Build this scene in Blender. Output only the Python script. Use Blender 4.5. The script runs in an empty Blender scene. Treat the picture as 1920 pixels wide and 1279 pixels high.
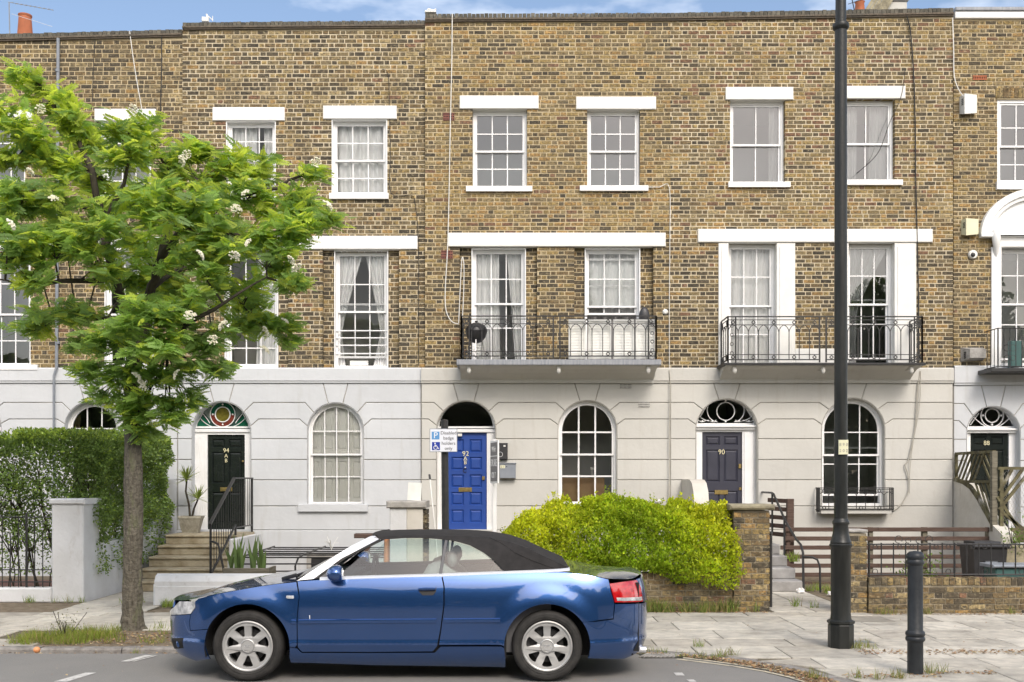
import bpy, bmesh, math, random
from mathutils import Vector, Matrix
from mathutils.geometry import tessellate_polygon, delaunay_2d_cdt
R = random.Random(11)
rad = math.radians
S = bpy.context.scene
COL = S.collection
EYE = 1.79            # camera height
FPX = 2000.0          # focal length in photo pixels
# ---------------------------------------------------------------- camera
cd = bpy.data.cameras.new('camera')
cam = bpy.data.objects.new('camera', cd)
COL.objects.link(cam)
cam.location = (0, 0, EYE)
cam.rotation_euler = (rad(90), 0, 0)
cd.sensor_width = 36.0
cd.lens = 36.0 * FPX / 1920.0
cd.shift_y = 260.5 / 1920.0
cd.clip_start = 0.1
cd.clip_end = 2000
S.camera = cam
# ---------------------------------------------------------------- sky and sun
SUN_EL, SUN_AZ = rad(43), rad(163)     # azimuth measured clockwise from +Y (behind the camera, towards its right)
W = bpy.data.worlds.new('World')
S.world = W
W.use_nodes = True
nt = W.node_tree
for n in list(nt.nodes): nt.nodes.remove(n)
wo = nt.nodes.new('ShaderNodeOutputWorld')
bg = nt.nodes.new('ShaderNodeBackground')
sky = nt.nodes.new('ShaderNodeTexSky')
sky.sky_type = 'NISHITA'
sky.sun_disc = False
sky.sun_elevation = SUN_EL
sky.sun_rotation = SUN_AZ
sky.air_density = 1.0
sky.dust_density = 3.5
sky.ozone_density = 0.7
# broken white cloud over the whole dome
tc = nt.nodes.new('ShaderNodeTexCoord')
mp = nt.nodes.new('ShaderNodeMapping')
mp.inputs['Scale'].default_value = (1.0, 1.0, 2.6)
mp.inputs['Location'].default_value = (3.1, 1.35, 0.4)
nz = nt.nodes.new('ShaderNodeTexNoise')
nz.inputs['Scale'].default_value = 1.7
nz.inputs['Detail'].default_value = 7
nz.inputs['Roughness'].default_value = 0.55
cr = nt.nodes.new('ShaderNodeValToRGB')
cr.color_ramp.elements[0].position = 0.46
cr.color_ramp.elements[1].position = 0.62
mx = nt.nodes.new('ShaderNodeMix')
mx.data_type = 'RGBA'
mx.inputs[7].default_value = (9.0, 9.0, 8.9, 1)
nt.links.new(tc.outputs['Generated'], mp.inputs['Vector'])
nt.links.new(mp.outputs['Vector'], nz.inputs['Vector'])
nt.links.new(nz.outputs['Fac'], cr.inputs['Fac'])
nt.links.new(cr.outputs['Color'], mx.inputs[0])
nt.links.new(sky.outputs['Color'], mx.inputs[6])
nt.links.new(mx.outputs[2], bg.inputs['Color'])
bg.inputs['Strength'].default_value = 0.15
nt.links.new(bg.outputs['Background'], wo.inputs['Surface'])
sd = bpy.data.lights.new('sun', 'SUN')
sd.energy = 1.1
sd.angle = rad(18)
sd.color = (1.0, 0.965, 0.91)
sun = bpy.data.objects.new('sun', sd)
COL.objects.link(sun)
sdir = Vector((math.sin(SUN_AZ) * math.cos(SUN_EL), math.cos(SUN_AZ) * math.cos(SUN_EL), math.sin(SUN_EL)))
sun.rotation_euler = sdir.to_track_quat('Z', 'Y').to_euler()
sun.location = sdir * 60
vs = S.view_settings
vs.view_transform = 'Standard'
vs.look = 'None'
vs.exposure = 0.6
vs.gamma = 1.0
vs.use_curve_mapping = False
S.render.engine = 'CYCLES'
S.cycles.max_bounces = 8
S.cycles.transparent_max_bounces = 24

# ---------------------------------------------------------------- materials
def mat(name, c, rough=0.7, c2=None, ns=6.0, nd=4, lo=0.35, hi=0.65, bump=0.0, bs=40.0, metal=0.0, spec=0.5, coat=0.0,
        tint=False, transl=0.0, stretch=None, dist=0.02, extra=None, tcol=None, patch=0.0):
    m = bpy.data.materials.new(name)
    m.use_nodes = True
    t = m.node_tree
    b = t.nodes['Principled BSDF']
    b.inputs['Roughness'].default_value = rough
    b.inputs['Metallic'].default_value = metal
    b.inputs['Specular IOR Level'].default_value = spec
    b.inputs['Coat Weight'].default_value = coat
    b.inputs['Coat Roughness'].default_value = 0.03
    pos = t.nodes.new('ShaderNodeNewGeometry').outputs['Position']
    if stretch:
        mpn = t.nodes.new('ShaderNodeMapping')
        mpn.inputs['Scale'].default_value = stretch
        t.links.new(pos, mpn.inputs['Vector'])
        pos = mpn.outputs['Vector']
    out = None
    if tint:
        a = t.nodes.new('ShaderNodeAttribute')
        a.attribute_name = 'tint'
        out = a.outputs['Color']
    if c2 is not None:
        n = t.nodes.new('ShaderNodeTexNoise')
        n.inputs['Scale'].default_value = ns
        n.inputs['Detail'].default_value = nd
        n.inputs['Roughness'].default_value = 0.6
        t.links.new(pos, n.inputs['Vector'])
        r = t.nodes.new('ShaderNodeMapRange')
        r.inputs[1].default_value = lo
        r.inputs[2].default_value = hi
        t.links.new(n.outputs['Fac'], r.inputs[0])
        x = t.nodes.new('ShaderNodeMix')
        x.data_type = 'RGBA'
        t.links.new(r.outputs[0], x.inputs[0])
        x.inputs[6].default_value = (*c, 1)
        x.inputs[7].default_value = (*c2, 1)
        if tint:
            mu = t.nodes.new('ShaderNodeMix')
            mu.data_type = 'RGBA'
            mu.blend_type = 'MULTIPLY'
            mu.inputs[0].default_value = 1
            t.links.new(out, mu.inputs[6])
            t.links.new(x.outputs[2], mu.inputs[7])
            out = mu.outputs[2]
        else:
            out = x.outputs[2]
    for (ec, es, elo, ehi, est) in (extra or []):      # further layers of dirt or wear
        n = t.nodes.new('ShaderNodeTexNoise')
        n.inputs['Scale'].default_value = es
        n.inputs['Detail'].default_value = 6
        n.inputs['Roughness'].default_value = 0.65
        if est:
            mpn = t.nodes.new('ShaderNodeMapping')
            mpn.inputs['Scale'].default_value = est
            t.links.new(t.nodes.new('ShaderNodeNewGeometry').outputs['Position'], mpn.inputs['Vector'])
            t.links.new(mpn.outputs['Vector'], n.inputs['Vector'])
        else:
            t.links.new(pos, n.inputs['Vector'])
        r = t.nodes.new('ShaderNodeMapRange')
        r.inputs[1].default_value = elo
        r.inputs[2].default_value = ehi
        t.links.new(n.outputs['Fac'], r.inputs[0])
        x = t.nodes.new('ShaderNodeMix')
        x.data_type = 'RGBA'
        t.links.new(r.outputs[0], x.inputs[0])
        if out is None: x.inputs[6].default_value = (*c, 1)
        else: t.links.new(out, x.inputs[6])
        x.inputs[7].default_value = (*ec, 1)
        out = x.outputs[2]
    if patch:                                        # each piece painted a shade differently
        oi = t.nodes.new('ShaderNodeObjectInfo')
        r = t.nodes.new('ShaderNodeMapRange')
        r.inputs[3].default_value = 1 - patch; r.inputs[4].default_value = 1
        t.links.new(oi.outputs['Random'], r.inputs[0])
        x = t.nodes.new('ShaderNodeMix'); x.data_type = 'RGBA'; x.blend_type = 'MULTIPLY'; x.inputs[0].default_value = 1
        t.links.new(out, x.inputs[6]); t.links.new(r.outputs[0], x.inputs[7])
        out = x.outputs[2]
    if out is None: b.inputs['Base Color'].default_value = (*c, 1)
    else: t.links.new(out, b.inputs['Base Color'])
    if bump:
        n = t.nodes.new('ShaderNodeTexNoise')
        n.inputs['Scale'].default_value = bs
        n.inputs['Detail'].default_value = 5
        t.links.new(t.nodes.new('ShaderNodeNewGeometry').outputs['Position'], n.inputs['Vector'])
        bp = t.nodes.new('ShaderNodeBump')
        bp.inputs['Strength'].default_value = bump
        bp.inputs['Distance'].default_value = dist
        t.links.new(n.outputs['Fac'], bp.inputs['Height'])
        t.links.new(bp.outputs['Normal'], b.inputs['Normal'])
    if transl:
        tr = t.nodes.new('ShaderNodeBsdfTranslucent')
        if out is None: tr.inputs['Color'].default_value = (*c, 1)
        elif tcol:                                   # light through a leaf is yellower and stronger than off it
            mu = t.nodes.new('ShaderNodeMix'); mu.data_type = 'RGBA'; mu.blend_type = 'MULTIPLY'; mu.inputs[0].default_value = 1
            t.links.new(out, mu.inputs[6]); mu.inputs[7].default_value = (*tcol, 1)
            t.links.new(mu.outputs[2], tr.inputs['Color'])
        else: t.links.new(out, tr.inputs['Color'])
        ms = t.nodes.new('ShaderNodeMixShader')
        ms.inputs[0].default_value = transl
        o = t.nodes['Material Output']
        t.links.new(b.outputs[0], ms.inputs[1])
        t.links.new(tr.outputs[0], ms.inputs[2])
        t.links.new(ms.outputs[0], o.inputs['Surface'])
    return m

def glass(name, ior=1.7, tintc=(0.9, 0.95, 0.93), rough=0.0, wave=0.0, base=0.0):
    """thin flat glass: Fresnel mirror over a tinted clear pane"""
    m = bpy.data.materials.new(name)
    m.use_nodes = True
    t = m.node_tree
    for n in list(t.nodes): t.nodes.remove(n)
    o = t.nodes.new('ShaderNodeOutputMaterial')
    tr = t.nodes.new('ShaderNodeBsdfTransparent')
    tr.inputs['Color'].default_value = (*tintc, 1)
    gl = t.nodes.new('ShaderNodeBsdfGlossy')
    gl.inputs['Roughness'].default_value = rough
    fr = t.nodes.new('ShaderNodeFresnel')
    fr.inputs['IOR'].default_value = ior
    ms = t.nodes.new('ShaderNodeMixShader')
    t.links.new(fr.outputs[0], ms.inputs[0])
    t.links.new(tr.outputs[0], ms.inputs[1])
    t.links.new(gl.outputs[0], ms.inputs[2])
    if wave:
        n = t.nodes.new('ShaderNodeTexNoise')
        n.inputs['Scale'].default_value = 2.2
        n.inputs['Detail'].default_value = 1
        t.links.new(t.nodes.new('ShaderNodeNewGeometry').outputs['Position'], n.inputs['Vector'])
        bp = t.nodes.new('ShaderNodeBump')
        bp.inputs['Strength'].default_value = wave
        bp.inputs['Distance'].default_value = 0.02
        t.links.new(n.outputs['Fac'], bp.inputs['Height'])
        t.links.new(bp.outputs['Normal'], gl.inputs['Normal'])
    t.links.new(ms.outputs[0], o.inputs['Surface'])
    return m

M = {}
M['brick'] = mat('brick_clay', (0.50, 0.50, 0.50), 0.9, (1.38, 1.36, 1.28), ns=19, nd=6, lo=0.33, hi=0.66, bump=0.5, bs=70, tint=True, spec=0.2,
                 extra=[((0.068, 0.06, 0.047), 24, 0.50, 0.64, (1, 1, 1.6)), ((0.36, 0.31, 0.20), 19, 0.57, 0.68, (1, 1, 1.8)), ((0.085, 0.076, 0.06), 0.75, 0.50, 1.0, (1.6, 1, 0.45))])
M['mortar'] = mat('lime_mortar', (0.58, 0.485, 0.32), 0.95, (0.41, 0.33, 0.205), ns=2.2, lo=0.35, hi=0.7, bump=0.6, bs=90, spec=0.1)
M['mortar_pale'] = mat('pale_mortar', (0.64, 0.56, 0.41), 0.95, (0.45, 0.37, 0.24), ns=1.6, lo=0.4, hi=0.65, bump=0.6, bs=90, spec=0.1)
M['mortar_dirty'] = mat('dirty_mortar', (0.36, 0.31, 0.23), 0.95, (0.17, 0.15, 0.11), ns=2.5, bump=0.6, bs=90, spec=0.1)
M['stucco_white'] = mat('white_stucco', (0.595, 0.612, 0.63), 0.75, (0.55, 0.568, 0.585), ns=1.3, bump=0.30, bs=9, spec=0.25, patch=0.06,
                        extra=[((0.47, 0.47, 0.45), 2.2, 0.55, 0.92, (3.0, 1, 0.35)), ((0.5, 0.47, 0.42), 9, 0.68, 0.9, None)])
M['stucco_cream'] = mat('cream_stucco', (0.57, 0.56, 0.52), 0.75, (0.53, 0.52, 0.482), ns=1.2, bump=0.30, bs=9, spec=0.25, patch=0.06,
                        extra=[((0.45, 0.425, 0.37), 2.0, 0.55, 0.92, (3.0, 1, 0.35)), ((0.45, 0.41, 0.34), 9, 0.68, 0.9, None)])
M['lintel_white'] = mat('white_lintel_paint', (0.84, 0.84, 0.83), 0.6, (0.78, 0.78, 0.76), ns=3, bump=0.1, bs=12,
                        extra=[((0.6, 0.58, 0.54), 5, 0.66, 0.95, None)])
M['lintel_cream'] = mat('cream_lintel_paint', (0.78, 0.775, 0.735), 0.6, (0.72, 0.71, 0.67), ns=3, bump=0.1, bs=12,
                        extra=[((0.55, 0.52, 0.46), 5, 0.66, 0.95, None)])
M['white_paint'] = mat('white_gloss_paint', (0.82, 0.82, 0.82), 0.4, (0.76, 0.76, 0.75), ns=4, extra=[((0.5, 0.48, 0.44), 9, 0.66, 0.9, None)])
M['groove'] = mat('stucco_groove', (0.42, 0.40, 0.36), 0.9, (0.28, 0.265, 0.235), ns=3)
M['coping'] = mat('coping_brick', (0.7, 0.7, 0.7), 0.95, (1.15, 1.15, 1.1), ns=20, bump=0.5, bs=60, tint=True, spec=0.15,
                  extra=[((0.10, 0.095, 0.085), 3, 0.5, 0.75, None)])
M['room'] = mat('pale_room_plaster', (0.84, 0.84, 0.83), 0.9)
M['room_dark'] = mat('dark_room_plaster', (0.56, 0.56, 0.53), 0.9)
M['glass'] = glass('window_glass', 2.2, (0.95, 0.97, 0.96), wave=0.012)
M['glass_clear'] = glass('clear_window_glass', 1.5, (0.98, 0.99, 0.985), wave=0.02)
M['curtain'] = mat('white_curtain_cloth', (0.90, 0.90, 0.89), 0.9, (0.86, 0.86, 0.86), ns=5, spec=0.1)
M['curtain_dark'] = mat('grey_curtain_cloth', (0.16, 0.15, 0.15), 0.9, (0.30, 0.29, 0.28), ns=5, stretch=(3, 1, 0.1), spec=0.1)
M['curtain_gold'] = mat('ochre_curtain_cloth', (0.34, 0.26, 0.13), 0.9, (0.22, 0.16, 0.08), ns=5, stretch=(3, 1, 0.1), spec=0.1)
M['shutter'] = mat('interior_shutter_paint', (0.88, 0.88, 0.84), 0.5, (0.84, 0.84, 0.80), ns=4)
M['iron'] = mat('black_iron', (0.018, 0.018, 0.019), 0.42, (0.03, 0.029, 0.028), ns=12, bump=0.15, bs=60)
M['lamp_paint'] = mat('black_lamp_post_paint', (0.014, 0.0155, 0.0145), 0.38, (0.026, 0.0275, 0.026), ns=5, spec=0.35, stretch=(3, 3, 0.5), bump=0.1, bs=30,
                      extra=[((0.09, 0.085, 0.075), 14, 0.66, 0.9, None)])
M['bollard'] = mat('blue_black_bollard_paint', (0.017, 0.020, 0.024), 0.45, (0.030, 0.034, 0.038), ns=7, spec=0.35, bump=0.15, bs=25,
                   extra=[((0.16, 0.16, 0.15), 17, 0.70, 0.86, (1, 1, 2.5))])
M['lead'] = mat('grey_lead', (0.20, 0.215, 0.24), 0.55, (0.32, 0.33, 0.35), ns=7, stretch=(3, 1, .4), bump=0.2, bs=10)
M['door_blue'] = mat('blue_door_paint', (0.014, 0.052, 0.25), 0.42, (0.017, 0.062, 0.285), ns=4, bump=0.06, bs=20,
                     extra=[((0.35, 0.4, 0.5), 26, 0.735, 0.78, None)])
M['door_black'] = mat('black_green_door_paint', (0.008, 0.012, 0.010), 0.25, (0.014, 0.018, 0.016), ns=5, bump=0.05, bs=14)
M['door_slate'] = mat('slate_blue_door_paint', (0.034, 0.035, 0.052), 0.4, (0.042, 0.043, 0.062), ns=5, bump=0.05, bs=14)
M['brass'] = mat('brass', (0.60, 0.45, 0.18), 0.35, (0.45, 0.33, 0.13), ns=20, metal=1.0)
M['number'] = mat('pale_brass_numeral', (0.72, 0.66, 0.42), 0.4)
M['steel'] = mat('brushed_steel', (0.55, 0.55, 0.54), 0.35, metal=1.0)
M['stone_step'] = mat('worn_stone_step', (0.44, 0.39, 0.29), 0.9, (0.25, 0.205, 0.13), ns=3.5, lo=0.4, hi=0.75, bump=0.5, bs=30, spec=0.15,
                      extra=[((0.08, 0.07, 0.05), 2.0, 0.62, 0.85, (1, 1, 3))])
M['concrete_step'] = mat('grey_concrete_step', (0.36, 0.35, 0.34), 0.9, (0.25, 0.24, 0.23), ns=3.5, bump=0.3, bs=40, spec=0.15)
M['wall_white'] = mat('weathered_white_render', (0.64, 0.65, 0.66), 0.85, (0.57, 0.575, 0.575), ns=2.0, bump=0.35, bs=16, spec=0.2,
                      extra=[((0.33, 0.30, 0.25), 3.0, 0.60, 0.9, (1.5, 1.5, 0.6)), ((0.22, 0.20, 0.17), 7, 0.66, 0.86, None)])
M['wall_cream'] = mat('weathered_cream_render', (0.60, 0.575, 0.52), 0.85, (0.52, 0.49, 0.43), ns=2.0, bump=0.35, bs=16, spec=0.2,
                      extra=[((0.36, 0.31, 0.25), 3.0, 0.58, 0.85, (2.5, 2.5, 0.5))])
M['cap_grey'] = mat('grey_stone_cap', (0.42, 0.40, 0.37), 0.9, (0.25, 0.24, 0.22), ns=7, bump=0.4, bs=30)
M['cap_yellow'] = mat('mossy_stone_cap', (0.34, 0.30, 0.2), 0.9, (0.18, 0.16, 0.11), ns=6, bump=0.5, bs=30)
M['timber_brown'] = mat('brown_stained_timber', (0.075, 0.048, 0.038), 0.75, (0.12, 0.082, 0.066), ns=5, stretch=(1, 1, 12), bump=0.3, bs=25, spec=0.2)
M['timber_grey'] = mat('weathered_timber', (0.22, 0.20, 0.155), 0.9, (0.12, 0.11, 0.08), ns=5, stretch=(1, 1, 8), bump=0.3, bs=25, spec=0.2)
M['timber_green'] = mat('mossy_trellis_timber', (0.17, 0.155, 0.085), 0.9, (0.075, 0.065, 0.04), ns=6, bump=0.4, bs=25, spec=0.2,
                        extra=[((0.36, 0.34, 0.30), 4, 0.56, 0.7, None)])
M['asphalt'] = mat('asphalt', (0.155, 0.151, 0.143), 0.9, (0.27, 0.262, 0.248), ns=160, nd=2, lo=0.3, hi=0.75, bump=0.7, bs=150, spec=0.25, dist=0.006,
                   extra=[((0.235, 0.226, 0.21), 0.9, 0.42, 0.72, None), ((0.23, 0.20, 0.16), 5, 0.66, 0.85, None), ((0.40, 0.385, 0.36), 62, 0.62, 0.70, None), ((0.07, 0.068, 0.064), 48, 0.64, 0.70, None)])
M['slab'] = mat('concrete_paving', (0.75, 0.75, 0.75), 0.9, (1.12, 1.1, 1.06), ns=6, lo=0.3, hi=0.7, bump=0.35, bs=60, tint=True, spec=0.15,
                extra=[((0.15, 0.135, 0.115), 2.2, 0.56, 0.85, None), ((0.12, 0.11, 0.095), 38, 0.63, 0.70, None), ((0.22, 0.205, 0.175), 0.8, 0.52, 0.72, None)])
M['joint'] = mat('earth_joint', (0.11, 0.095, 0.07), 1.0, (0.17, 0.15, 0.11), ns=20, bump=0.5, bs=80, spec=0.1)
M['kerb'] = mat('granite_kerb', (0.30, 0.285, 0.265), 0.85, (0.18, 0.165, 0.15), ns=9, bump=0.5, bs=40, spec=0.2,
                extra=[((0.06, 0.055, 0.05), 2.5, 0.55, 0.8, None)])
M['earth'] = mat('earth', (0.15, 0.12, 0.085), 1.0, (0.23, 0.19, 0.14), ns=9, bump=0.8, bs=40, spec=0.1)
M['tile_red'] = mat('red_quarry_tile', (0.30, 0.13, 0.09), 0.8, (0.22, 0.10, 0.075), ns=8)
M['road_white'] = mat('worn_white_road_paint', (0.62, 0.61, 0.58), 0.8, (0.42, 0.41, 0.39), ns=14, extra=[((0.13, 0.13, 0.125), 30, 0.58, 0.70, None)])
M['road_yellow'] = mat('worn_pale_road_paint', (0.58, 0.52, 0.38), 0.8, (0.36, 0.33, 0.26), ns=12, extra=[((0.13, 0.13, 0.125), 26, 0.56, 0.70, None)])
M['bark'] = mat('grey_bark', (0.155, 0.14, 0.112), 0.95, (0.07, 0.062, 0.048), ns=9, stretch=(4, 4, 1), lo=0.3, hi=0.7, bump=1.0, bs=26, spec=0.15, dist=0.03,
                extra=[((0.15, 0.165, 0.085), 3, 0.55, 0.8, None), ((0.04, 0.036, 0.03), 11, 0.60, 0.78, (2, 2, .7))])
M['branch'] = mat('dark_branch_bark', (0.075, 0.064, 0.05), 0.95, (0.045, 0.04, 0.032), ns=10, bump=0.5, bs=40, spec=0.15)
M['leaf'] = mat('rowan_leaf', (0.85, 0.85, 0.85), 0.5, (1.3, 1.25, 1.0), ns=1.6, lo=0.35, hi=0.65, tint=True, spec=0.35, transl=0.5, tcol=(1.9, 1.75, 1.2))
M['leaf_hedge'] = mat('privet_leaf', (0.8, 0.8, 0.8), 0.45, (1.2, 1.2, 1.1), ns=3, tint=True, spec=0.4, transl=0.35, tcol=(1.6, 1.5, 1.1))
M['leaf_gold'] = mat('golden_shrub_leaf', (0.85, 0.85, 0.85), 0.5, (1.15, 1.15, 1.0), ns=2, tint=True, spec=0.35, transl=0.45, tcol=(1.5, 1.45, 1.0))
M['grass'] = mat('grass_blade', (0.85, 0.85, 0.85), 0.7, (1.2, 1.15, 1.0), ns=5, tint=True, spec=0.2, transl=0.35, tcol=(1.5, 1.4, 1.0))
M['blossom'] = mat('cream_blossom', (0.86, 0.82, 0.62), 0.8, (0.90, 0.88, 0.74), ns=30, transl=0.15)
M['litter'] = mat('dry_leaf_litter', (0.9, 0.9, 0.9), 0.9, (1.1, 1.1, 1.1), ns=5, tint=True, spec=0.1)
M['terracotta'] = mat('terracotta', (0.42, 0.135, 0.06), 0.8, (0.34, 0.11, 0.05), ns=6)
M['airbrick'] = mat('red_air_brick', (0.25, 0.10, 0.075), 0.85, (0.18, 0.07, 0.055), ns=20)
M['dark'] = mat('shadow_black', (0.012, 0.012, 0.012), 0.9)
M['rubber'] = mat('black_rubber', (0.022, 0.021, 0.02), 0.75, (0.04, 0.038, 0.035), ns=12, bump=0.2, bs=60, spec=0.3)
M['plastic_white'] = mat('white_plastic', (0.75, 0.75, 0.72), 0.45, (0.66, 0.66, 0.62), ns=4)
M['plastic_cream'] = mat('yellowed_plastic', (0.72, 0.71, 0.50), 0.45, (0.64, 0.62, 0.43), ns=4)
M['plastic_black'] = mat('black_plastic', (0.02, 0.02, 0.022), 0.45, (0.032, 0.032, 0.034), ns=6)
M['plastic_green'] = mat('teal_plastic', (0.05, 0.125, 0.115), 0.5, (0.042, 0.105, 0.098), ns=6)
M['concrete_pot'] = mat('cast_stone_pot', (0.40, 0.375, 0.31), 0.9, (0.27, 0.25, 0.2), ns=12, bump=0.3, bs=40)
M['cable_white'] = mat('white_cable_sheath', (0.70, 0.69, 0.65), 0.6)
M['cable_black'] = mat('black_cable_sheath', (0.02, 0.019, 0.018), 0.6)
M['cable_grey'] = mat('grey_cable_sheath', (0.40, 0.38, 0.33), 0.6)
M['grey_metal'] = mat('grey_painted_metal', (0.20, 0.22, 0.25), 0.4, (0.25, 0.27, 0.30), ns=5)
M['sign_white'] = mat('white_sign_face', (0.72, 0.74, 0.78), 0.4)
M['sign_blue'] = mat('blue_sign_print', (0.10, 0.28, 0.55), 0.4)
M['sign_navy'] = mat('navy_sign_print', (0.012, 0.035, 0.30), 0.4)
M['ink'] = mat('black_ink', (0.015, 0.015, 0.017), 0.5)
M['ink_white'] = mat('white_ink', (0.8, 0.8, 0.8), 0.5)
M['board_grey'] = mat('grey_sale_board_print', (0.10, 0.095, 0.105), 0.4)
M['cardboard'] = mat('brown_cardboard', (0.40, 0.27, 0.15), 0.85, (0.34, 0.22, 0.12), ns=3)
M['orange'] = mat('orange_peel', (0.72, 0.25, 0.08), 0.5, (0.62, 0.3, 0.14), ns=14)
M['rag'] = mat('crumpled_white_paper', (0.72, 0.70, 0.68), 0.8)
M['glass_green'] = glass('green_stained_glass', 1.5, (0.02, 0.20, 0.10))
M['glass_red'] = glass('red_stained_glass', 1.5, (0.45, 0.10, 0.04))
M['glass_amber'] = glass('amber_stained_glass', 1.5, (0.30, 0.25, 0.03))
M['glass_grey'] = glass('grey_stained_glass', 1.6, (0.42, 0.50, 0.46))
M['glass_teal'] = glass('teal_stained_glass', 1.5, (0.06, 0.12, 0.10))
# ---------------------------------------------------------------- helpers
WL = {}      # world location of every parent
def P(px, py, Y):
    """the point at depth Y that the photo shows at pixel (px, py)"""
    return Vector(((px - 960.0) * Y / FPX, Y, EYE + (900.0 - py) * Y / FPX))
def X(px, Y): return (px - 960.0) * Y / FPX
def Z(py, Y): return EYE + (900.0 - py) * Y / FPX

class MB:
    def __init__(s): s.v = []; s.f = []; s.c = []; s.m = []
    def add(s, vs, fs, tint=(1, 1, 1), m=0):
        o = len(s.v)
        s.v.extend(vs)
        for f in fs:
            s.f.append(tuple(i + o for i in f)); s.c.append(tint); s.m.append(m)
    def box(s, x0, x1, y0, y1, z0, z1, tint=(1, 1, 1), m=0, back=True):
        v = [(x0, y0, z0), (x1, y0, z0), (x1, y0, z1), (x0, y0, z1), (x0, y1, z0), (x1, y1, z0), (x1, y1, z1), (x0, y1, z1)]
        f = [(0, 1, 2, 3), (1, 5, 6, 2), (4, 0, 3, 7), (3, 2, 6, 7), (4, 5, 1, 0)]
        if back: f.append((5, 4, 7, 6))
        s.add(v, f, tint, m)
    def cbox(s, x0, x1, y0, y1, z0, z1, b=0.01, tint=(1, 1, 1), m=0):
        """box with chamfered front face"""
        v = [(x0 + b, y0, z0 + b), (x1 - b, y0, z0 + b), (x1 - b, y0, z1 - b), (x0 + b, y0, z1 - b)]
        for y in (y0 + b, y1): v += [(x0, y, z0), (x1, y, z0), (x1, y, z1), (x0, y, z1)]
        f = [(0, 1, 2, 3), (8 + 3, 8 + 2, 8 + 1, 8)]
        for o in (0, 4):
            for i in range(4):
                j = (i + 1) % 4
                f.append((o + j, o + i, o + 4 + i, o + 4 + j))
        s.add(v, f, tint, m)
    def rbox(s, c, sx, sy, sz, rz=0.0, rx=0.0, ry=0.0, tint=(1, 1, 1), m=0):
        """box of full size sx, sy, sz, centred on c, turned"""
        mt = Matrix.Translation(c) @ Matrix.Rotation(rz, 4, 'Z') @ Matrix.Rotation(ry, 4, 'Y') @ Matrix.Rotation(rx, 4, 'X')
        v = [tuple(mt @ Vector((a * sx / 2, b * sy / 2, d * sz / 2))) for b in (-1, 1) for (a, d) in ((-1, -1), (1, -1), (1, 1), (-1, 1))]
        s.add(v, [(0, 1, 2, 3), (1, 5, 6, 2), (4, 0, 3, 7), (3, 2, 6, 7), (4, 5, 1, 0), (5, 4, 7, 6)], tint, m)
    def beam(s, a, b, w, h, up=(0, 0, 1), tint=(1, 1, 1), m=0):
        """square bar from a to b, w across and h along up"""
        a = Vector(a); b = Vector(b); d = (b - a).normalized(); u = Vector(up)
        u = (u - d * u.dot(d)).normalized(); r = d.cross(u)
        v = [tuple(p + r * (i * w / 2) + u * (j * h / 2)) for p in (a, b) for (i, j) in ((-1, -1), (1, -1), (1, 1), (-1, 1))]
        s.add(v, [(3, 2, 1, 0), (4, 5, 6, 7), (0, 1, 5, 4), (1, 2, 6, 5), (2, 3, 7, 6), (3, 0, 4, 7)], tint, m)
    def plate(s, poly, holes, y0, y1, ch=0.0, tint=(1, 1, 1), m=0, back=False, sides=True):
        """outline in (x, z) with holes, front at y0 and back at y1"""
        loops = [poly] + list(holes)
        tris = tessellate_polygon([[Vector((p[0], p[1], 0)) for p in l] for l in loops])
        flat = [p for l in loops for p in l]
        o = len(s.v)
        s.v.extend([(p[0], y0, p[1]) for p in flat])
        for t in tris:
            s.f.append(tuple(i + o for i in t)); s.c.append(tint); s.m.append(m)
        if back:
            o2 = len(s.v)
            s.v.extend([(p[0], y1, p[1]) for p in flat])
            for t in tris:
                s.f.append(tuple(i + o2 for i in reversed(t))); s.c.append(tint); s.m.append(m)
        if sides:
            for l in loops:
                n = len(l)
                vs = [(p[0], y0, p[1]) for p in l] + [(p[0], y1, p[1]) for p in l]
                s.add(vs, [(i, (i + 1) % n, n + (i + 1) % n, n + i) for i in range(n)], tint, m)
    def tube(s, pts, r, n=6, closed=False, cap=True, tint=(1, 1, 1), m=0):
        pts = [Vector(p) for p in pts]
        k = len(pts)
        rs = r if isinstance(r, (list, tuple)) else [r] * k
        ring = []
        u = None
        for i, p in enumerate(pts):
            if closed: d = pts[(i + 1) % k] - pts[i - 1]
            else: d = pts[min(i + 1, k - 1)] - pts[max(i - 1, 0)]
            if d.length < 1e-9: d = Vector((0, 0, 1))
            d.normalize()
            if u is None:
                u = Vector((0, 1, 0)) if abs(d.y) < 0.9 else Vector((1, 0, 0))
            u = u - d * u.dot(d)
            if u.length < 1e-6: u = d.orthogonal()
            u.normalize()
            w = d.cross(u)
            ring.append([tuple(p + (u * math.cos(a) + w * math.sin(a)) * rs[i]) for a in [2 * math.pi * (j + 0.5) / n for j in range(n)]])
        vs = [v for rg in ring for v in rg]
        fs = []
        for i in range(k if closed else k - 1):
            a, b = i * n, ((i + 1) % k) * n
            for j in range(n): fs.append((a + j, a + (j + 1) % n, b + (j + 1) % n, b + j))
        if cap and not closed:
            fs.append(tuple(reversed(range(n)))); fs.append(tuple((k - 1) * n + j for j in range(n)))
        s.add(vs, fs, tint, m)
    def ring(s, c, r, t, axis='Y', n=14, k=5, tint=(1, 1, 1), m=0, a0=0, a1=2 * math.pi):
        full = abs(a1 - a0 - 2 * math.pi) < 1e-6
        pts = []
        for i in range(n if full else n + 1):
            a = a0 + (a1 - a0) * i / n
            d = (math.cos(a) * r, math.sin(a) * r)
            pts.append(Vector(c) + (Vector((d[0], 0, d[1])) if axis == 'Y' else Vector((d[0], d[1], 0)) if axis == 'Z' else Vector((0, d[0], d[1]))))
        s.tube(pts, t, k, closed=full, tint=tint, m=m)
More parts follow.
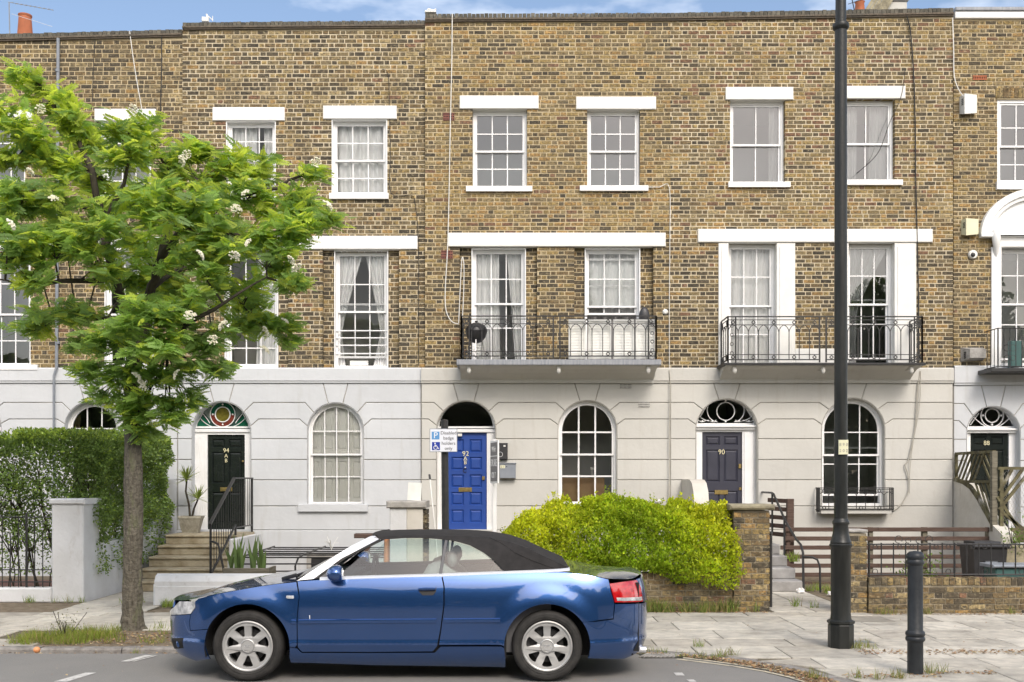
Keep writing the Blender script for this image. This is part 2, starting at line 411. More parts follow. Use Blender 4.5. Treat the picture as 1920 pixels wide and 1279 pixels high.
    def lathe(s, prof, c, n=24, axis='Z', tint=(1, 1, 1), m=0, seg=None, rot=0.0):
        """prof = (radius, height) pairs about an axis through c"""
        vs = []; fs = []
        k = len(prof)
        for j in range(n):
            a = 2 * math.pi * j / n + rot
            for (r, h) in prof:
                ca, sa = math.cos(a) * r, math.sin(a) * r
                vs.append((c[0] + ca, c[1] + sa, c[2] + h) if axis == 'Z' else (c[0] + ca, c[1] + h, c[2] + sa) if axis == 'Y' else (c[0] + h, c[1] + ca, c[2] + sa))
        for j in range(n):
            a, b = j * k, ((j + 1) % n) * k
            for i in range(k - 1): fs.append((a + i, b + i, b + i + 1, a + i + 1))
        s.add(vs, fs, tint, m)
    def ball(s, c, rx, ry, rz, n=10, k=7, tint=(1, 1, 1), m=0):
        vs = [(c[0], c[1], c[2] - rz)]; fs = []
        for i in range(1, k):
            t = -math.pi / 2 + math.pi * i / k
            for j in range(n):
                a = 2 * math.pi * j / n
                vs.append((c[0] + rx * math.cos(t) * math.cos(a), c[1] + ry * math.cos(t) * math.sin(a), c[2] + rz * math.sin(t)))
        vs.append((c[0], c[1], c[2] + rz))
        for j in range(n): fs.append((0, 1 + (j + 1) % n, 1 + j))
        for i in range(k - 2):
            for j in range(n): fs.append((1 + i * n + j, 1 + i * n + (j + 1) % n, 1 + (i + 1) * n + (j + 1) % n, 1 + (i + 1) * n + j))
        l = len(vs) - 1; o = 1 + (k - 2) * n
        for j in range(n): fs.append((o + j, o + (j + 1) % n, l))
        s.add(vs, fs, tint, m)
    def grid(s, fn, nu, nv, tint=(1, 1, 1), m=0):
        vs = [tuple(fn(i / nu, j / nv)) for i in range(nu + 1) for j in range(nv + 1)]
        fs = [(i * (nv + 1) + j, (i + 1) * (nv + 1) + j, (i + 1) * (nv + 1) + j + 1, i * (nv + 1) + j + 1) for i in range(nu) for j in range(nv)]
        s.add(vs, fs, tint, m)
    def data(s, name, mats, smooth=False, angle=40, tint=False, fix=False, origin=Vector((0, 0, 0))):
        me = bpy.data.meshes.new(name)
        ox, oy, oz = origin
        me.from_pydata([(v[0] - ox, v[1] - oy, v[2] - oz) for v in s.v], [], s.f)
        for mm in (mats if isinstance(mats, (list, tuple)) else [mats]): me.materials.append(mm)
        if any(s.m): me.polygons.foreach_set('material_index', s.m)
        if fix:
            b = bmesh.new(); b.from_mesh(me)
            bmesh.ops.remove_doubles(b, verts=b.verts, dist=1e-5)
            bmesh.ops.recalc_face_normals(b, faces=b.faces)
            b.to_mesh(me); b.free()
        if tint:
            at = me.color_attributes.new('tint', 'FLOAT_COLOR', 'CORNER')
            buf = []
            for c, f in zip(s.c, s.f): buf.extend((c[0], c[1], c[2], 1.0) * len(f))
            at.data.foreach_set('color', buf)
        if smooth:
            me.polygons.foreach_set('use_smooth', [True] * len(me.polygons))
            me.set_sharp_from_angle(angle=rad(angle))
        me.update()
        return me
    def build(s, name, mats, parent=None, smooth=False, angle=40, tint=False, fix=None, at=None):
        if not s.v: return None
        if at is None:
            lo = [min(v[i] for v in s.v) for i in range(3)]; hi = [max(v[i] for v in s.v) for i in range(3)]
            at = Vector(((lo[0] + hi[0]) / 2, (lo[1] + hi[1]) / 2, lo[2] if parent is None else (lo[2] + hi[2]) / 2))
        else: at = Vector(at)
        if fix is None: fix = smooth and not tint
        me = s.data(name, mats, smooth, angle, tint, fix, at)
        return put(name, me, at, parent)

def put(name, me, at, parent=None, scale=None, rot=None):
    o = bpy.data.objects.new(name, me)
    COL.objects.link(o)
    at = Vector(at)
    o.location = at - WL[parent.name] if parent else at
    if scale: o.scale = scale
    if rot: o.rotation_euler = rot
    if parent: o.parent = parent
    WL[o.name] = at
    return o

def tag(o, label, cat, group=None, kind=None):
    if label: o['label'] = label
    if cat: o['category'] = cat
    if group: o['group'] = group
    if kind: o['kind'] = kind
    return o

def thing(name, label, cat, at, group=None):
    return tag(put(name, None, at), label, cat, group)

def struct(o):
    o['kind'] = 'structure'; return o

def stuff(o):
    o['kind'] = 'stuff'; return o

TX = {}
def text(s, size, at, m, parent, name, rotz=0.0, depth=0.003, rx=90, align='CENTER', squash=1.0, spacing=1.0):
    """raised lettering, facing the street unless turned"""
    key = (s, size, depth, align, spacing)
    if key not in TX:
        cu = bpy.data.curves.new('lettering', 'FONT')
        cu.body = s; cu.size = size; cu.align_x = align; cu.align_y = 'CENTER'; cu.extrude = depth / 2; cu.resolution_u = 3
        cu.space_line = spacing
        ob = bpy.data.objects.new('lettering', cu)
        COL.objects.link(ob)
        bpy.context.view_layer.update()
        me = bpy.data.meshes.new_from_object(ob.evaluated_get(bpy.context.evaluated_depsgraph_get()))
        bpy.data.objects.remove(ob)
        bpy.data.curves.remove(cu)
        TX[key] = me
    me = TX[key].copy()
    me.materials.clear(); me.materials.append(m)
    return put(name, me, at, parent, scale=(squash, 1, 1), rot=(rad(rx), 0, rotz))

def clip(poly, edge):
    """keep the part of a polygon with a*x + b*y + c >= 0"""
    a, b, c = edge
    out = []
    n = len(poly)
    for i in range(n):
        p, q = poly[i], poly[(i + 1) % n]
        dp = a * p[0] + b * p[1] + c; dq = a * q[0] + b * q[1] + c
        if dp >= 0: out.append(p)
        if (dp >= 0) != (dq >= 0):
            t = dp / (dp - dq)
            out.append((p[0] + (q[0] - p[0]) * t, p[1] + (q[1] - p[1]) * t))
    return out

def clip_convex(poly, conv):
    """conv listed counter-clockwise"""
    for i in range(len(conv)):
        p, q = conv[i], conv[(i + 1) % len(conv)]
        ex, ez = q[0] - p[0], q[1] - p[1]
        if abs(ex) + abs(ez) < 1e-9: continue
        poly = clip(poly, (-ez, ex, ez * p[0] - ex * p[1]))
        if len(poly) < 3: return []
    return poly

def area(poly):
    return 0.5 * sum(poly[i][0] * poly[(i + 1) % len(poly)][1] - poly[(i + 1) % len(poly)][0] * poly[i][1] for i in range(len(poly)))

def inset(poly, d):
    """shrink a simple polygon by d (mitred)"""
    n = len(poly)
    if area(poly) < 0: poly = poly[::-1]
    out = []
    for i in range(n):
        p0, p1, p2 = Vector(poly[i - 1]), Vector(poly[i]), Vector(poly[(i + 1) % n])
        a = (p1 - p0); b = (p2 - p1)
        if a.length < 1e-7 or b.length < 1e-7: continue
        a.normalize(); b.normalize()
        na, nb = Vector((-a.y, a.x)), Vector((-b.y, b.x))
        m = na + nb
        k = max(0.35, 1 + na.dot(nb))
        q = p1 + m * (d / k)
        out.append((q.x, q.y))
    return out

def arch_poly(cx, r, spring, bottom, n=18, rz=None):
    """counter-clockwise outline of a round-headed opening"""
    rz = rz or r
    p = [(cx - r, bottom), (cx + r, bottom)]
    for i in range(n + 1):
        a = math.pi * i / n
        p.append((cx + r * math.cos(a), spring + rz * math.sin(a)))
    return p
# ---------------------------------------------------------------- ground, road, pavement
def kerb_x(Y):
    """x of the kerb face where it swings out into the junction"""
    pts = [(11.36, 1.0), (11.30, 1.05), (11.1, 1.36), (10.85, 1.95), (10.55, 2.32), (10.1, 2.66), (9.6, 2.86), (9.0, 3.0), (8.0, 3.1), (5.0, 3.1), (-8.0, 3.1)]
    for (ya, xa), (yb, xb) in zip(pts, pts[1:]):
        if yb <= Y <= ya: return xa + (xb - xa) * (ya - Y) / (ya - yb)
    return 3.1
KY = 11.36        # kerb face along the straight stretch
gm = MB(); gm.add([(-400, -400, -0.16), (400, -400, -0.16), (400, 600, -0.16), (-400, 600, -0.16)], [(0, 1, 2, 3)])
struct(gm.build('ground', M['earth']))
rm = MB()
ysr = [-8.0, 0, 5, 7, 8, 8.6, 9.0, 9.3, 9.6, 9.9, 10.1, 10.3, 10.55, 10.7, 10.85, 10.95, 11.0, 11.1, 11.2, 11.29, 11.45]
zc_ = lambda y: (.01 if y < 8 else 0) if y <= 11.0 else -.075 * min(1, (y - 11.0) / .3) ** 1.3
kx_ = lambda y: (kerb_x(y) if y < 11.29 else 9.0) + .06
fr_ = [0, .3, .6, .75, .85, .90, .93]
rows_ = []
for y in ysr:
    k = kx_(y); L_ = [-60 + (k - .45 + 60) * f for f in fr_] + [k - .45, k - .38, k - .28, k - .18, k - .08, k]
    rows_.append([(x, y, min(zc_(y), -.065 * min(1, max(0, (x - (k - .45)) / .38)) ** 1.4 if y < 11.29 else 9)) for x in L_])
n = len(rows_[0])
rm.add([p for r_ in rows_ for p in r_], [(j * n + i, j * n + i + 1, (j + 1) * n + i + 1, (j + 1) * n + i) for j in range(len(rows_) - 1) for i in range(n - 1)])
struct(rm.build('road', M['asphalt']))

def sheet(poly, z, th=0.03):
    """a flat slab in plan: outline (x, y), top at z"""
    m = MB()
    n = len(poly)
    m.add([(p[0], p[1], z) for p in poly] + [(p[0], p[1], z - th) for p in poly], [tuple(range(n))] + [(i, i + n, (i + 1) % n + n, (i + 1) % n) for i in range(n)])
    return m
pave = MB()
edge = [(kerb_x(y) + .12, y) for y in (-8.0, 5.0, 7, 8, 9, 9.3, 9.6, 9.9, 10.1, 10.3, 10.55, 10.7, 10.85, 11.0, 11.1, 11.2, 11.3)]
bp = [(-30, KY + .12), (-30, 14.45), (30, 14.45), (30, -8)] + edge + [(1.0, KY + .12)]
m_ = sheet(bp[::-1], -0.014, .1)
pavement = struct(m_.build('pavement', M['joint']))
GR = [(.46, .435, .385), (.52, .495, .44), (.40, .375, .33), (.55, .525, .465), (.33, .31, .27), (.46, .425, .365)]
def slab(poly, z=0.0, t=None, parent=pavement, nm='paving_slab', ch=.006):
    q = inset(poly, .006)
    q2 = inset(poly, .006 + ch)
    if len(q) != len(q2) or area(q2) <= .004: return
    m = MB(); n = len(q)
    tl = [R.uniform(-.003, .003) for _ in range(3)]
    zz = lambda p: z + tl[0] + tl[1] * .6 * (p[0] - q[0][0]) + tl[2] * .6 * (p[1] - q[0][1])
    t = t or GR[min(5, int(abs(R.gauss(0, 1.7))))]
    k = R.uniform(.9, 1.1)
    t = tuple(c * k for c in t)
    m.add([(p[0], p[1], zz(p)) for p in q2] + [(p[0], p[1], zz(p) - ch) for p in q] + [(p[0], p[1], z - .03) for p in q],
          [tuple(range(n))] + [(i, i + n, (i + 1) % n + n, (i + 1) % n) for i in range(n)] + [(i + n, i + 2 * n, (i + 1) % n + 2 * n, (i + 1) % n + n) for i in range(n)], t)
    m.build(nm, M['slab'], parent, tint=True)
rowsY = [11.50, 12.05, 12.75, 13.45, 14.05, 14.42]
for k, (a, b) in enumerate(zip(rowsY, rowsY[1:])):
    x = -11 + R.uniform(-.4, .4)
    while x < 11:
        w = R.choice((.6, .75, .9, .9))
        poly = [(x, a), (x + w, a), (x + w, b), (x, b)]
        x += w
        if k < 2 and -5.6 < x - w / 2 < -3.4: continue       # open tree pit
        slab(poly)
rowsX = [10.15, 10.75, 11.50]
for k, (a, b) in enumerate(zip([6.0, 8.4, 9.3] + rowsX, [8.4, 9.3] + rowsX)):
    x = kerb_x(min(11.3, (a + b) / 2)) - .5
    while x < 11:
        w = 2.2 if k < 3 else R.choice((.75, .9, 1.1))
        poly = [(x, a), (x + w, a), (x + w, b), (x, b)]
        x += w
        for yy in [a + (b - a) * i / 6 for i in range(6)]:
            y2 = min(yy + (b - a) / 6, 11.3)
            xa, xb = kerb_x(min(yy, 11.29)) + .14, kerb_x(y2) + .14
            if y2 - yy < 1e-4: continue
            poly = clip(poly, (y2 - yy, -(xb - xa), -(y2 - yy) * xa + (xb - xa) * yy))
            if len(poly) < 3: break
        if len(poly) >= 3 and area(poly) > .03:
            slab(poly, t=(.42, .40, .355) if k < 3 else None)
kerb = struct(put('kerb', None, (0, KY, 0)))
def kerb_stone(p0, p1):
    p0 = Vector(p0); p1 = Vector(p1); d = (p1 - p0).normalized(); nrm = Vector((-d.y, d.x))
    if nrm.y < -.1 or (abs(nrm.y) <= .9 and nrm.x < 0): nrm = -nrm
    a = p0 + d * .006; b = p1 - d * .006
    m = MB()
    t = R.uniform(-.004, .006)
    q = [a, b, b + nrm * .14, a + nrm * .14]
    q2 = [a + nrm * .018, b + nrm * .018, b + nrm * .14, a + nrm * .14]
    m.add([(p.x, p.y, t) for p in q2] + [(p.x, p.y, t - .02) for p in q] + [(p.x, p.y, -.14) for p in q],
          [(0, 1, 2, 3)] + [(i + o, i + o + 4, (i + 1) % 4 + o + 4, (i + 1) % 4 + o) for o in (0, 4) for i in range(4)])
    m.build('kerb_stone', M['kerb'], kerb)
x = -9.5
while x < .9:
    w = min(R.uniform(.8, 1.0), 1.0 - x)
    kerb_stone((x, KY), (x + w, KY)); x += w
cpts = [(1.0, KY)] + [(kerb_x(y), y) for y in (11.22, 11.05, 10.85, 10.7, 10.5, 10.25, 9.95, 9.6, 9.1, 8.6, 8.1, 7.3, 6.5)]
for p, q in zip(cpts, cpts[1:]): kerb_stone(p, q)

# ---------------------------------------------------------------- brickwork
PAL = [(0.297, 0.218, 0.096), (0.333, 0.215, 0.09), (0.234, 0.18, 0.097), (0.169, 0.122, 0.066), (0.1, 0.082, 0.058), (0.069, 0.059, 0.046), (0.199, 0.114, 0.074), (0.354, 0.278, 0.151), (0.186, 0.148, 0.09)]
def tint_pick(w, rn=R):
    t = rn.random() * sum(w)
    for i, a in enumerate(w):
        t -= a
        if t <= 0: break
    k = rn.uniform(.86, 1.14)
    return i, tuple(c * k for c in PAL[i])
BM = {}
def brick_mesh(ti):
    """unit brick: length 1, height 1, 12 cm deep, worn arrises; one of a few shapes and shades"""
    key = (ti, R.randrange(4))
    if key not in BM:
        m = MB()
        j = lambda a: R.uniform(-a, a)
        v = []
        for y in (0, .008):
            e = .02 if y == 0 else 0
            v += [(-.5 + e * .5 + j(.006), y, -.5 + e * 2 + j(.03)), (.5 - e * .5 + j(.006), y, -.5 + e * 2 + j(.03)), (.5 - e * .5 + j(.006), y, .5 - e * 2 + j(.03)), (-.5 + e * .5 + j(.006), y, .5 - e * 2 + j(.03))]
        v += [(p[0], .12, p[2]) for p in v[4:8]]
        k = (.9, 1.0, 1.1, 1.02)[key[1]]
        m.add(v, [(0, 1, 2, 3)] + [(o + (i + 1) % 4, o + i, o + 4 + i, o + 4 + (i + 1) % 4) for o in (0, 4) for i in range(4)], tuple(c * k for c in PAL[ti]))
        BM[key] = m.data('brick', M['brick'], tint=True)
    return BM[key]

def lay_bricks(root, runs, course, z0, ztop, weights, bl=.222, bh=.108, keep=300, joint=.016, stuffname='brickwork', flemish=True):
    """runs(z) -> list of (x0, x1, y) stretches of wall face at that height"""
    allb = []
    row = 0
    z = z0
    while z + course * .6 < ztop:
        zm = z + course / 2
        for (xa, xb, y) in runs(zm):
            pat = [bl, bh] if flemish else ([bl] if (row % 4) else [bh])
            off = (row % 2) * (bl * .75 if flemish else bl * .5) + R.uniform(-.012, .012)
            x = math.floor((xa - off) / sum(pat)) * sum(pat) + off
            i = 0
            while x < xb:
                L = pat[i % len(pat)] * R.uniform(.93, 1.07); i += 1
                a, b = max(x, xa), min(x + L, xb)
                x += L
                if b - a < .035: continue
                if xb - b < .035: b = xb
                h = min(course, ztop - z)
                e0 = joint / 2 if a > xa + 1e-6 else 0.0
                e1 = joint / 2 if b < xb - 1e-6 else 0.0
                allb.append((a + e0, b - e1, z + joint / 2 + R.uniform(-.0015, .0015), z + h - joint / 2 + R.uniform(-.0015, .0015), y + R.uniform(-.003, .003)))
        z += course
        row += 1
    big = sorted(range(len(allb)), key=lambda i: -(allb[i][1] - allb[i][0]) * (allb[i][3] - allb[i][2]) / (allb[i][0] ** 2 + allb[i][4] ** 2 + (allb[i][2] - EYE) ** 2))
    own = set(big[:keep])
    rest = MB()
    for i, (a, b, c, d, y) in enumerate(allb):
        ti, t = tint_pick(weights((a + b) / 2, (c + d) / 2))
        if i in own:
            put('brick', brick_mesh(ti), ((a + b) / 2, y, (c + d) / 2), root, scale=(b - a, 1, d - c))
        else:
            q = lambda s: R.uniform(-s, s)
            v = [(a + .003 + q(.002), y, c + .003 + q(.002)), (b - .003 + q(.002), y, c + .003 + q(.002)), (b - .003 + q(.002), y, d - .003 + q(.002)), (a + .003 + q(.002), y, d - .003 + q(.002)),
                 (a, y + .008, c), (b, y + .008, c), (b, y + .008, d), (a, y + .008, d), (a, y + .11, c), (b, y + .11, c), (b, y + .11, d), (a, y + .11, d)]
            rest.add(v, [(0, 1, 2, 3)] + [(o + (k + 1) % 4, o + k, o + 4 + k, o + 4 + (k + 1) % 4) for o in (0, 4) for k in range(4)], t)
    if rest.v: stuff(rest.build(stuffname, M['brick'], root, tint=True))

def brick_front(root, Y, px0, px1, pyt0, pyt1, pyb, holes, recs, weights, mortar, course=.0765, keep=300):
    """brick upper wall between stucco and parapet: holes and shallow recesses in photo pixels on the wall's own plane"""
    x0, x1 = X(px0, Y), X(px1, Y)
    zb = Z(pyb, Y); zt0, zt1 = Z(pyt0, Y), Z(pyt1, Y)
    zt = lambda x: zt0 + (zt1 - zt0) * (x - x0) / (x1 - x0)
    hs = [(X(a, Y), X(b, Y), Z(d, Y), Z(c, Y), None) for (a, b, c, d) in holes]
    rs = [(X(a, Y), X(b, Y), Z(d, Y), Z(c, Y), dp) for (a, b, c, d, dp) in recs]
    e = .004
    zones = [(a - e, b + e, c, d, dp) for (a, b, c, d, dp) in hs + rs]
    xs = sorted({x0, x1} | {v for z in zones for v in z[:2] if x0 < v < x1})
    zs = sorted({zb} | {v for z in zones for v in z[2:4] if zb < v < min(zt0, zt1) - .05}) + [99]
    def dep(xm, zm):
        for (a, b, c, d, dp) in zones:
            if a < xm < b and c < zm < d: return 9.0 if dp is None else dp
        return 0.0
    nx, nz = len(xs) - 1, len(zs) - 1
    D = [[dep((xs[i] + xs[i + 1]) / 2, (zs[j] + min(zs[j + 1], zs[j] + .1)) / 2) for j in range(nz)] for i in range(nx)]
    m = MB(); fy = Y + .007; th = .30
    zz = lambda x, j: zt(x) if zs[j] == 99 else zs[j]
    for i in range(nx):
        for j in range(nz):
            a, b = xs[i], xs[i + 1]
            d = D[i][j]
            if d < 9:
                y = fy + d
                m.add([(a, y, zz(a, j)), (b, y, zz(b, j)), (b, y, zz(b, j + 1)), (a, y, zz(a, j + 1))], [(0, 1, 2, 3)])
            if i + 1 < nx and D[i + 1][j] != d:
                ya, yb = fy + min(d, th), fy + min(D[i + 1][j], th)
                m.add([(b, ya, zz(b, j)), (b, yb, zz(b, j)), (b, yb, zz(b, j + 1)), (b, ya, zz(b, j + 1))], [(0, 1, 2, 3)])
            if j + 1 < nz and D[i][j + 1] != d:
                ya, yb = fy + min(d, th), fy + min(D[i][j + 1], th)
                zc = zs[j + 1]
                m.add([(a, ya, zc), (b, ya, zc), (b, yb, zc), (a, yb, zc)], [(0, 1, 2, 3)])
    m.build('upper_wall', mortar, root)
    def runs(zm):
        cuts = sorted({x0, x1} | {v for z in hs + rs for v in z[:2] if z[2] < zm < z[3] and x0 < v < x1})
        out = []
        for a, b in zip(cuts, cuts[1:]):
            xm = (a + b) / 2; d = 0.0
            for (ha, hb, hc, hd, dp) in hs + rs:
                if ha < xm < hb and hc < zm < hd:
                    d = None if dp is None else dp
                    break
            if d is None or zm > zt(xm) - .02: continue
            if out and abs(out[-1][1] - a) < 1e-6 and abs(out[-1][2] - (Y + d)) < 1e-6: out[-1] = (out[-1][0], b, Y + d)
            else: out.append((a, b, Y + d))
        return out
    lay_bricks(root, runs, course, zb, max(zt0, zt1) - .01, weights, keep=keep)

def coping(root, Y, px0, px1, pt0, pt1, hpx=12, lead=False):
    """bricks on edge over a projecting tile creasing"""
    x0, x1 = X(px0, Y), X(px1, Y)
    n = int((x1 - x0) / .078)
    m = MB(); c = MB()
    h = hpx * Y / FPX
    for i in range(n):
        a = x0 + (x1 - x0) * i / n; b = x0 + (x1 - x0) * (i + 1) / n
        zt = Z(pt0 + (pt1 - pt0) * (i + .5) / n, Y)
        t = R.uniform(.09, .17); k = R.uniform(-.008, .006)
        m.box(a + .004, b - .004, Y - .025 + R.uniform(-.004, .004), Y + .28, zt - h + .03, zt + k, (t, t * .93, t * .78))
    za, zb = Z(pt0, Y) - h, Z(pt1, Y) - h
    for (o, t, u) in ((.055, .03, 0), (.035, .0, -.028)):
        y0 = Y - o
        c.add([(x0, y0, za + u), (x1, y0, zb + u), (x1, y0, zb + t), (x0, y0, za + t), (x0, Y + .25, za + u), (x1, Y + .25, zb + u), (x1, Y + .25, zb + t), (x0, Y + .25, za + t)],
              [(0, 1, 2, 3), (3, 2, 6, 7), (4, 5, 1, 0), (1, 5, 6, 2), (4, 0, 3, 7)], (.15, .125, .10))
    stuff(m.build('coping_bricks', M['coping'], root, tint=True))
    c.build('tile_creasing', M['coping'], root, tint=True)

# ---------------------------------------------------------------- windows
def window(root, O, Y, cols, rows=(), meet=None, fw=.05, dep=.10, sw=.036, bar=.020, raise_lower=0.0, gl=None, nm='window', line=.0, room=True,
           rm='room', sillpx=None, sillm=None, lean=0.0, roomdeep=1.5, silld=.06):
    """box-frame sash window; O outlines the opening in (x, z), rows are the heights of the glazing bars"""
    gl = gl or M['glass']
    inn = inset(O, fw)
    y = Y + dep
    f = MB()
    f.plate(O, [inn], y, y + .13, sides=True)
    if line:                                        # painted reveal round the opening
        f.plate(inset(O, -.002), [inset(O, .016)], Y - .002, y + .01)
    w = f.build(nm, M['white_paint'], root)
    xs = [p[0] for p in inn]; zs = [p[1] for p in inn]
    xa, xb, za, zb = min(xs), max(xs), min(zs), max(zs)
    meet = meet if meet is not None else None
    parts = []
    if meet is None: parts.append((za, zb, .02, 0.0))
    else:
        parts.append((meet - .018, zb, .018, 0.0))
        parts.append((za, meet + .018, .058, raise_lower))
    for (a, b, dy, up) in parts:
        reg = clip(clip(inn, (0, 1, -a)), (0, -1, b))
        if up: reg = [(p[0], p[1] + up) for p in reg]
        g = inset(reg, sw)
        if len(g) < 3: continue
        s = MB()
        s.plate(reg, [g], y + dy, y + dy + .04)
        gx = [p[0] for p in g]; gz = [p[1] for p in g]
        x0, x1, z0, z1 = min(gx), max(gx), min(gz), max(gz)
        vb = [xa + sw + (xb - xa - 2 * sw) * i / cols for i in range(1, cols)]
        hb = [r + up for r in rows if z0 + .04 < r + up < z1 - .04]
        for vx in vb:
            q = clip_convex([(vx - bar / 2, z0), (vx + bar / 2, z0), (vx + bar / 2, z1), (vx - bar / 2, z1)], g)
            if len(q) >= 3: s.plate(q, [], y + dy + .006, y + dy + .03)
        for hz in hb:
            q = clip_convex([(x0, hz - bar / 2), (x1, hz - bar / 2), (x1, hz + bar / 2), (x0, hz + bar / 2)], g)
            if len(q) >= 3: s.plate(q, [], y + dy + .008, y + dy + .03)
        s.build('sash', M['white_paint'], w)
        ex = [x0] + vb + [x1]; ez = [z0] + sorted(hb) + [z1]
        for i in range(len(ex) - 1):
            for j in range(len(ez) - 1):
                q = clip_convex([(ex[i], ez[j]), (ex[i + 1], ez[j]), (ex[i + 1], ez[j + 1]), (ex[i], ez[j + 1])], g)
                if len(q) < 3 or abs(area(q)) < .001: continue
                p = MB()
                tl = R.uniform(-.004, .004); tk = R.uniform(-.003, .003)     # old panes never sit quite true
                cx_ = (ex[i] + ex[i + 1]) / 2; cz_ = (ez[j] + ez[j + 1]) / 2
                p.add([(v[0], y + dy + .02 + (v[0] - cx_) * tl + (v[1] - cz_) * tk, v[1]) for v in q], [tuple(range(len(q)))])
                p.build('pane', gl, w)
    if sillpx:
        a, b, c, d = sillpx
        s = MB()
        y0 = Y - silld
        za_, zb_ = Z(d, Y), Z(c, Y)
        s.add([(X(a, Y), y0, za_), (X(b, Y), y0, za_), (X(b, Y), y0, zb_ - .012), (X(a, Y), y0, zb_ - .012), (X(a, Y), y + .05, za_), (X(b, Y), y + .05, za_), (X(b, Y), y + .05, zb_ + .008), (X(a, Y), y + .05, zb_ + .008)],
              [(0, 1, 2, 3), (3, 2, 6, 7), (4, 5, 1, 0), (1, 5, 6, 2), (4, 0, 3, 7)])
        s.build('sill', sillm or M['lintel_white'], w)
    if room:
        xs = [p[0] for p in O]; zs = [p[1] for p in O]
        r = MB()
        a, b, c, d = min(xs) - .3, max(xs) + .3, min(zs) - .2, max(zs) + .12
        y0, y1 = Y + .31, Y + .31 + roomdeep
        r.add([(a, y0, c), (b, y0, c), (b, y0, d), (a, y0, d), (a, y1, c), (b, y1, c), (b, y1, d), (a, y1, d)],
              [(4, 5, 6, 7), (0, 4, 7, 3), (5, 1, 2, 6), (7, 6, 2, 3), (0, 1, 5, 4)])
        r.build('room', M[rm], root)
    return w

def rect(px0, px1, py0, py1, Y):
    return [(X(px0, Y), Z(py1, Y)), (X(px1, Y), Z(py1, Y)), (X(px1, Y), Z(py0, Y)), (X(px0, Y), Z(py0, Y))]

def lintel(root, px0, px1, py0, py1, Y, m='lintel_white', proud=.035, deep=.12):
    b = MB()
    b.cbox(X(px0, Y), X(px1, Y), Y - proud, Y + deep, Z(py1, Y), Z(py0, Y), .012)
    return b.build('lintel', M[m], root)

def curtain(label, x0t, x1t, x0b, x1b, z0, z1, y, folds=7, amp=.03, m='curtain', group='curtains behind the windows', knee=None):
    """hanging cloth in folds; knee = (height fraction, x0, x1) where a tie gathers it"""
    c = MB()
    def f(u, v):
        z = z0 + (z1 - z0) * v
        if knee:
            k, ka, kb = knee
            if v > k:
                t = (v - k) / (1 - k); t = t ** 1.15
                a = ka + (x0t - ka) * t; b = kb + (x1t - kb) * t
            else:
                t = v / k
                a = x0b + (ka - x0b) * t; b = x1b + (kb - x1b) * t
        else:
            a = x0b + (x0t - x0b) * v; b = x1b + (x1t - x1b) * v
        ph = folds * .62 * 2 * math.pi * u
        return (a + (b - a) * u + .006 * math.sin(ph * .7 + v * 3), y + amp * (math.sin(ph + .8 * math.sin(v * 4)) + .22 * math.sin(1.7 * ph + 1)), z)
    c.grid(f, folds * 8, 10)
    o = c.build('curtain', M[m], smooth=True, angle=80, fix=False)
    return tag(o, label, 'curtain', group)

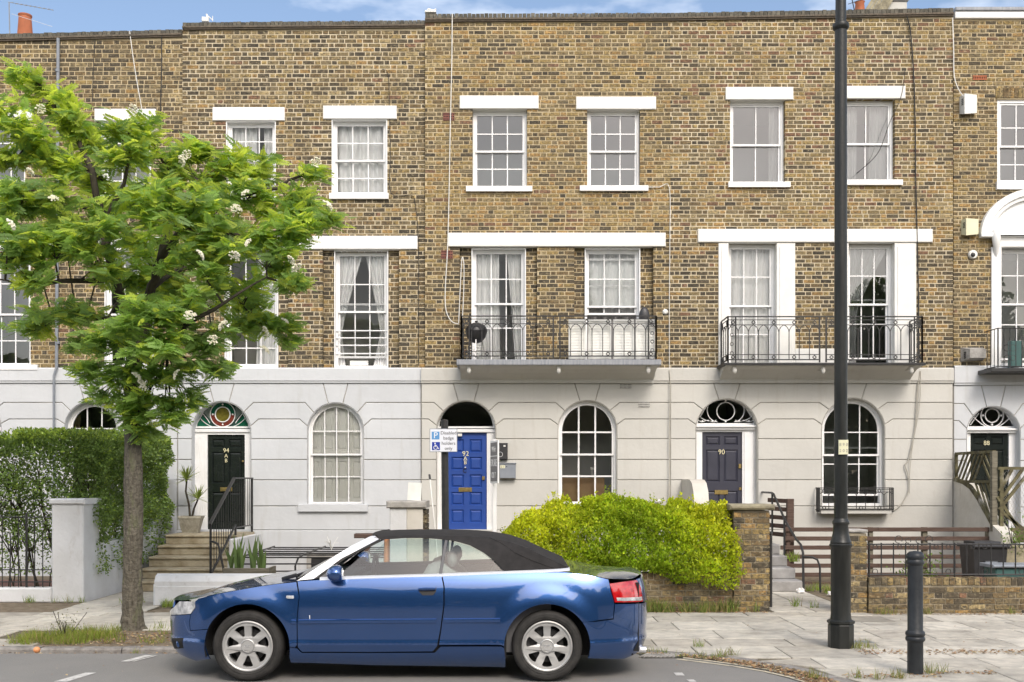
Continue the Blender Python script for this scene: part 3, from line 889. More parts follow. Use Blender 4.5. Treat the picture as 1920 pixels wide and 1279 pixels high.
# ---------------------------------------------------------------- stucco ground floor
ROWS = [718, 755, 786, 823, 862, 900, 949, 994]
def stucco(root, Y, px0, px1, arches, m, rows=ROWS, pybase=1098, string=(690, 718), stringm=None, ends=(0, 0)):
    """channelled stucco: every block a solid between recessed joints; arches = (cx, r, spring, bottom) in pixels"""
    s = Y / FPX
    g = .008
    x0, x1 = X(px0, Y), X(px1, Y)
    A = [(X(cx, Y), r * s, Z(sp, Y), Z(bt, Y)) for (cx, r, sp, bt) in arches]
    zr = [Z(p, Y) for p in rows]
    back = MB()
    out = [(x0, Z(pybase, Y)), (x1, Z(pybase, Y)), (x1, Z(string[0], Y)), (x0, Z(string[0], Y))]
    back.plate(out, [arch_poly(cx, r, sp, bt, 20) for (cx, r, sp, bt) in A], Y + .016, Y + .31)
    back.build('ground_floor_wall', M['groove'], root)
    rv = MB()                                         # smooth reveals round the openings
    for (cx, r, sp, bt) in A:
        o = arch_poly(cx, r, sp, bt, 20); i = arch_poly(cx, r - .004, sp, bt + .004, 20)
        rv.plate(o, [i], Y + .004, Y + .30)
    rv.build('reveal', m, root, smooth=True, angle=30)
    a1, a2, ak = rad(40), rad(9), rad(75)
    def side(k, arch, sg):
        """points down the side of row k where it meets an arch; sg=+1 when the block lies to the arch's right"""
        cx, r, sp, bt = arch
        q = lambda a: (cx + sg * r * math.cos(a), sp + r * math.sin(a))
        arc = lambda a, b, n: [q(a + (b - a) * i / n) for i in range(n + 1)]
        if k == 0: return [(cx + sg * (r * math.cos(ak) + .10), zr[0]), *arc(ak, a1, 6), (cx + sg * (r + .05), zr[1])]
        if k == 1: return [(cx + sg * (r + .05), zr[1]), *arc(a1, a2, 5), (cx + sg * (r + .15), zr[2])]
        if k == 2: return [(cx + sg * (r + .15), zr[2]), *arc(a2, 0, 2), (cx + sg * r, zr[3])]
        return [(cx + sg * r, zr[k]), (cx + sg * r, zr[k + 1])]
    def block(poly):
        if area(poly) < 0: poly = poly[::-1]
        q = inset(poly, g); q2 = inset(poly, g + .006)
        if len(q) != len(q2) or len(q) < 3: return
        b = MB()
        b.plate(q2, [], Y, Y + .005, sides=False)
        n = len(q)
        b.add([(p[0], Y, p[1]) for p in q2] + [(p[0], Y + .006, p[1]) for p in q] + [(p[0], Y + .02, p[1]) for p in q],
              [(i + o, (i + 1) % n + o, (i + 1) % n + o + n, i + n + o) for o in (0, n) for i in range(n)])
        b.build('stucco_block', m, root)
    A.sort()
    for k in range(len(zr) - 1):
        here = [a for a in A if zr[k + 1] > a[3] - .02 or k < 3]
        bounds = [None] + here + [None]
        for L, Rr in zip(bounds, bounds[1:]):
            lp = side(k, L, 1) if L else [(x0 + ends[0], zr[k]), (x0 + ends[0], zr[k + 1])]
            rp = side(k, Rr, -1) if Rr else [(x1 - ends[1], zr[k]), (x1 - ends[1], zr[k + 1])]
            if rp[0][0] - lp[0][0] < .03: continue
            block(lp + rp[::-1])
    for (cx, r, sp, bt) in A:                         # keystones
        arc = [(cx + r * math.cos(ak + (math.pi - 2 * ak) * i / 4), sp + r * math.sin(ak + (math.pi - 2 * ak) * i / 4)) for i in range(5)]
        kx = r * math.cos(ak)
        q = [(cx - kx - .10, zr[0]), (cx + kx + .10, zr[0])] + arc
        block(q[::-1])
    b = MB()                                          # plinth
    b.cbox(x0 + ends[0], x1 - ends[1], Y - .02, Y + .02, Z(pybase, Y), zr[-1] - .004, .01)
    b.build('plinth', m, root)
    st = MB()
    za, zb = Z(string[1], Y), Z(string[0], Y)
    xa, xb = x0 + ends[0], x1 - ends[1]
    prof = [(0.03, za), (-.028, za), (-.028, za + .03), (-.045, za + .04), (-.045, zb - .02), (-.03, zb), (.05, zb + .012)]
    n = len(prof)
    st.add([(xa, Y + p, z) for (p, z) in prof] + [(xb, Y + p, z) for (p, z) in prof], [(i, i + n, i + n + 1, i + 1) for i in range(n - 1)] + [tuple(range(n))[::-1], tuple(range(n, 2 * n))])
    st.build('string_course', stringm or m, root)

def shell(root, Y, px0, px1, ptop):
    """the body of the house behind its front"""
    m = MB()
    x0, x1, z1 = X(px0, Y) + .01, X(px1, Y) - .01, Z(ptop, Y) - .55
    y0, y1 = Y + .3, Y + 9
    m.add([(x0, y0, -.15), (x1, y0, -.15), (x1, y0, z1), (x0, y0, z1), (x0, y1, -.15), (x1, y1, -.15), (x1, y1, z1), (x0, y1, z1)], [(4, 5, 6, 7), (0, 4, 7, 3), (5, 1, 2, 6), (0, 1, 5, 4)])
    m.build('rear_wall', M['mortar_dirty'], root)
    r = MB()
    r.add([(x0, y0, z1), (x1, y0, z1), (x1, (y0 + y1) / 2, z1 + .3), (x0, (y0 + y1) / 2, z1 + .3), (x1, y1, z1), (x0, y1, z1)], [(0, 1, 2, 3), (3, 2, 4, 5)])
    r.build('roof', M['lead'], root)

def door(root, px0, px1, py0, py1, Y, m, panels, label=None, hinge=False):
    """panelled door; panels = (x fraction 0, x fraction 1, z fraction 0, z fraction 1) from the foot"""
    x0, x1, z0, z1 = X(px0, Y), X(px1, Y), Z(py1, Y), Z(py0, Y)
    w, h = x1 - x0, z1 - z0
    d = MB()
    ps = [[(x0 + w * a, z0 + h * c), (x0 + w * b, z0 + h * c), (x0 + w * b, z0 + h * e), (x0 + w * a, z0 + h * e)] for (a, b, c, e) in panels]
    d.plate([(x0, z0), (x1, z0), (x1, z1), (x0, z1)], ps, Y, Y + .05)
    o = d.build('door', m, root)
    if label: o['label'] = label
    for q in ps:
        p = MB()
        a, b = q[0], q[2]
        ch = .018
        i1 = [(a[0] + ch, a[1] + ch), (b[0] - ch, a[1] + ch), (b[0] - ch, b[1] - ch), (a[0] + ch, b[1] - ch)]
        i2 = inset(i1, .028)
        n = 4
        p.add([(v[0], Y + .003, v[1]) for v in q] + [(v[0], Y + .024, v[1]) for v in i1] + [(v[0], Y + .006, v[1]) for v in i2], [(i, (i + 1) % n, n + (i + 1) % n, n + i) for i in range(4)] + [(4 + i, 4 + (i + 1) % n, 8 + (i + 1) % n, 8 + i) for i in range(4)] + [(8, 9, 10, 11)])
        p.build('panel', m, o)
    return o

def letterbox(o, px0, px1, py0, py1, Y, m='brass'):
    b = MB()
    b.cbox(X(px0, Y), X(px1, Y), Y - .012, Y, Z(py1, Y), Z(py0, Y), .004)
    b.cbox(X(px0 + 3, Y), X(px1 - 3, Y), Y - .018, Y - .011, Z(py1 - 2, Y), Z(py0 + 2, Y), .004)
    b.build('letterbox', M[m], o)

def knob(o, px, py, Y, r=.018, m='brass'):
    b = MB(); p = P(px, py, Y)
    b.lathe([(0, -.045), (r, -.04), (r * 1.1, -.025), (r * .5, -.015), (r * .6, 0)], p, 12, 'Y')
    b.build('knob', M[m], o, smooth=True)

# ---------------------------------------------------------------- balcony railings
def gothic(m, p0, p1, z0, z1, n, t=.0115, foot=.02):
    """cast-iron run of pointed arches with rosettes above and below"""
    p0, p1 = Vector(p0), Vector(p1)
    h = z1 - z0
    at = lambda u, f: Vector((p0.x + (p1.x - p0.x) * u, p0.y + (p1.y - p0.y) * u, z0 + h * f))
    for f in (0.06, .17, .82, .93, 1.0): m.tube([at(0, f), at(1, f)], t * (1.2 if f in (.06, 1.0) else .8), 4)
    for i in range(n + 1):
        u = i / n
        m.tube([at(u, .0 if i in (0, n) else .06), at(u, 1.0 if i in (0, n) else .66)], t * (1.6 if i in (0, n) else .85), 4)
    L = (p1 - p0).length
    horiz = abs(p1.x - p0.x) > abs(p1.y - p0.y)
    for i in range(n):
        a, b = i / n, (i + 1) / n
        c = (a + b) / 2
        m.tube([at(a, .66), at(a + (c - a) * .12, .72), at(a + (c - a) * .45, .78), at(c, .82)], t * .75, 4, cap=False)
        m.tube([at(b, .66), at(b - (c - a) * .12, .72), at(b - (c - a) * .45, .78), at(c, .82)], t * .75, 4, cap=False)
        if i % 2 == 0:
            for f in (.875, .115):
                q = at(c, f)
                m.ring(q, .028, t * .95, 'Y' if horiz else 'X', 8, 4)
                for dx, dz in ((.028, 0), (-.028, 0), (0, .028), (0, -.028)):
                    e = q + (Vector((dx, 0, dz)) if horiz else Vector((0, dx, dz)))
                    m.ball(e, .012, .012, .012, 5, 4)

def cable(label, pts, r=.006, m='cable_white', group=None):
    c = MB()
    sm = []
    P_ = [Vector(p) for p in pts]
    for i in range(len(P_) - 1):                     # rounded through its points
        a, b, c0, d = P_[max(i - 1, 0)], P_[i], P_[i + 1], P_[min(i + 2, len(P_) - 1)]
        for k in range(4):
            t = k / 4
            sm.append(.5 * ((2 * b) + (c0 - a) * t + (2 * a - 5 * b + 4 * c0 - d) * t * t + (3 * b - a - 3 * c0 + d) * t ** 3))
    sm.append(P_[-1])
    c.tube(sm, r, 5)
    return tag(c.build('cable', M[m]), label, 'cable', group)
# ---------------------------------------------------------------- the terrace
for k, c in (('glass_green', (.015, .13, .075)), ('glass_red', (.20, .05, .035)), ('glass_amber', (.16, .14, .025)), ('glass_grey', (.19, .23, .21)), ('glass_teal', (.035, .075, .065))):
    M[k] = mat('stained_' + k, c, .12, tuple(v * .7 for v in c), ns=18, spec=.6)
#        yellow ochre tan  brown dark vdark red  pale greybrown
W_TOP = [4.2, 2.0, 3.2, 2.0, 2.2, .7, .3, .8, 2.4]
W_MID = [4.5, 4.0, 2.2, 1.5, 1.3, .5, .8, 1.0, 1.2]
W_LOW = [1.8, 1.2, 1.6, 2.8, 3.6, 2.6, .2, .4, 1.8]
W_94T = [2.4, .8, 3.0, 3.0, 3.6, 1.4, .3, .8, 3.2]
W_96 = [1.0, .3, 2.6, 3.0, 4.2, 1.6, .1, .7, 3.4]
W_90T = [3.4, 1.0, 3.0, 2.2, 1.8, .5, 1.9, .5, 2.4]
W_88 = [3.2, 1.4, 2.6, 2.2, 2.0, .6, .2, .4, 3.0]
def wmix(top, mid, low, zl, zm):
    def f(x, z):
        z = z + .25 * math.sin(x * 1.9) + R.uniform(-.2, .2)
        return low if z < zl else mid if z < zm else top
    return f
ZL = Z(452, 20)          # below this the brick is older and sootier
def fanlight(root, cx, r, spring, Y, style, px_c=None):
    """half-round light over a door with its bars and panes"""
    s = Y / FPX
    c0, z0, rr = X(cx, Y), Z(spring, Y), r * s
    O = [(c0 - rr, z0)] + [(c0 + rr, z0)] + [(c0 + rr * math.cos(math.pi * i / 20), z0 + rr * math.sin(math.pi * i / 20)) for i in range(1, 20)]
    G = inset(O, .035)
    f = MB()
    f.plate(O, [G], Y, Y + .08)
    fl = f.build('fanlight', M['white_paint'], root)
    def pane(poly, gm, dy=.03):
        q = clip_convex(poly, G)
        if len(q) < 3: return
        m = MB(); m.plate(q, [], Y + dy, Y + dy + .004, sides=False)
        m.build('pane', gm, fl)
    circ = lambda a, z, ra, n=20, t0=0, t1=2 * math.pi: [(a + ra * math.cos(t0 + (t1 - t0) * i / n), z + ra * math.sin(t0 + (t1 - t0) * i / n)) for i in range(n + (0 if t1 - t0 > 6.2 else 1))]
    b = MB(); yb = Y + .02
    zc = z0 + rr * .50
    def wire(pts, t=.008):
        pts = [p for p in pts if p[1] > z0 + .02 and (p[0] - c0) ** 2 + (p[1] - z0) ** 2 < (rr - .02) ** 2]
        if len(pts) > 1: b.tube([(p[0], yb, p[1]) for p in pts], t, 4)
    if style == 'stained':
        pane(G, M['glass_teal'], .045)
        pane(circ(c0, zc, rr * .27), M['glass_amber'], .030)
        ring = lambda t0, t1: circ(c0, zc, rr * .44, 12, t0, t1) + circ(c0, zc, rr * .28, 12, t0, t1)[::-1]
        for t0, t1, gmat in ((0, math.pi, 'glass_green'), (math.pi, 2 * math.pi, 'glass_red')):
            m = MB(); m.plate(ring(t0, t1), [], Y + .032, Y + .036, sides=False); m.build('pane', M[gmat], fl)
        for sg in (-1, 1):
            pane([(c0 + sg * rr * .98, z0), (c0 + sg * rr * .34, z0), (c0 + sg * rr * .80, z0 + rr * .52)][::-sg], M['glass_green'], .034)
            pane([(c0 + sg * rr * .44, z0 + rr * .3), (c0 + sg * rr * .74, z0 + rr * .62), (c0 + sg * rr * .45, z0 + rr * .82)][::sg], M['glass_grey'], .035)
            pane([(c0 + sg * rr * .98, z0), (c0 + sg * rr * .80, z0 + rr * .55), (c0 + sg * rr * .96, z0 + rr * .3)][::-sg], M['glass_amber'] if sg < 0 else M['glass_red'], .033)
            wire(circ(c0 + sg * rr * .05, z0 + rr * .98, rr * .98, 24, math.pi * 1.5, math.pi * (1.5 + sg * .5)))
            wire([(c0 + sg * rr * (.40 + .5 * t), z0 + rr * (.02 + .7 * t ** .7)) for t in [i / 8 for i in range(9)]])
            wire([(c0 + sg * rr * (1 - .30 * t), z0 + rr * (.03 + .55 * t)) for t in [i / 6 for i in range(7)]])
        b.ring((c0, yb, zc), rr * .27, .012, 'Y', 20, 4)
        b.ring((c0, yb, zc), rr * .45, .010, 'Y', 24, 4)
        for dx, dz in ((1, 0), (-1, 0), (0, 1), (0, -1)): b.ball((c0 + dx * rr * .36, yb, zc + dz * rr * .36), .018, .012, .018, 6, 4)
    elif style == 'plain':
        pane(G, M['glass_clear'])
    elif style == 'loops':
        pane(G, M['glass_clear'])
        b.ring((c0, yb, z0 + rr * .46), rr * .30, .011, 'Y', 22, 4)
        for sg in (-1, 1):
            for (a, w) in ((.30, .62), (.60, .95)):
                wire([(c0 + sg * rr * (.16 + (w - .16) * math.sin(t) ** .8) , z0 + rr * (.10 + .84 * (1 + math.cos(t)) / 2 * (1 - .25 * a))) for t in [math.pi * (.08 + .86 * i / 16) for i in range(17)]], .009)
                b.ball((c0 + sg * rr * (w - .17), yb, z0 + rr * .13), .02, .012, .02, 6, 4)
                wire([(c0 + sg * rr * (w - .30 + .28 * i / 8), z0 + rr * (.17 - .06 * math.sin(math.pi * i / 8))) for i in range(9)], .009)
        b.ball((c0, yb, z0 + rr * .12), .022, .012, .022, 6, 4); b.ball((c0, yb, z0 + rr * .82), .022, .012, .022, 6, 4)
    elif style == 'eye':
        pane(G, M['glass_clear'])
        b.ring((c0, yb, zc), rr * .27, .012, 'Y', 22, 4)
        b.ring((c0, yb, zc), rr * .44, .011, 'Y', 24, 4)
        for sg in (-1, 1):
            wire([(c0 + sg * rr * (.10 + .88 * t), z0 + rr * (.92 - .88 * t ** 1.8)) for t in [i / 10 for i in range(11)]], .010)
            wire([(c0 + sg * rr * (.10 + .80 * t), z0 + rr * (.03 + .62 * t ** 1.6)) for t in [i / 10 for i in range(11)]], .010)
            wire([(c0 + sg * rr * (.52 + .40 * t), z0 + rr * (.56 * (1 - t) + .03)) for t in [i / 6 for i in range(7)]], .009)
        for dx, dz in ((1, 0), (-1, 0), (0, 1), (0, -1)): b.ball((c0 + dx * rr * .355, yb, zc + dz * rr * .355), .022, .012, .022, 6, 4)
    if b.v: b.build('fanlight_bar', M['white_paint'], fl)
    r = MB()
    y0, y1, a, c_ = Y + .3, Y + 3.3, c0 - rr - .1, c0 + rr + .1
    za, zb = z0 - .4, z0 + rr + .1
    r.add([(a, y0, za), (c_, y0, za), (c_, y0, zb), (a, y0, zb), (a, y1, za), (c_, y1, za), (c_, y1, zb), (a, y1, zb)], [(4, 5, 6, 7), (0, 4, 7, 3), (5, 1, 2, 6), (7, 6, 2, 3), (0, 1, 5, 4)])
    r.build('room', M['room_dark'], root)
    return fl

def doorway(root, Y, cx, r, spring, bottom, dpx, m='white_paint', trans=None, dep=.16, fluted=False, moulded=False):
    """jambs and transom within an arched doorway; dpx = door edges and head in pixels"""
    s = Y / FPX
    x0, x1 = X(cx, Y) - r * s, X(cx, Y) + r * s
    yd = Y + dep
    a, b, top = X(dpx[0], yd + .04), X(dpx[1], yd + .04), Z(dpx[2], yd)
    zb = Z(bottom, Y)
    zt = Z(spring, Y)
    f = MB()
    f.box(x0 + .003, a, yd, yd + .13, zb, zt - .002)
    f.box(b, x1 - .003, yd, yd + .13, zb, zt - .002)
    f.box(a, b, yd + .001, yd + .13, top, zt - .003)
    for (p, q) in ((x0, a), (b, x1)):
        if q - p > .09 and fluted:
            n = max(2, int((q - p - .03) / .028))
            for i in range(n):
                c = p + .02 + (q - p - .03) * (i + .5) / n
                f.tube([(c, yd, zb + .15), (c, yd, top - .03)], .008, 6)
        elif q - p > .14:
            f.cbox(p + .03, q - .04, yd - .02, yd + .01, zb + .02, top - .02, .008)
    f.cbox(x0 + .005, x1 - .005, yd - .03, yd + .1, zt - .045, zt + .02, .012)
    if moulded:
        f.cbox(x0 - .03, x1 + .02, yd - .10, yd + .02, zt - .012, zt + .035, .012)
        f.cbox(x0 + .005, x1 - .005, yd - .06, yd + .02, zt - .055, zt - .013, .010)
    f.build('door_frame', M[m], root)
    t = MB(); t.box(x0 + .003, x1 - .003, Y + .02, yd + .3, zb - .04, zb - .002); t.build('threshold', M['cap_grey'], root)

SIX = [(.10, .45, .865, .955), (.55, .90, .865, .955), (.10, .45, .49, .82), (.55, .90, .49, .82), (.10, .45, .08, .40), (.55, .90, .08, .40)]
TEN = [(a, b, c, c + .135) for c in (.075, .255, .435, .615, .795) for (a, b) in ((.12, .43), (.57, .88))]

# ---- number 96: the end house behind the tree
Y96 = 20.10
h = thing('terraced_house', 'sooty brown brick terraced house behind the tree and hedge, its parapet lowest of the row', 'house', (X(130, Y96), Y96, 0), 'houses of the terrace')
brick_front(h, Y96, -90, 342, 76.6, 66, 690, [(-46, 47, 228, 372), (190, 283, 228, 372), (-40, 57, 470, 690), (196, 288, 470, 690)], [],
            lambda x, z: W_96 if z > 5.6 else (W_MID if z < 5.0 and R.random() < .7 else W_LOW), M['mortar'], course=.0835)
coping(h, Y96, -90, 342, 67, 56, 11)
lintel(h, 178, 293, 205, 228, Y96); lintel(h, -60, 62, 205, 228, Y96); lintel(h, -70, 300, 445, 470, Y96)
window(h, rect(190, 283, 228, 372, Y96), Y96, 3, [Z(p, Y96) for p in (265, 335)], Z(300, Y96), line=1, sillpx=(186, 288, 364, 375))
window(h, rect(-46, 47, 228, 372, Y96), Y96, 3, [Z(p, Y96) for p in (265, 335)], Z(300, Y96), line=1, sillpx=(-50, 51, 364, 375))
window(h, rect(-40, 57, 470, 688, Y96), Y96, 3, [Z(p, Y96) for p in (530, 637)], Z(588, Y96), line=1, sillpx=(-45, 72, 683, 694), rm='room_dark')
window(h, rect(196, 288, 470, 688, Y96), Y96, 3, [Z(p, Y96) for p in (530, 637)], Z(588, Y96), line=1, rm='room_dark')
stucco(h, Y96, -90, 333, [(-52, 54, 803, 994), (171, 50, 803, 949)], M['stucco_white'])
window(h, arch_poly(X(171, Y96), 50 * Y96 / FPX, Z(803, Y96), Z(949, Y96)), Y96, 3, [Z(p, Y96) for p in (803, 900)], Z(852, Y96), dep=.14, rm='room_dark', sillpx=(117, 226, 946, 958))
doorway(h, Y96, -52, 54, 803, 994, (-86, -14, 812)); fanlight(h, -52, 52, 803, Y96 + .18, 'plain')
door(h, -86, -14, 812, 994, Y96 + .2, M['door_black'], SIX)
shell(h, Y96, -90, 342, 66)
curtain('ochre curtain inside the arched window above the clipped hedge', X(128, 20.3), X(150, 20.3), X(128, 20.3), X(150, 20.3), Z(850, 20.3), Z(766, 20.3), 20.31, 4, .02, 'curtain_gold')

# ---- number 94
Y94 = 20.07
h = thing('terraced_house', 'brown brick terraced house with white ground floor and black-green front door numbered 94', 'house', (X(565, Y94), Y94, 0), 'houses of the terrace')
brick_front(h, Y94, 342, 797, 54, 50, 690, [(424, 517, 226, 368), (622, 726, 223, 365), (420, 520, 468, 690), (626, 727, 468, 690)],
            [(398, 540, 466, 690, .11), (605, 748, 466, 690, .11)], wmix(W_94T, W_94T, W_LOW, ZL, 7.2), M['mortar_pale'], course=.0815)
coping(h, Y94, 343, 797, 43, 39, 11)
lintel(h, 399, 534, 202, 227, Y94); lintel(h, 606, 744, 199, 224, Y94); lintel(h, 378, 783, 443, 468, Y94)
window(h, rect(424, 517, 227, 368, Y94), Y94, 3, [Z(p, Y94) for p in (262, 333)], Z(298, Y94), line=1, sillpx=(416, 520, 366, 377), gl=M['glass_clear'])
window(h, rect(622, 726, 224, 365, Y94), Y94, 3, [Z(p, Y94) for p in (265, 330)], Z(298, Y94), line=1, sillpx=(618, 729, 362, 374), gl=M['glass_clear'])
curtain('plain white curtain filling the upper window of the house with the black-green door', X(628, 20.3), X(724, 20.3), X(628, 20.3), X(724, 20.3), Z(362, 20.3), Z(232, 20.3), 20.34, 9, .03)
curtain('white curtain with a gap beside it in the upper window touched by the tree', X(428, 20.3), X(482, 20.3), X(428, 20.3), X(484, 20.3), Z(366, 20.3), Z(232, 20.3), 20.34, 6, .03)
curtain('narrow strip of white curtain in the upper window touched by the tree', X(494, 20.3), X(515, 20.3), X(494, 20.3), X(515, 20.3), Z(366, 20.3), Z(232, 20.3), 20.34, 3, .03)
yw = Y94 + .05
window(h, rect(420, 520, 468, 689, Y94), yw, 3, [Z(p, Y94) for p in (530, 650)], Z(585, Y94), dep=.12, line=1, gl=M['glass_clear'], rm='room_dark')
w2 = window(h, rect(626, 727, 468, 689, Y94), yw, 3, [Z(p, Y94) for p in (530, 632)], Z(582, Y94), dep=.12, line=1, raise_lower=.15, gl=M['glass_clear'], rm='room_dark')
gb = MB()
for p in (619, 632.5, 646.5, 662):
    gb.tube([(X(627, yw), yw + .10, Z(p, yw)), (X(726, yw), yw + .10, Z(p, yw))], .013, 6)
gb.build('guard_rail', M['white_paint'], w2)
yc = 20.365
curtain('white curtain tied back at the tree side of the tall open window', X(630, yc), X(682, yc), X(632, yc), X(648, yc), Z(688, yc), Z(474, yc), yc, 8, .025, knee=(.30, X(631, yc), X(642, yc)))
curtain('white curtain tied back beside the brick pier in the tall open window', X(684, yc), X(724, yc), X(700, yc), X(724, yc), Z(688, yc), Z(474, yc), yc, 8, .025, knee=(.30, X(712, yc), X(724, yc)))
curtain('pale drawn curtain in the tall window half hidden by the rowan tree', X(484, yc), X(518, yc), X(480, yc), X(518, yc), Z(688, yc), Z(474, yc), yc, 6, .025)
bx = MB(); bx.cbox(X(657, 20.4), X(691, 20.4), 20.33, 20.5, Z(686, 20.4), Z(677, 20.4), .006)
tag(bx.build('storage_box', M['plastic_white']), 'small white box on the sill of the open tall window', 'box')
stucco(h, Y94, 333, 790, [(415, 55, 808, 994), (629, 52.5, 808, 949)], M['stucco_white'])
Oa = arch_poly(X(629, Y94), 52.5 * Y94 / FPX, Z(808, Y94), Z(949, Y94))
window(h, Oa, Y94, 4, [Z(p, Y94) for p in (808, 894)], Z(852, Y94), dep=.10, fw=.04, sillpx=(560, 690, 945, 959), gl=M['glass_clear'], sillm=M['stucco_white'])
sh = MB()                                       # panelled shutters folded shut behind the panes
ys = Y94 + .215
for i in range(4):
    a, b = X(576 + 26.5 * i, ys), X(576 + 26.5 * (i + 1), ys)
    for (za, zb) in ((Z(944, ys), Z(853, ys)), (Z(852, ys), Z(752, ys))):
        sh.plate([(a + .003, za), (b - .003, za), (b - .003, zb), (a + .003, zb)], [[(a + .05, za + .1), (b - .05, za + .1), (b - .05, zb - .12), (a + .05, zb - .12)]], ys, ys + .03)
        sh.cbox(a + .065, b - .065, ys + .004, ys + .02, za + .115, zb - .135, .01)
        sh.box(a + .001, b - .001, ys + .02, ys + .03, za, zb)
sh.build('window_shutter', M['shutter'], h)
doorway(h, Y94, 415, 55, 806, 994, (390, 460, 815), fluted=True, dep=.18)
fanlight(h, 417, 52, 803, Y94 + .20, 'stained')
d = door(h, 390, 460, 815, 994, Y94 + .22, M['door_black'], SIX)
yd = Y94 + .205
text('94', .115, P(424, 845, yd), M['number'], d, 'door_number'); text('A', .10, P(424, 855, yd), M['number'], d, 'door_number'); text('B', .10, P(424, 864, yd), M['number'], d, 'door_number')
letterbox(d, 413, 436, 914, 921, Y94 + .22); knob(d, 456, 865, Y94 + .22, .016)
shell(h, Y94, 342, 797, 50)

# ---- number 92
Y92 = 20.0
h92 = h = thing('terraced_house', 'yellow brick terraced house with cream ground floor and bright blue front door numbered 92', 'house', (X(1027, Y92), Y92, 0), 'houses of the terrace')
brick_front(h, Y92, 797, 1257, 38, 35, 692, [(886, 988, 204, 353), (1101, 1200, 204, 353), (884, 986, 463, 682), (1097, 1201, 463, 682)],
            [(862, 1007, 461, 692, .11), (1077, 1225, 461, 692, .11)], wmix(W_TOP, W_MID, W_LOW, ZL, 7.7), M['mortar'], course=.0765)
coping(h, Y92, 797, 1257, 27, 25, 12)
lintel(h, 862, 1010, 180, 205, Y92, 'lintel_cream'); lintel(h, 1080, 1230, 182, 206, Y92, 'lintel_cream'); lintel(h, 840, 1248, 437, 463, Y92, 'lintel_cream')
for (a, b, sp) in ((886, 988, (874, 998, 349, 360)), (1101, 1200, (1087, 1215, 348, 359))):
    window(h, rect(a, b, 205, 352, Y92), Y92, 3, [Z(p, Y92) for p in (247, 312)], Z(280, Y92), dep=.12, sillpx=sp, fw=.045)
yw = Y92 + .05
window(h, rect(884, 986, 464, 682, Y92), yw, 3, [Z(p, Y92) for p in (520, 612)], Z(567, Y92), dep=.12, line=1, gl=M['glass_clear'])
window(h, rect(1097, 1201, 464, 682, Y92), yw, 3, [Z(p, Y92) for p in (520, 622)], Z(572, Y92), dep=.12, line=1, raise_lower=.90, gl=M['glass_clear'], rm='room_dark')
yc = 20.325
curtain('white pleated curtain in the window behind the kettle barbecue', X(888, yc), X(936, yc), X(888, yc), X(938, yc), Z(680, yc), Z(472, yc), yc, 8, .025)
curtain('white curtain swept aside between the barbecue and the brick pier', X(950, yc), X(983, yc), X(966, yc), X(984, yc), Z(680, yc), Z(472, yc), yc, 6, .025)
curtain('white net curtain in the raised sash above the louvred panels', X(1100, yc), X(1198, yc), X(1100, yc), X(1198, yc), Z(578, yc), Z(472, yc), yc, 10, .022)
curtain('dark grey striped curtain below the raised sash', X(1100, yc), X(1198, yc), X(1100, yc), X(1198, yc), Z(682, yc), Z(578, yc), yc - .005, 8, .035, 'curtain_dark')
stucco(h, Y92, 790, 1257, [(874, 55.5, 807, 994), (1101.5, 55, 806, 949)], M['stucco_cream'])
window(h, arch_poly(X(1101.5, Y92), 55 * Y92 / FPX, Z(806, Y92), Z(949, Y92)), Y92, 3, [Z(p, Y92) for p in (810, 893)], Z(852, Y92), dep=.10, fw=.045, bar=.03, rm='room_dark', gl=M['glass_clear'])
doorway(h, Y92, 874, 55.5, 806, 994, (837, 913, 811), dep=.18, fluted=True)
fanlight(h, 874, 54, 803, Y92 + .20, 'plain')
d = door(h, 837, 913, 811, 994, Y92 + .22, M['door_blue'], TEN)
yd = Y92 + .205
text('92', .13, P(873, 851, yd), M['number'], d, 'door_number'); text('A', .11, P(872.5, 860, yd), M['number'], d, 'door_number')
text('B', .10, P(872.5, 867.5, yd), M['number'], d, 'door_number'); text('C', .12, P(871.5, 882.5, yd), M['ink'], d, 'door_number'); knob(d, 872.5, 877, Y92 + .22, .014, 'steel')
letterbox(d, 860, 885, 914, 922, Y92 + .22)
b = MB(); b.cbox(X(904, Y92 + .22), X(909, Y92 + .22), Y92 + .19, Y92 + .22, Z(900, 20.2), Z(893, 20.2), .004); b.build('lock', M['brass'], d)
b = MB(); b.cbox(X(858, 20.1), X(866, 20.1), Y92 + .13, Y92 + .19, Z(818, 20.1), Z(813, 20.1), .004); b.build('door_closer', M['plastic_white'], h)
shell(h, Y92, 797, 1257, 38)

# ---- number 90
Y90 = 20.0
h90 = h = thing('terraced_house', 'brick terraced house with cream ground floor and slate-blue front door numbered 90', 'house', (X(1520, Y90), Y90, 0), 'houses of the terrace')
brick_front(h, Y90, 1257, 1787, 35, 28, 692, [(1369, 1472, 187, 345), (1578, 1678, 185, 342), (1347, 1491, 454, 692), (1567, 1718, 454, 692)], [],
            wmix(W_90T, W_MID, W_LOW, ZL, 7.9), M['mortar_pale'], course=.0765)
coping(h, Y90, 1257, 1787, 25, 16, 12)
lintel(h, 1360, 1487, 164, 188, Y90, 'lintel_cream'); lintel(h, 1565, 1697, 162, 186, Y90, 'lintel_cream'); lintel(h, 1308, 1748, 430, 455, Y90, 'lintel_cream')
window(h, rect(1369, 1472, 188, 345, Y90), Y90, 2, [], Z(268, Y90), dep=.12, sillpx=(1365, 1481, 341, 352))
window(h, rect(1578, 1678, 186, 342, Y90), Y90, 2, [], Z(266, Y90), dep=.12, sillpx=(1572, 1691, 337, 348))
curtain('white curtain hanging at one side of the two-paned sash by the lamp post', X(1441, yc), X(1468, yc), X(1441, yc), X(1468, yc), Z(343, yc), Z(196, yc), yc, 4, .022)
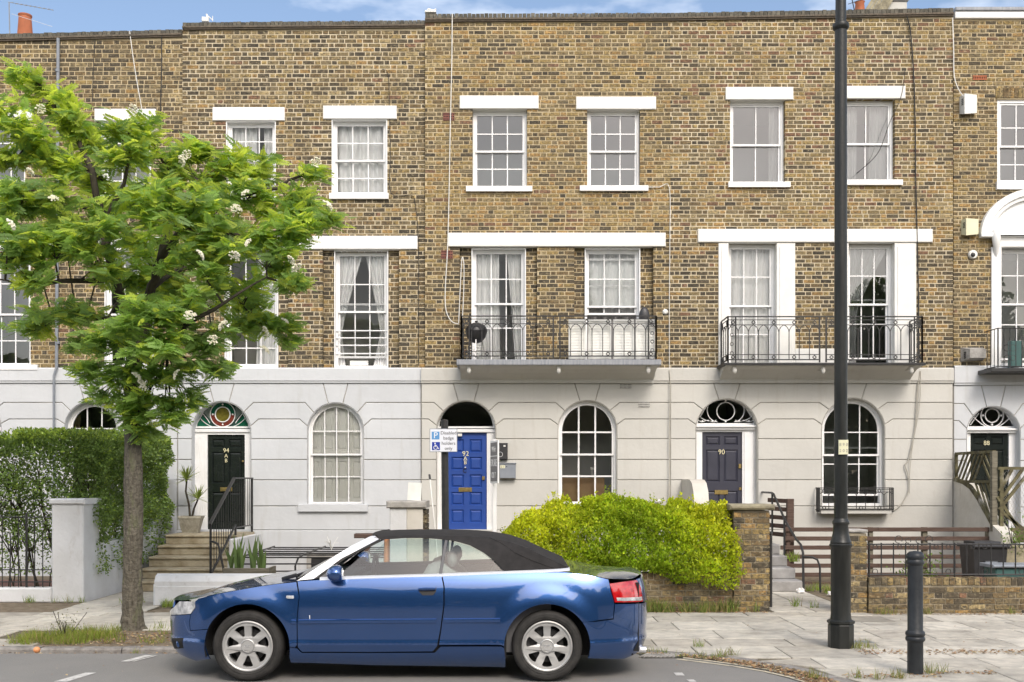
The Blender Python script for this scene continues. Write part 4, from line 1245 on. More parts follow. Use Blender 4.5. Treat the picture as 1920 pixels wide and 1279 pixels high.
curtain('narrow white curtain behind the lamp post in the upper window', X(1580, yc), X(1606, yc), X(1580, yc), X(1606, yc), Z(341, yc), Z(196, yc), yc, 4, .022)
curtain('broad white curtain in the upper window crossed by a loose black cable', X(1630, yc), X(1674, yc), X(1628, yc), X(1672, yc), Z(341, yc), Z(196, yc), yc, 6, .022)
ar = MB()
for (a, b) in ((1347, 1366), (1456, 1491), (1567, 1591), (1677, 1718)):
    ar.cbox(X(a, Y90) + .001, X(b, Y90) - .001, Y90 - .012, Y90 + .3, Z(690, Y90), Z(456, Y90), .006)
    w_ = X(b, Y90) - X(a, Y90)
    ar.cbox(X(a, Y90) + .05, X(b, Y90) - .05, Y90 - .024, Y90, Z(684, Y90), Z(462, Y90), .008)
ar.build('architrave', M['lintel_cream'], h)
st = MB(); st.cbox(X(1491, Y90), X(1567, Y90), Y90 - .02, Y90 + .05, Z(690, Y90), Z(654, Y90), .008); st.build('skirting', M['lintel_cream'], h)
window(h, rect(1366, 1456, 455, 686, Y90), Y90 + .03, 3, [Z(p, Y90) for p in (516, 624)], Z(571, Y90), dep=.14, gl=M['glass_clear'])
window(h, rect(1591, 1677, 455, 686, Y90), Y90 + .03, 3, [Z(p, Y90) for p in (514, 614)], Z(568, Y90), dep=.14, raise_lower=.09, gl=M['glass'], rm='room_dark')
curtain('patterned white net curtain filling the balcony window away from the lamp post', X(1368, yc), X(1455, yc), X(1368, yc), X(1455, yc), Z(684, yc), Z(466, yc), yc, 9, .02)
curtain('white net curtain swept aside in the balcony window behind the lamp post', X(1590, yc), X(1664, yc), X(1590, yc), X(1604, yc), Z(684, yc), Z(466, yc), yc, 8, .022, knee=(.45, X(1590, yc), X(1607, yc)))
stucco(h, Y90, 1257, 1787, [(1363, 58, 806, 994), (1600, 59, 806, 949)], M['stucco_cream'])
window(h, arch_poly(X(1600, Y90), 59 * Y90 / FPX, Z(806, Y90), Z(949, Y90)), Y90, 3, [Z(p, Y90) for p in (810, 884)], Z(853, Y90), dep=.13, rm='room_dark', raise_lower=.14)
doorway(h, Y90, 1363, 58, 800, 994, (1316, 1391, 810), dep=.18, moulded=True)
fanlight(h, 1361, 56, 797, Y90 + .20, 'loops')
d = door(h, 1316, 1391, 810, 994, Y90 + .22, M['door_slate'], SIX)
yd = Y90 + .205
text('90', .13, P(1353, 848, yd), M['number'], d, 'door_number'); letterbox(d, 1340, 1365, 919, 927, Y90 + .22)
b = MB(); b.cbox(X(1385, 20.2), X(1390, 20.2), Y90 + .19, Y90 + .22, Z(878, 20.2), Z(870, 20.2), .004); b.cbox(X(1386, 20.2), X(1390, 20.2), Y90 + .19, Y90 + .22, Z(919, 20.2), Z(914, 20.2), .004); b.build('lock', M['brass'], d)
shell(h, Y90, 1257, 1787, 28)

# ---- number 88
Y88 = 20.09
h = thing('terraced_house', 'brick terraced house with white pedimented window and black door numbered 88, at the cut-off end', 'house', (X(1890, Y88), Y88, 0), 'houses of the terrace')
brick_front(h, Y88, 1788, 2030, 34, 34, 686, [(1870, 1975, 186, 345), (1862, 2000, 440, 686)], [], lambda x, z: W_88 if z > 5.2 else [2.6, 1.2, 2.2, 2.4, 2.8, 1.2, .2, .4, 2.2], M['mortar'], course=.0765)
c = MB(); c.cbox(X(1789, Y88), X(2030, Y88), Y88 - .05, Y88 + .2, Z(36, Y88), Z(23, Y88), .01); c.build('parapet_band', M['lintel_white'], h)
c = MB(); c.cbox(X(1789, Y88), X(2030, Y88), Y88 - .08, Y88 + .25, Z(23, Y88) + .002, Z(16, Y88), .01); c.build('flashing', M['lead'], h)
window(h, rect(1870, 1975, 186, 345, Y88), Y88, 3, [Z(p, Y88) for p in (238, 306)], Z(273, Y88), dep=.04, fw=.06, sillpx=(1867, 1980, 341, 356))
sb = MB()
for i in range(18):
    a = X(1866, Y88) + i * .0725
    sb.cbox(a + .004, a + .068, Y88 - .006, Y88 + .01, Z(184, Y88), Z(165, Y88), .004, tint=tint_pick(W_MID)[1])
stuff(sb.build('soldier_bricks', M['brick'], h, tint=True))
ar = MB()
cxp, s = X(1943, Y88), Y88 / FPX
el = lambda rx, rz, n=24: [(cxp + rx * s * math.cos(math.pi * i / n), Z(443, Y88) + rz * s * math.sin(math.pi * i / n)) for i in range(n + 1)]
ar.plate(el(108, 88), [inset(el(94, 76), .0)], Y88 - .12, Y88 + .02)
ar.plate(el(94, 76), [inset(el(86, 69), .0)], Y88 - .08, Y88 + .02)
ar.plate(el(86, 69), [], Y88 - .015, Y88 + .02)
ar.cbox(X(1835, Y88), X(1868, Y88), Y88 - .13, Y88, Z(447, Y88), Z(440, Y88), .01)
ar.cbox(X(1862, Y88), X(2005, Y88), Y88 - .03, Y88 + .1, Z(464, Y88), Z(440, Y88), .01)
ar.cbox(X(1870, Y88), X(2005, Y88), Y88 - .07, Y88, Z(446, Y88), Z(441, Y88), .008)
ar.build('pediment', M['lintel_white'], h)
cn = MB()
cn.add([], [])
cn.tube([P(1868, 433, Y88 - .09), P(1868, 447, Y88 - .11), P(1868, 462, Y88 - .07), P(1868, 474, Y88 - .03), P(1868, 480, Y88 - .03)], [.075, .08, .055, .045, .02], 10)
cn.build('console', M['lintel_white'], h, smooth=True)
ar = MB(); ar.cbox(X(1858, Y88), X(1877, Y88), Y88 - .03, Y88 + .3, Z(686, Y88), Z(464, Y88), .01); ar.build('architrave', M['lintel_white'], h)
window(h, rect(1877, 1985, 464, 684, Y88), Y88 + .03, 3, [Z(p, Y88) for p in (514, 612)], Z(568, Y88), dep=.12, raise_lower=.06)
stucco(h, Y88, 1788, 2030, [(1863, 50, 812, 994), (1995, 30, 812, 949)], M['stucco_white'], string=(686, 722), rows=[722, 757, 789, 824, 864, 902, 951, 994])
doorway(h, Y88, 1863, 50, 806, 994, (1818, 1890, 808), dep=.18, moulded=True)
fanlight(h, 1861, 48, 803, Y88 + .20, 'eye')
d = door(h, 1818, 1890, 810, 994, Y88 + .22, M['door_black'], SIX)
text('88', .12, P(1850, 831, Y88 + .205), M['number'], d, 'door_number')
shell(h, Y88, 1788, 2030, 34)
h88 = h

# ---------------------------------------------------------------- balconies (parts of their houses)
def balcony(root, x0, x1, yf, yw, zt, th, soff, ledge_m, n, px_rail, cove=True, plainside=False, bars=False):
    b = MB()
    b.cbox(x0, x1, yf, yw, zt - th, zt, .008)
    o = b.build('balcony', ledge_m, root)
    if cove:
        c = MB()
        prof = [(yf + .06, zt - th), (yf + .10, zt - th - .02), (yf + .30, zt - th - .05), (yw - .25, zt - th - .10), (yw - .05, zt - th - .2), (yw - .046, soff)]
        k = len(prof)
        c.add([(x0 + .05, y, z) for y, z in prof] + [(x1 - .05, y, z) for y, z in prof] + [(x0 + .05, yw - .046, zt - th), (x1 - .05, yw - .046, zt - th)],
              [(i, i + 1, i + 1 + k, i + k) for i in range(k - 1)] + [tuple(range(k)) + (2 * k,), tuple(range(k, 2 * k))[::-1] + (2 * k + 1,)])
        c.build('balcony_soffit', M['stucco_cream'], root)
        br = MB()
        for u in (.06, .5, .94):
            xx = x0 + (x1 - x0) * u
            br.box(xx - .03, xx + .03, yf + .08, yw - .1, zt - th - .07, zt - th)
            br.ball((xx, yf + .10, zt - th - .09), .04, .04, .06, 8, 6)
        br.build('balcony_bracket', M['stucco_cream'], root)
    (a, c_, z0, z1) = px_rail
    fr = MB()
    if bars:
        for f in (.03, 1): fr.tube([(a, yf + .04, z0 + (z1 - z0) * f), (c_, yf + .04, z0 + (z1 - z0) * f)], .010, 5)
        for i in range(13):
            xx = a + (c_ - a) * i / 12
            fr.tube([(xx, yf + .04, z0), (xx, yf + .04, z1)], .008 if i else .014, 5)
        for i in (1, 2):
            fr.ring((a + (c_ - a) * (i + .5) / 12, yf + .04, z0 + .5 * (z1 - z0)), .06, .006, 'Y', 12, 4)
            fr.ring((a + (c_ - a) * (i + .5) / 12, yf + .04, z0 + .25 * (z1 - z0)), .05, .006, 'Y', 12, 4)
        fr.build('railing', M['iron'], root)
        sd_ = MB()
        for f in (.03, 1): sd_.tube([(a, yf + .04, z0 + (z1 - z0) * f), (a - .02, yw, z0 + (z1 - z0) * f)], .010, 5)
        for i in range(1, 4): sd_.tube([(a - .005 * i, yf + .04 + (yw - yf) * i / 4, z0), (a - .005 * i, yf + .04 + (yw - yf) * i / 4, z1)], .008, 5)
        sd_.build('railing', M['iron'], root)
        return o
    mid = (a + c_) / 2
    for (p, q) in ((a, mid - .1), (mid - .1 + .12, c_)):
        f2 = MB(); gothic(f2, (p, yf + .05, 0), (q, yf + .05, 0), z0, z1, n); f2.build('railing', M['iron'], root)
    for xx in (a, c_):
        f2 = MB(); gothic(f2, (xx, yf + .05, 0), (xx, yw - .02, 0), z0, z1, 3); f2.build('railing', M['iron'], root)
    ps = MB()
    for xx in (a, a + .14, c_ - .14, c_): ps.tube([(xx, yf + .05, z0 - .02), (xx, yf + .05, z1 + .01)], .014, 6)
    ps.tube([(a - .01, yf + .05, z1), (c_ + .01, yf + .05, z1)], .012, 6)
    for xx in (a, c_):
        for f in (.2, .4, .6, .8): ps.ring((xx + (.07 if xx == a else -.07), yf + .05, z0 + (z1 - z0) * f), .03, .008, 'Y', 8, 4)
    ps.build('railing_post', M['iron'], root)
    return o
yf = 19.28
s_ = yf / FPX
balcony(h92, X(856, yf), X(1240, yf), yf, Y92 - .005, Z(674, yf), .10, Z(719, 20), M['lead'], 9, (X(865, yf), X(1231, yf), Z(672, yf), Z(592, yf)))
yf = 19.32
balcony(h90, X(1357, yf), X(1736, yf), yf, Y90 - .005, Z(680, yf), .045, Z(719, 20), M['iron'], 9, (X(1366, yf), X(1731, yf), Z(679, yf), Z(593, yf)))
yf = 19.5
balcony(h88, X(1858, yf), X(2010, yf), yf, Y88 - .04, Z(690, yf), .07, Z(719, 20), M['iron'], 9, (X(1873, yf), X(2008, yf), Z(689, yf), Z(615, yf)), cove=False, bars=True)
# window-box railing of number 90
f = MB(); yb = 19.75
f.box(X(1540, yb), X(1672, yb), yb, Y90 - .03, Z(963, yb), Z(955, yb)); f.build('window_ledge', M['stucco_cream'], h90)
f = MB(); gothic(f, (X(1536, yb), yb - .02, 0), (X(1674, yb), yb - .02, 0), Z(957, yb), Z(915, yb), 8, .009)
f.build('window_railing', M['iron'], h90)
for xp in (1536, 1674):
    f = MB()
    for t_ in (0, .33, .66): f.tube([(X(xp, yb), yb + .25 * t_, Z(960, yb)), (X(xp, yb), yb + .25 * t_, Z(914, yb))], .012, 6)
    f.tube([(X(xp, yb), yb - .02, Z(915, yb)), (X(xp, yb), Y90 - .02, Z(915, yb))], .009, 5)
    f.tube([(X(xp, yb), yb - .02, Z(956, yb)), (X(xp, yb), Y90 - .02, Z(956, yb))], .009, 5)
    f.build('window_railing', M['iron'], h90)
# ---------------------------------------------------------------- things fixed to or standing by the fronts
def airbrick(root, px0, px1, py0, py1, Y, m, n=6, r=3):
    a, b, c, d = X(px0, Y), X(px1, Y), Z(py1, Y), Z(py0, Y)
    f = MB()
    hs = []
    for i in range(n):
        for j in range(r):
            x0 = a + (b - a) * (i + .22) / n; x1 = a + (b - a) * (i + .78) / n
            z0 = c + (d - c) * (j + .22) / r; z1 = c + (d - c) * (j + .78) / r
            hs.append([(x0, z0), (x1, z0), (x1, z1), (x0, z1)])
    f.plate([(a, c), (b, c), (b, d), (a, d)], hs, Y - .012, Y + .012)
    o = f.build('air_brick', m, root)
    g = MB(); g.plate([(a, c), (b, c), (b, d), (a, d)], [], Y - .003, Y, sides=False); g.build('air_brick_backing', M['dark'], o)
airbrick(h92, 831, 852, 212, 226, Y92, M['airbrick']); airbrick(h92, 827, 849, 470, 485, Y92, M['airbrick'])
airbrick(h92, 1162, 1184, 716, 729, Y92, M['stucco_cream'], 9, 4); airbrick(h92, 1197, 1218, 753, 764, Y92, M['stucco_cream'], 9, 3)
airbrick(h88, 1824, 1850, 142, 150, Y88, M['terracotta'], 8, 1)

def alarm(label, px0, px1, py0, py1, Y, m, d=.16, wedge=.09):
    b = MB()
    x0, x1, z0, z1 = X(px0, Y), X(px1, Y), Z(py1, Y), Z(py0, Y)
    w = (x1 - x0)
    v = [(x0 + .10 * w, Y - d, z0 + .02), (x1, Y - d * .55, z0 + .06), (x1, Y - d * .55, z1), (x0 + .10 * w, Y - d, z1), (x0, Y, z0 + .07), (x1, Y, z0 + .10), (x1, Y, z1), (x0, Y, z1)]
    b.add(v, [(0, 1, 2, 3), (1, 5, 6, 2), (4, 0, 3, 7), (3, 2, 6, 7), (4, 5, 1, 0)])
    for i in range(4):
        zz = z1 - (z1 - z0) * (.24 + i * .08)
        b.box(x0 + .03 * w, x0 + .06 * w, Y - d * .8, Y - d * .4, zz, zz + .012, m=1)
    return tag(b.build('alarm_box', [M[m], M['dark']]), label, 'alarm box')
alarm('white wedge-shaped alarm box high on the wall of the house numbered 88', 1799, 1828, 181, 221, Y88, 'plastic_white')
alarm('yellowed alarm box beside the white arched pediment', 1802, 1831, 413, 447, Y88, 'plastic_cream')
b = MB()
v0 = P(1802, 653, Y88); x0, x1, z0, z1 = X(1801, Y88), X(1842, Y88), Z(679, Y88), Z(652, Y88)
b.add([(x0 + .10, Y88 - .18, z0 + .06), (x1 - .01, Y88 - .18, z0 + .06), (x1 - .01, Y88 - .18, z1 - .05), (x0 + .10, Y88 - .18, z1 - .05), (x0, Y88, z0), (x1, Y88, z0 + .03), (x1, Y88, z1), (x0, Y88, z1)],
      [(0, 1, 2, 3), (1, 5, 6, 2), (4, 0, 3, 7), (3, 2, 6, 7), (4, 5, 1, 0)])
for i in range(4): b.box(x0 + .035, x0 + .055, Y88 - .12, Y88 - .05, z0 + .06 + .035 * i, z0 + .075 + .035 * i, m=1)
tag(b.build('flue_cover', [M['cap_grey'], M['dark']]), 'weathered hooded vent cover on brick above the white string course', 'vent')
cm = thing('security_camera', 'round white dome camera with dark eye on the brick below the yellowed alarm box', 'camera', P(1823, 478, Y88))
b = MB(); b.lathe([(0.0, 0), (.085, 0), (.085, -.04), (.07, -.06), (0, -.065)], P(1823, 478, Y88), 18, 'Y'); b.build('housing', M['plastic_white'], cm, smooth=True)
b = MB(); b.ball(P(1824, 478, Y88 - .055), .045, .04, .045, 12, 8); b.build('lens', M['plastic_black'], cm, smooth=True)
b = MB(); q = P(1231, 942, Y92); b.tube([q + Vector((0, 0, .0)), q + Vector((0, -.06, .0))], .02, 8); b.tube([q + Vector((-.04, -.10, .015)), q + Vector((.06, -.06, .03))], .026, 8)
tag(b.build('security_camera', M['plastic_white'], smooth=True), 'small white bracket camera low on the cream stucco by the curved step wall', 'camera')
b = MB(); b.lathe([(0, 0), (.045, 0), (.05, -.03), (.03, -.05), (0, -.05)], P(1247, 585, Y92), 12, 'Y')
tag(b.build('junction_box', M['plastic_white'], smooth=True), 'small round white fitting on the brick beside the balcony of louvred panels', 'fitting')
# letter boxes by the blue door
mb = thing('mailbox', 'black letter box on cream stucco, the upper of two by the blue door', 'letter box', P(944, 862, Y92), 'letter boxes by the blue door')
b = MB(); b.cbox(X(931, Y92), X(952, Y92), Y92 - .10, Y92 + .005, Z(862, Y92), Z(831, Y92), .01); b.build('box', M['plastic_black'], mb)
b = MB(); b.cbox(X(944, Y92), X(948, Y92), Y92 - .104, Y92 - .10, Z(838, Y92), Z(835, Y92), .001); b.build('label_plate', M['plastic_white'], mb)
b = MB(); b.ring(P(938, 852, Y92 - .102), .045, .004, 'Y', 14, 4); b.build('emblem', M['ink_white'], mb)
mb = thing('mailbox', 'grey metal letter box numbered 21 with pitched lid, beneath the black one', 'letter box', P(953, 899, Y92), 'letter boxes by the blue door')
b = MB(); b.cbox(X(937, Y92), X(967, Y92), Y92 - .12, Y92 + .005, Z(897, Y92), Z(870, Y92), .008); b.build('box', M['grey_metal'], mb)
b = MB(); b.cbox(X(936, Y92), X(968, Y92), Y92 - .135, Y92 + .005, Z(870, Y92) + .001, Z(868, Y92), .004); b.build('lid', M['grey_metal'], mb)
b = MB(); b.cbox(X(938, 19.88), X(947, 19.88), Y92 - .124, Y92 - .12, Z(878, 19.88), Z(872.5, 19.88), .001); b.build('number_plate', M['plastic_cream'], mb)
text('2 1', .05, P(942.5, 875.2, 19.875), M['ink'], mb, 'letter_box_number'); b = MB(); b.lathe([(0, -.004), (.01, -.003), (.01, 0)], P(950, 875, 19.88), 8, 'Y'); b.build('keyhole', M['ink'], mb)
# cables
def fc(label, pts, r=.006, m='cable_white', Y=20.0, off=.02): cable(label, [P(a, b, Y - off) for (a, b) in pts], r, m)
fc('white cable dropping from the parapet to a loop beside the balcony', [(848, 26), (847, 120), (844, 250), (842, 360), (839, 470), (835, 540), (836, 580), (846, 602), (860, 608)], .009, off=.05)
fc('white cable looped over the brick reveal beside the barbecue', [(860, 606), (862, 560), (865, 500), (867, 482), (870, 500), (869, 560), (866, 610)], .008, off=.03)
fc('white cable running between the two cream houses beside the balcony', [(1212, 351), (1236, 351), (1255, 352), (1256, 450), (1255, 560), (1255, 692)], .007, off=.03)
fc('grey cable going on down the cream stucco to the shrub', [(1255, 694), (1257, 730), (1255, 800), (1255, 870), (1254, 940)], .010, 'cable_grey', off=.06)
fc('black cable clipped down the wall to the tall curtained window', [(717, 130), (728, 140), (730, 200), (732, 290), (733, 362), (770, 366), (778, 380), (784, 440), (785, 560), (785, 686)], .006, 'cable_black', Y94)
fc('thick black cable down the brickwork beside the lamp post', [(1700, 30), (1707, 60), (1713, 140), (1716, 240), (1717, 340), (1719, 420), (1722, 560), (1723, 692)], .012, 'cable_black', off=.03)
fc('thin loose black cable crossing the curtained upper window', [(1697, 130), (1690, 180), (1668, 230), (1650, 280), (1630, 305), (1606, 325)], .006, 'cable_black', off=.06)
fc('tangled grey cables hanging down the cream stucco to the window railing', [(1724, 696), (1720, 740), (1716, 800), (1704, 860), (1697, 872), (1702, 890), (1704, 918), (1690, 945), (1672, 960)], .012, 'cable_grey', off=.04)
fc('second loose grey cable beside the tangle on the stucco', [(1726, 696), (1724, 760), (1712, 830), (1706, 880), (1705, 925)], .009, 'cable_grey', off=.05)
fc('pair of white cables drooping to the wedge-shaped alarm box', [(1786, 34), (1788, 90), (1789, 140), (1796, 165), (1806, 181)], .010, 'cable_white', off=.04)
fc('white cable slanting down the sooty brick to the lintel', [(243, 58), (250, 110), (258, 160), (266, 204)], .008, 'cable_white', Y96, off=.04)
fc('thin black cable on the sooty brick beside the white sloping one', [(303, 68), (303, 130), (301, 210), (301, 240)], .010, 'cable_black', Y96, off=.03)
fc('thin grey cable on the sooty brick above the tree', [(178, 72), (175, 130), (173, 190)], .006, 'cable_black', Y96, off=.02)
# drainpipes on number 96
b = MB(); b.tube([P(109, 72, Y96 - .07), P(108, 300, Y96 - .07), P(106, 690, Y96 - .07)], .030, 8); b.tube([P(106, 688, Y96 - .1), P(101, 705, Y96 - .1), P(101, 990, Y96 - .07)], .022, 8)
for py in (130, 260, 420, 560, 640): b.tube([P(108, py, Y96 - .07), P(108, py + 5, Y96 - .07)], .042, 8)
tag(b.build('drainpipe', M['grey_metal'], smooth=True), 'slim grey drainpipe down the sooty brick front behind the tree', 'drainpipe')
# balcony contents
Yb = 19.55
bq = thing('kettle_barbecue', 'black kettle barbecue on thin white legs standing on the balcony', 'barbecue', P(893, 674, Yb))
q = P(893, 622, Yb)
b = MB(); b.lathe([(0, -.22), (.10, -.19), (.17, -.11), (.20, 0)], q, 20); b.build('bowl', M['plastic_black'], bq, smooth=True)
b = MB(); b.lathe([(.205, 0), (.20, .05), (.15, .12), (.06, .16), (0, .165)], q, 20); b.ball(q + Vector((0, 0, .185)), .03, .03, .02, 8, 5); b.build('lid', M['plastic_black'], bq, smooth=True)
for a in (.6, 2.7, 4.7):
    b = MB(); b.tube([q + Vector((.13 * math.cos(a), .13 * math.sin(a), -.16)), q + Vector((.20 * math.cos(a), .20 * math.sin(a), -.505))], .009, 6); b.build('leg', M['steel'], bq)
b = MB()
for i in range(4): b.box(q.x - .13, q.x + .13, q.y - .15, q.y - .13, q.z - .30 - .05 * i, q.z - .285 - .05 * i)
b.build('ash_rack', M['plastic_white'], bq)
lp = []
for i, (a, c_) in enumerate(((1066, 1098), (1103, 1146), (1150, 1189), (1192, 1228))):
    ll = ['white louvred panel leaning on the balcony railing, next to the bare brick pier', 'white louvred panel leaning on the balcony railing, second from the brick pier', 'white louvred panel leaning on the balcony railing, third from the brick pier', 'white louvred panel at the end of the balcony beside the dark cushion'][i]
    Yp = 19.42
    t = thing('louvred_panel', ll, 'panel', ((X(a, Yp) + X(c_, Yp)) / 2, Yp, Z(672, Yp)), 'louvred panels along the balcony railing')
    x0, x1, z0, z1 = X(a, Yp), X(c_, Yp), Z(673, Yp), Z(598, Yp)
    b = MB(); b.plate([(x0, z0), (x1, z0), (x1, z1), (x0, z1)], [[(x0 + .03, z0 + .05), (x1 - .03, z0 + .05), (x1 - .03, z1 - .05), (x0 + .03, z1 - .05)]], Yp, Yp + .03); b.build('frame', M['plastic_white'], t)
    b = MB()
    k = 22
    for j in range(k):
        zz = z0 + .05 + (z1 - z0 - .1) * j / k
        b.add([(x0 + .03, Yp + .008, zz), (x1 - .03, Yp + .008, zz), (x1 - .03, Yp + .026, zz + (z1 - z0 - .1) / k), (x0 + .03, Yp + .026, zz + (z1 - z0 - .1) / k)], [(0, 1, 2, 3)])
    stuff(b.build('slats', M['shutter'], t))
b = MB(); q = P(1208, 596, 19.5); b.ball(q + Vector((0, 0, .02)), .10, .06, .18, 12, 8); b.ball(q + Vector((.05, -.01, -.12)), .08, .05, .09, 10, 7)
tag(b.build('bag', M['plastic_black'], smooth=True), 'dark cushion-like bag propped behind the end of the balcony railing', 'bag')
b = MB(); q = P(1900, 665, 19.9)
b.cbox(X(1892, 19.9), X(1912, 19.9), 19.82, 19.95, Z(689, 19.9), Z(640, 19.9), .01)
tag(b.build('planter', M['plastic_green']), 'tall greenish planter on the balcony of the pedimented window', 'planter')
# cardboard boxes in the cream house's arched window
b = MB()
b.cbox(X(1046, 20.5), X(1132, 20.5), 20.32, 20.7, Z(944, 20.5), Z(896, 20.5), .01); b.cbox(X(1046, 20.5), X(1132, 20.5), 20.315, 20.7, Z(921, 20.5), Z(919, 20.5), .001)
tag(b.build('cardboard_box', M['cardboard']), 'brown cardboard box behind the arched window above the yellow shrub', 'box')
b = MB(); b.cbox(X(1106, 20.42), X(1117, 20.42), 20.29, 20.31, Z(881, 20.42), Z(876, 20.42), .005); b.tube([P(1110, 881, 20.30), P(1110, 896, 20.30)], .012, 6)
tag(b.build('desk_lamp', M['plastic_white']), 'small white lamp head on the boxes inside the arched window', 'lamp')

# ---------------------------------------------------------------- roofs and aerials
ch = thing('chimney_pot', 'tapered terracotta chimney pot behind the lowest parapet', 'chimney', P(47, 70, 24))
b = MB(); q = P(47, 66, 24); b.lathe([(.0, -1.2), (.17, -1.2), (.165, 0), (.135, .40), (.15, .42), (.15, .45), (.11, .45), (.11, .3)], q, 20); b.build('pot', M['terracotta'], ch, smooth=True)
b = MB(); b.cbox(q.x - .5, q.x + .4, 23.8, 24.6, q.z - 1.4, q.z - .12, .02); b.build('stack', M['cap_grey'], ch)
ae = thing('aerial', 'slender television aerial on a mast beside the terracotta pot', 'aerial', P(20, 70, 23.5))
b = MB(); q = P(20, 60, 23.5); t_ = P(17, 6, 23.5); b.tube([q - Vector((0, 0, 1)), t_], .014, 6); b.build('mast', M['grey_metal'], ae)
b = MB(); e = P(100, 19, 23.5); b.tube([P(15, 4, 23.5), e], .008, 5)
for i in range(9):
    c_ = P(15, 4, 23.5).lerp(e, .15 + i * .1); b.tube([c_ + Vector((0, -.12, -.03)), c_ + Vector((0, .12, .03))], .006, 4)
b.tube([P(22, 26, 23.5), P(98, 50, 23.5)], .005, 4)
b.build('boom', M['steel'], ae)
b = MB(); q = P(388, 40, 20.6)
b.tube([q - Vector((0, 0, .5)), q + Vector((0, 0, .14))], .012, 6); b.cbox(q.x - .09, q.x + .04, 20.55, 20.62, q.z - .02, q.z + .07, .008); b.tube([q + Vector((-.02, 0, .14)), q + Vector((.11, 0, .02))], .008, 5); b.tube([q + Vector((.11, 0, .1)), q + Vector((.11, 0, .0))], .008, 5)
tag(b.build('aerial', M['plastic_white']), 'stubby white antenna on the parapet between the two sooty houses', 'aerial')
b = MB(); q = P(808, 24, 20.1)
b.cbox(q.x - .11, q.x + .10, 20.02, 20.2, q.z - .02, q.z + .015, .005); b.tube([q + Vector((-.10, 0, .0)), q + Vector((-.05, 0, .07)), q + Vector((.05, 0, .04)), q + Vector((.10, 0, .065))], .018, 5)
tag(b.build('roof_fitting', M['plastic_white']), 'small white bracket on the raised corner of the parapet', 'bracket')
ch = thing('chimney_stack', 'white rendered chimney with grey slatted cover behind the parapet near the lamp post', 'chimney', P(1660, 20, 25))
b = MB(); b.cbox(X(1661, 25), X(1701, 25), 25, 26.2, Z(60, 25), Z(2, 25), .02); b.build('stack', M['stucco_cream'], ch)
b = MB(); b.cbox(X(1659, 25), X(1703, 25), 24.95, 26.2, Z(2, 25), Z(-6, 25), .02); b.build('cap', M['cap_grey'], ch)
for i in range(6):
    b = MB(); b.beam(P(1623 + i * 7, 22, 24.9), P(1640 + i * 7, -6, 24.9), .07, .03, up=(0, 1, 0)); b.build('slat', M['cap_yellow'], ch)
b = MB(); q = P(1612, 24, 25); b.lathe([(.13, -.6), (.12, 0), (.10, .22), (.12, .25)], q, 14); b.build('pot', M['terracotta'], ch, smooth=True)
b = MB(); b.tube([P(1602, 20, 24.8), P(1596, -8, 24.8)], .012, 5); b.tube([P(1590, 8, 24.8), P(1620, -2, 24.8)], .008, 5)
tag(b.build('aerial', M['cable_black']), 'dark wiry aerial beside the slatted chimney', 'aerial')

# ---------------------------------------------------------------- front gardens
def paint_box(x0, x1, y0, y1, z0, z1, b=.015):
    m = MB(); m.cbox(x0, x1, y0, y1, z0, z1, b); return m
g = struct(sheet([(-30, 14.42), (30, 14.42), (30, 21), (-30, 21)], -.02, .08).build('garden_ground', M['earth']))
path = struct(sheet([(-6.3, 14.4), (-5.05, 14.4), (-4.7, 17.2), (-6.2, 17.2)][::1], -.010).build('path', M['joint']))
for i in range(4):
    for j in range(2):
        y0 = 14.45 + .68 * i
        slab([(-6.25 + .62 * j, y0), (-5.63 + .62 * j, y0), (-5.63 + .62 * j, y0 + .67), (-6.25 + .62 * j, y0 + .67)], .0, parent=path)
path2 = struct(sheet([(3.5, 14.43), (4.75, 14.43), (4.75, 17.1), (3.45, 17.1)], -.008).build('path', M['joint']))
for i in range(4):
    for j in range(2):
        y0 = 14.46 + .66 * i
        slab([(3.55 + .58 * j, y0), (4.12 + .58 * j, y0), (4.12 + .58 * j, y0 + .65), (3.55 + .58 * j, y0 + .65)], .002, parent=path2)
tf = struct(put('tiled_yard', None, (-7.6, 17, 0)))
for i in range(8):
    for j in range(7):
        x0, y0 = -9.6 + .36 * i, 15.95 + .36 * j
        m = MB(); m.box(x0 + .004, x0 + .352, y0 + .004, y0 + .352, -.02, .06 + R.uniform(-.003, .003)); m.build('tile', M['tile_red'], tf)
# white gate pillar, low walls
t = thing('gate_pillar', 'square white rendered gate pillar with flat cap beside the clipped hedge', 'pillar', (-6.54, 16.0, 0), 'gate pillars along the pavement')
paint_box(-6.78, -6.31, 15.7, 16.3, -.02, 1.43, .02).build('shaft', M['wall_white'], t)
paint_box(-6.81, -6.28, 15.67, 16.33, 1.43, 1.515, .02).build('cap', M['wall_white'], t)
tag(paint_box(-9.6, -6.785, 15.7, 15.9, -.02, .20, .02).build('garden_wall', M['wall_white']), 'low white rendered wall carrying the iron railing under the hedge', 'wall')
m = MB()
prof = [(16.3, -.02), (16.3, .83), (18.3, .83), (18.75, .90), (19.05, 1.08), (19.25, 1.35), (19.36, 1.62), (19.42, 1.74), (19.5, 1.79), (20.05, 1.80), (20.05, -.02)]
k = len(prof)
m.add([(-6.31, y, z) for y, z in prof] + [(-6.56, y, z) for y, z in prof], [tuple(range(k)), tuple(range(k, 2 * k))[::-1]] + [(i, i + k, (i + 1) % k + k, (i + 1) % k) for i in range(k)])
tag(m.build('garden_wall', M['wall_white']), 'white side wall sweeping up to the house beside the worn steps', 'wall')
m = MB()
m.cbox(-5.12, -1.5, 15.2, 15.5, -.02, .30, .03); m.tube([(-5.10, 15.35, .295), (-1.5, 15.35, .295)], .15, 10)
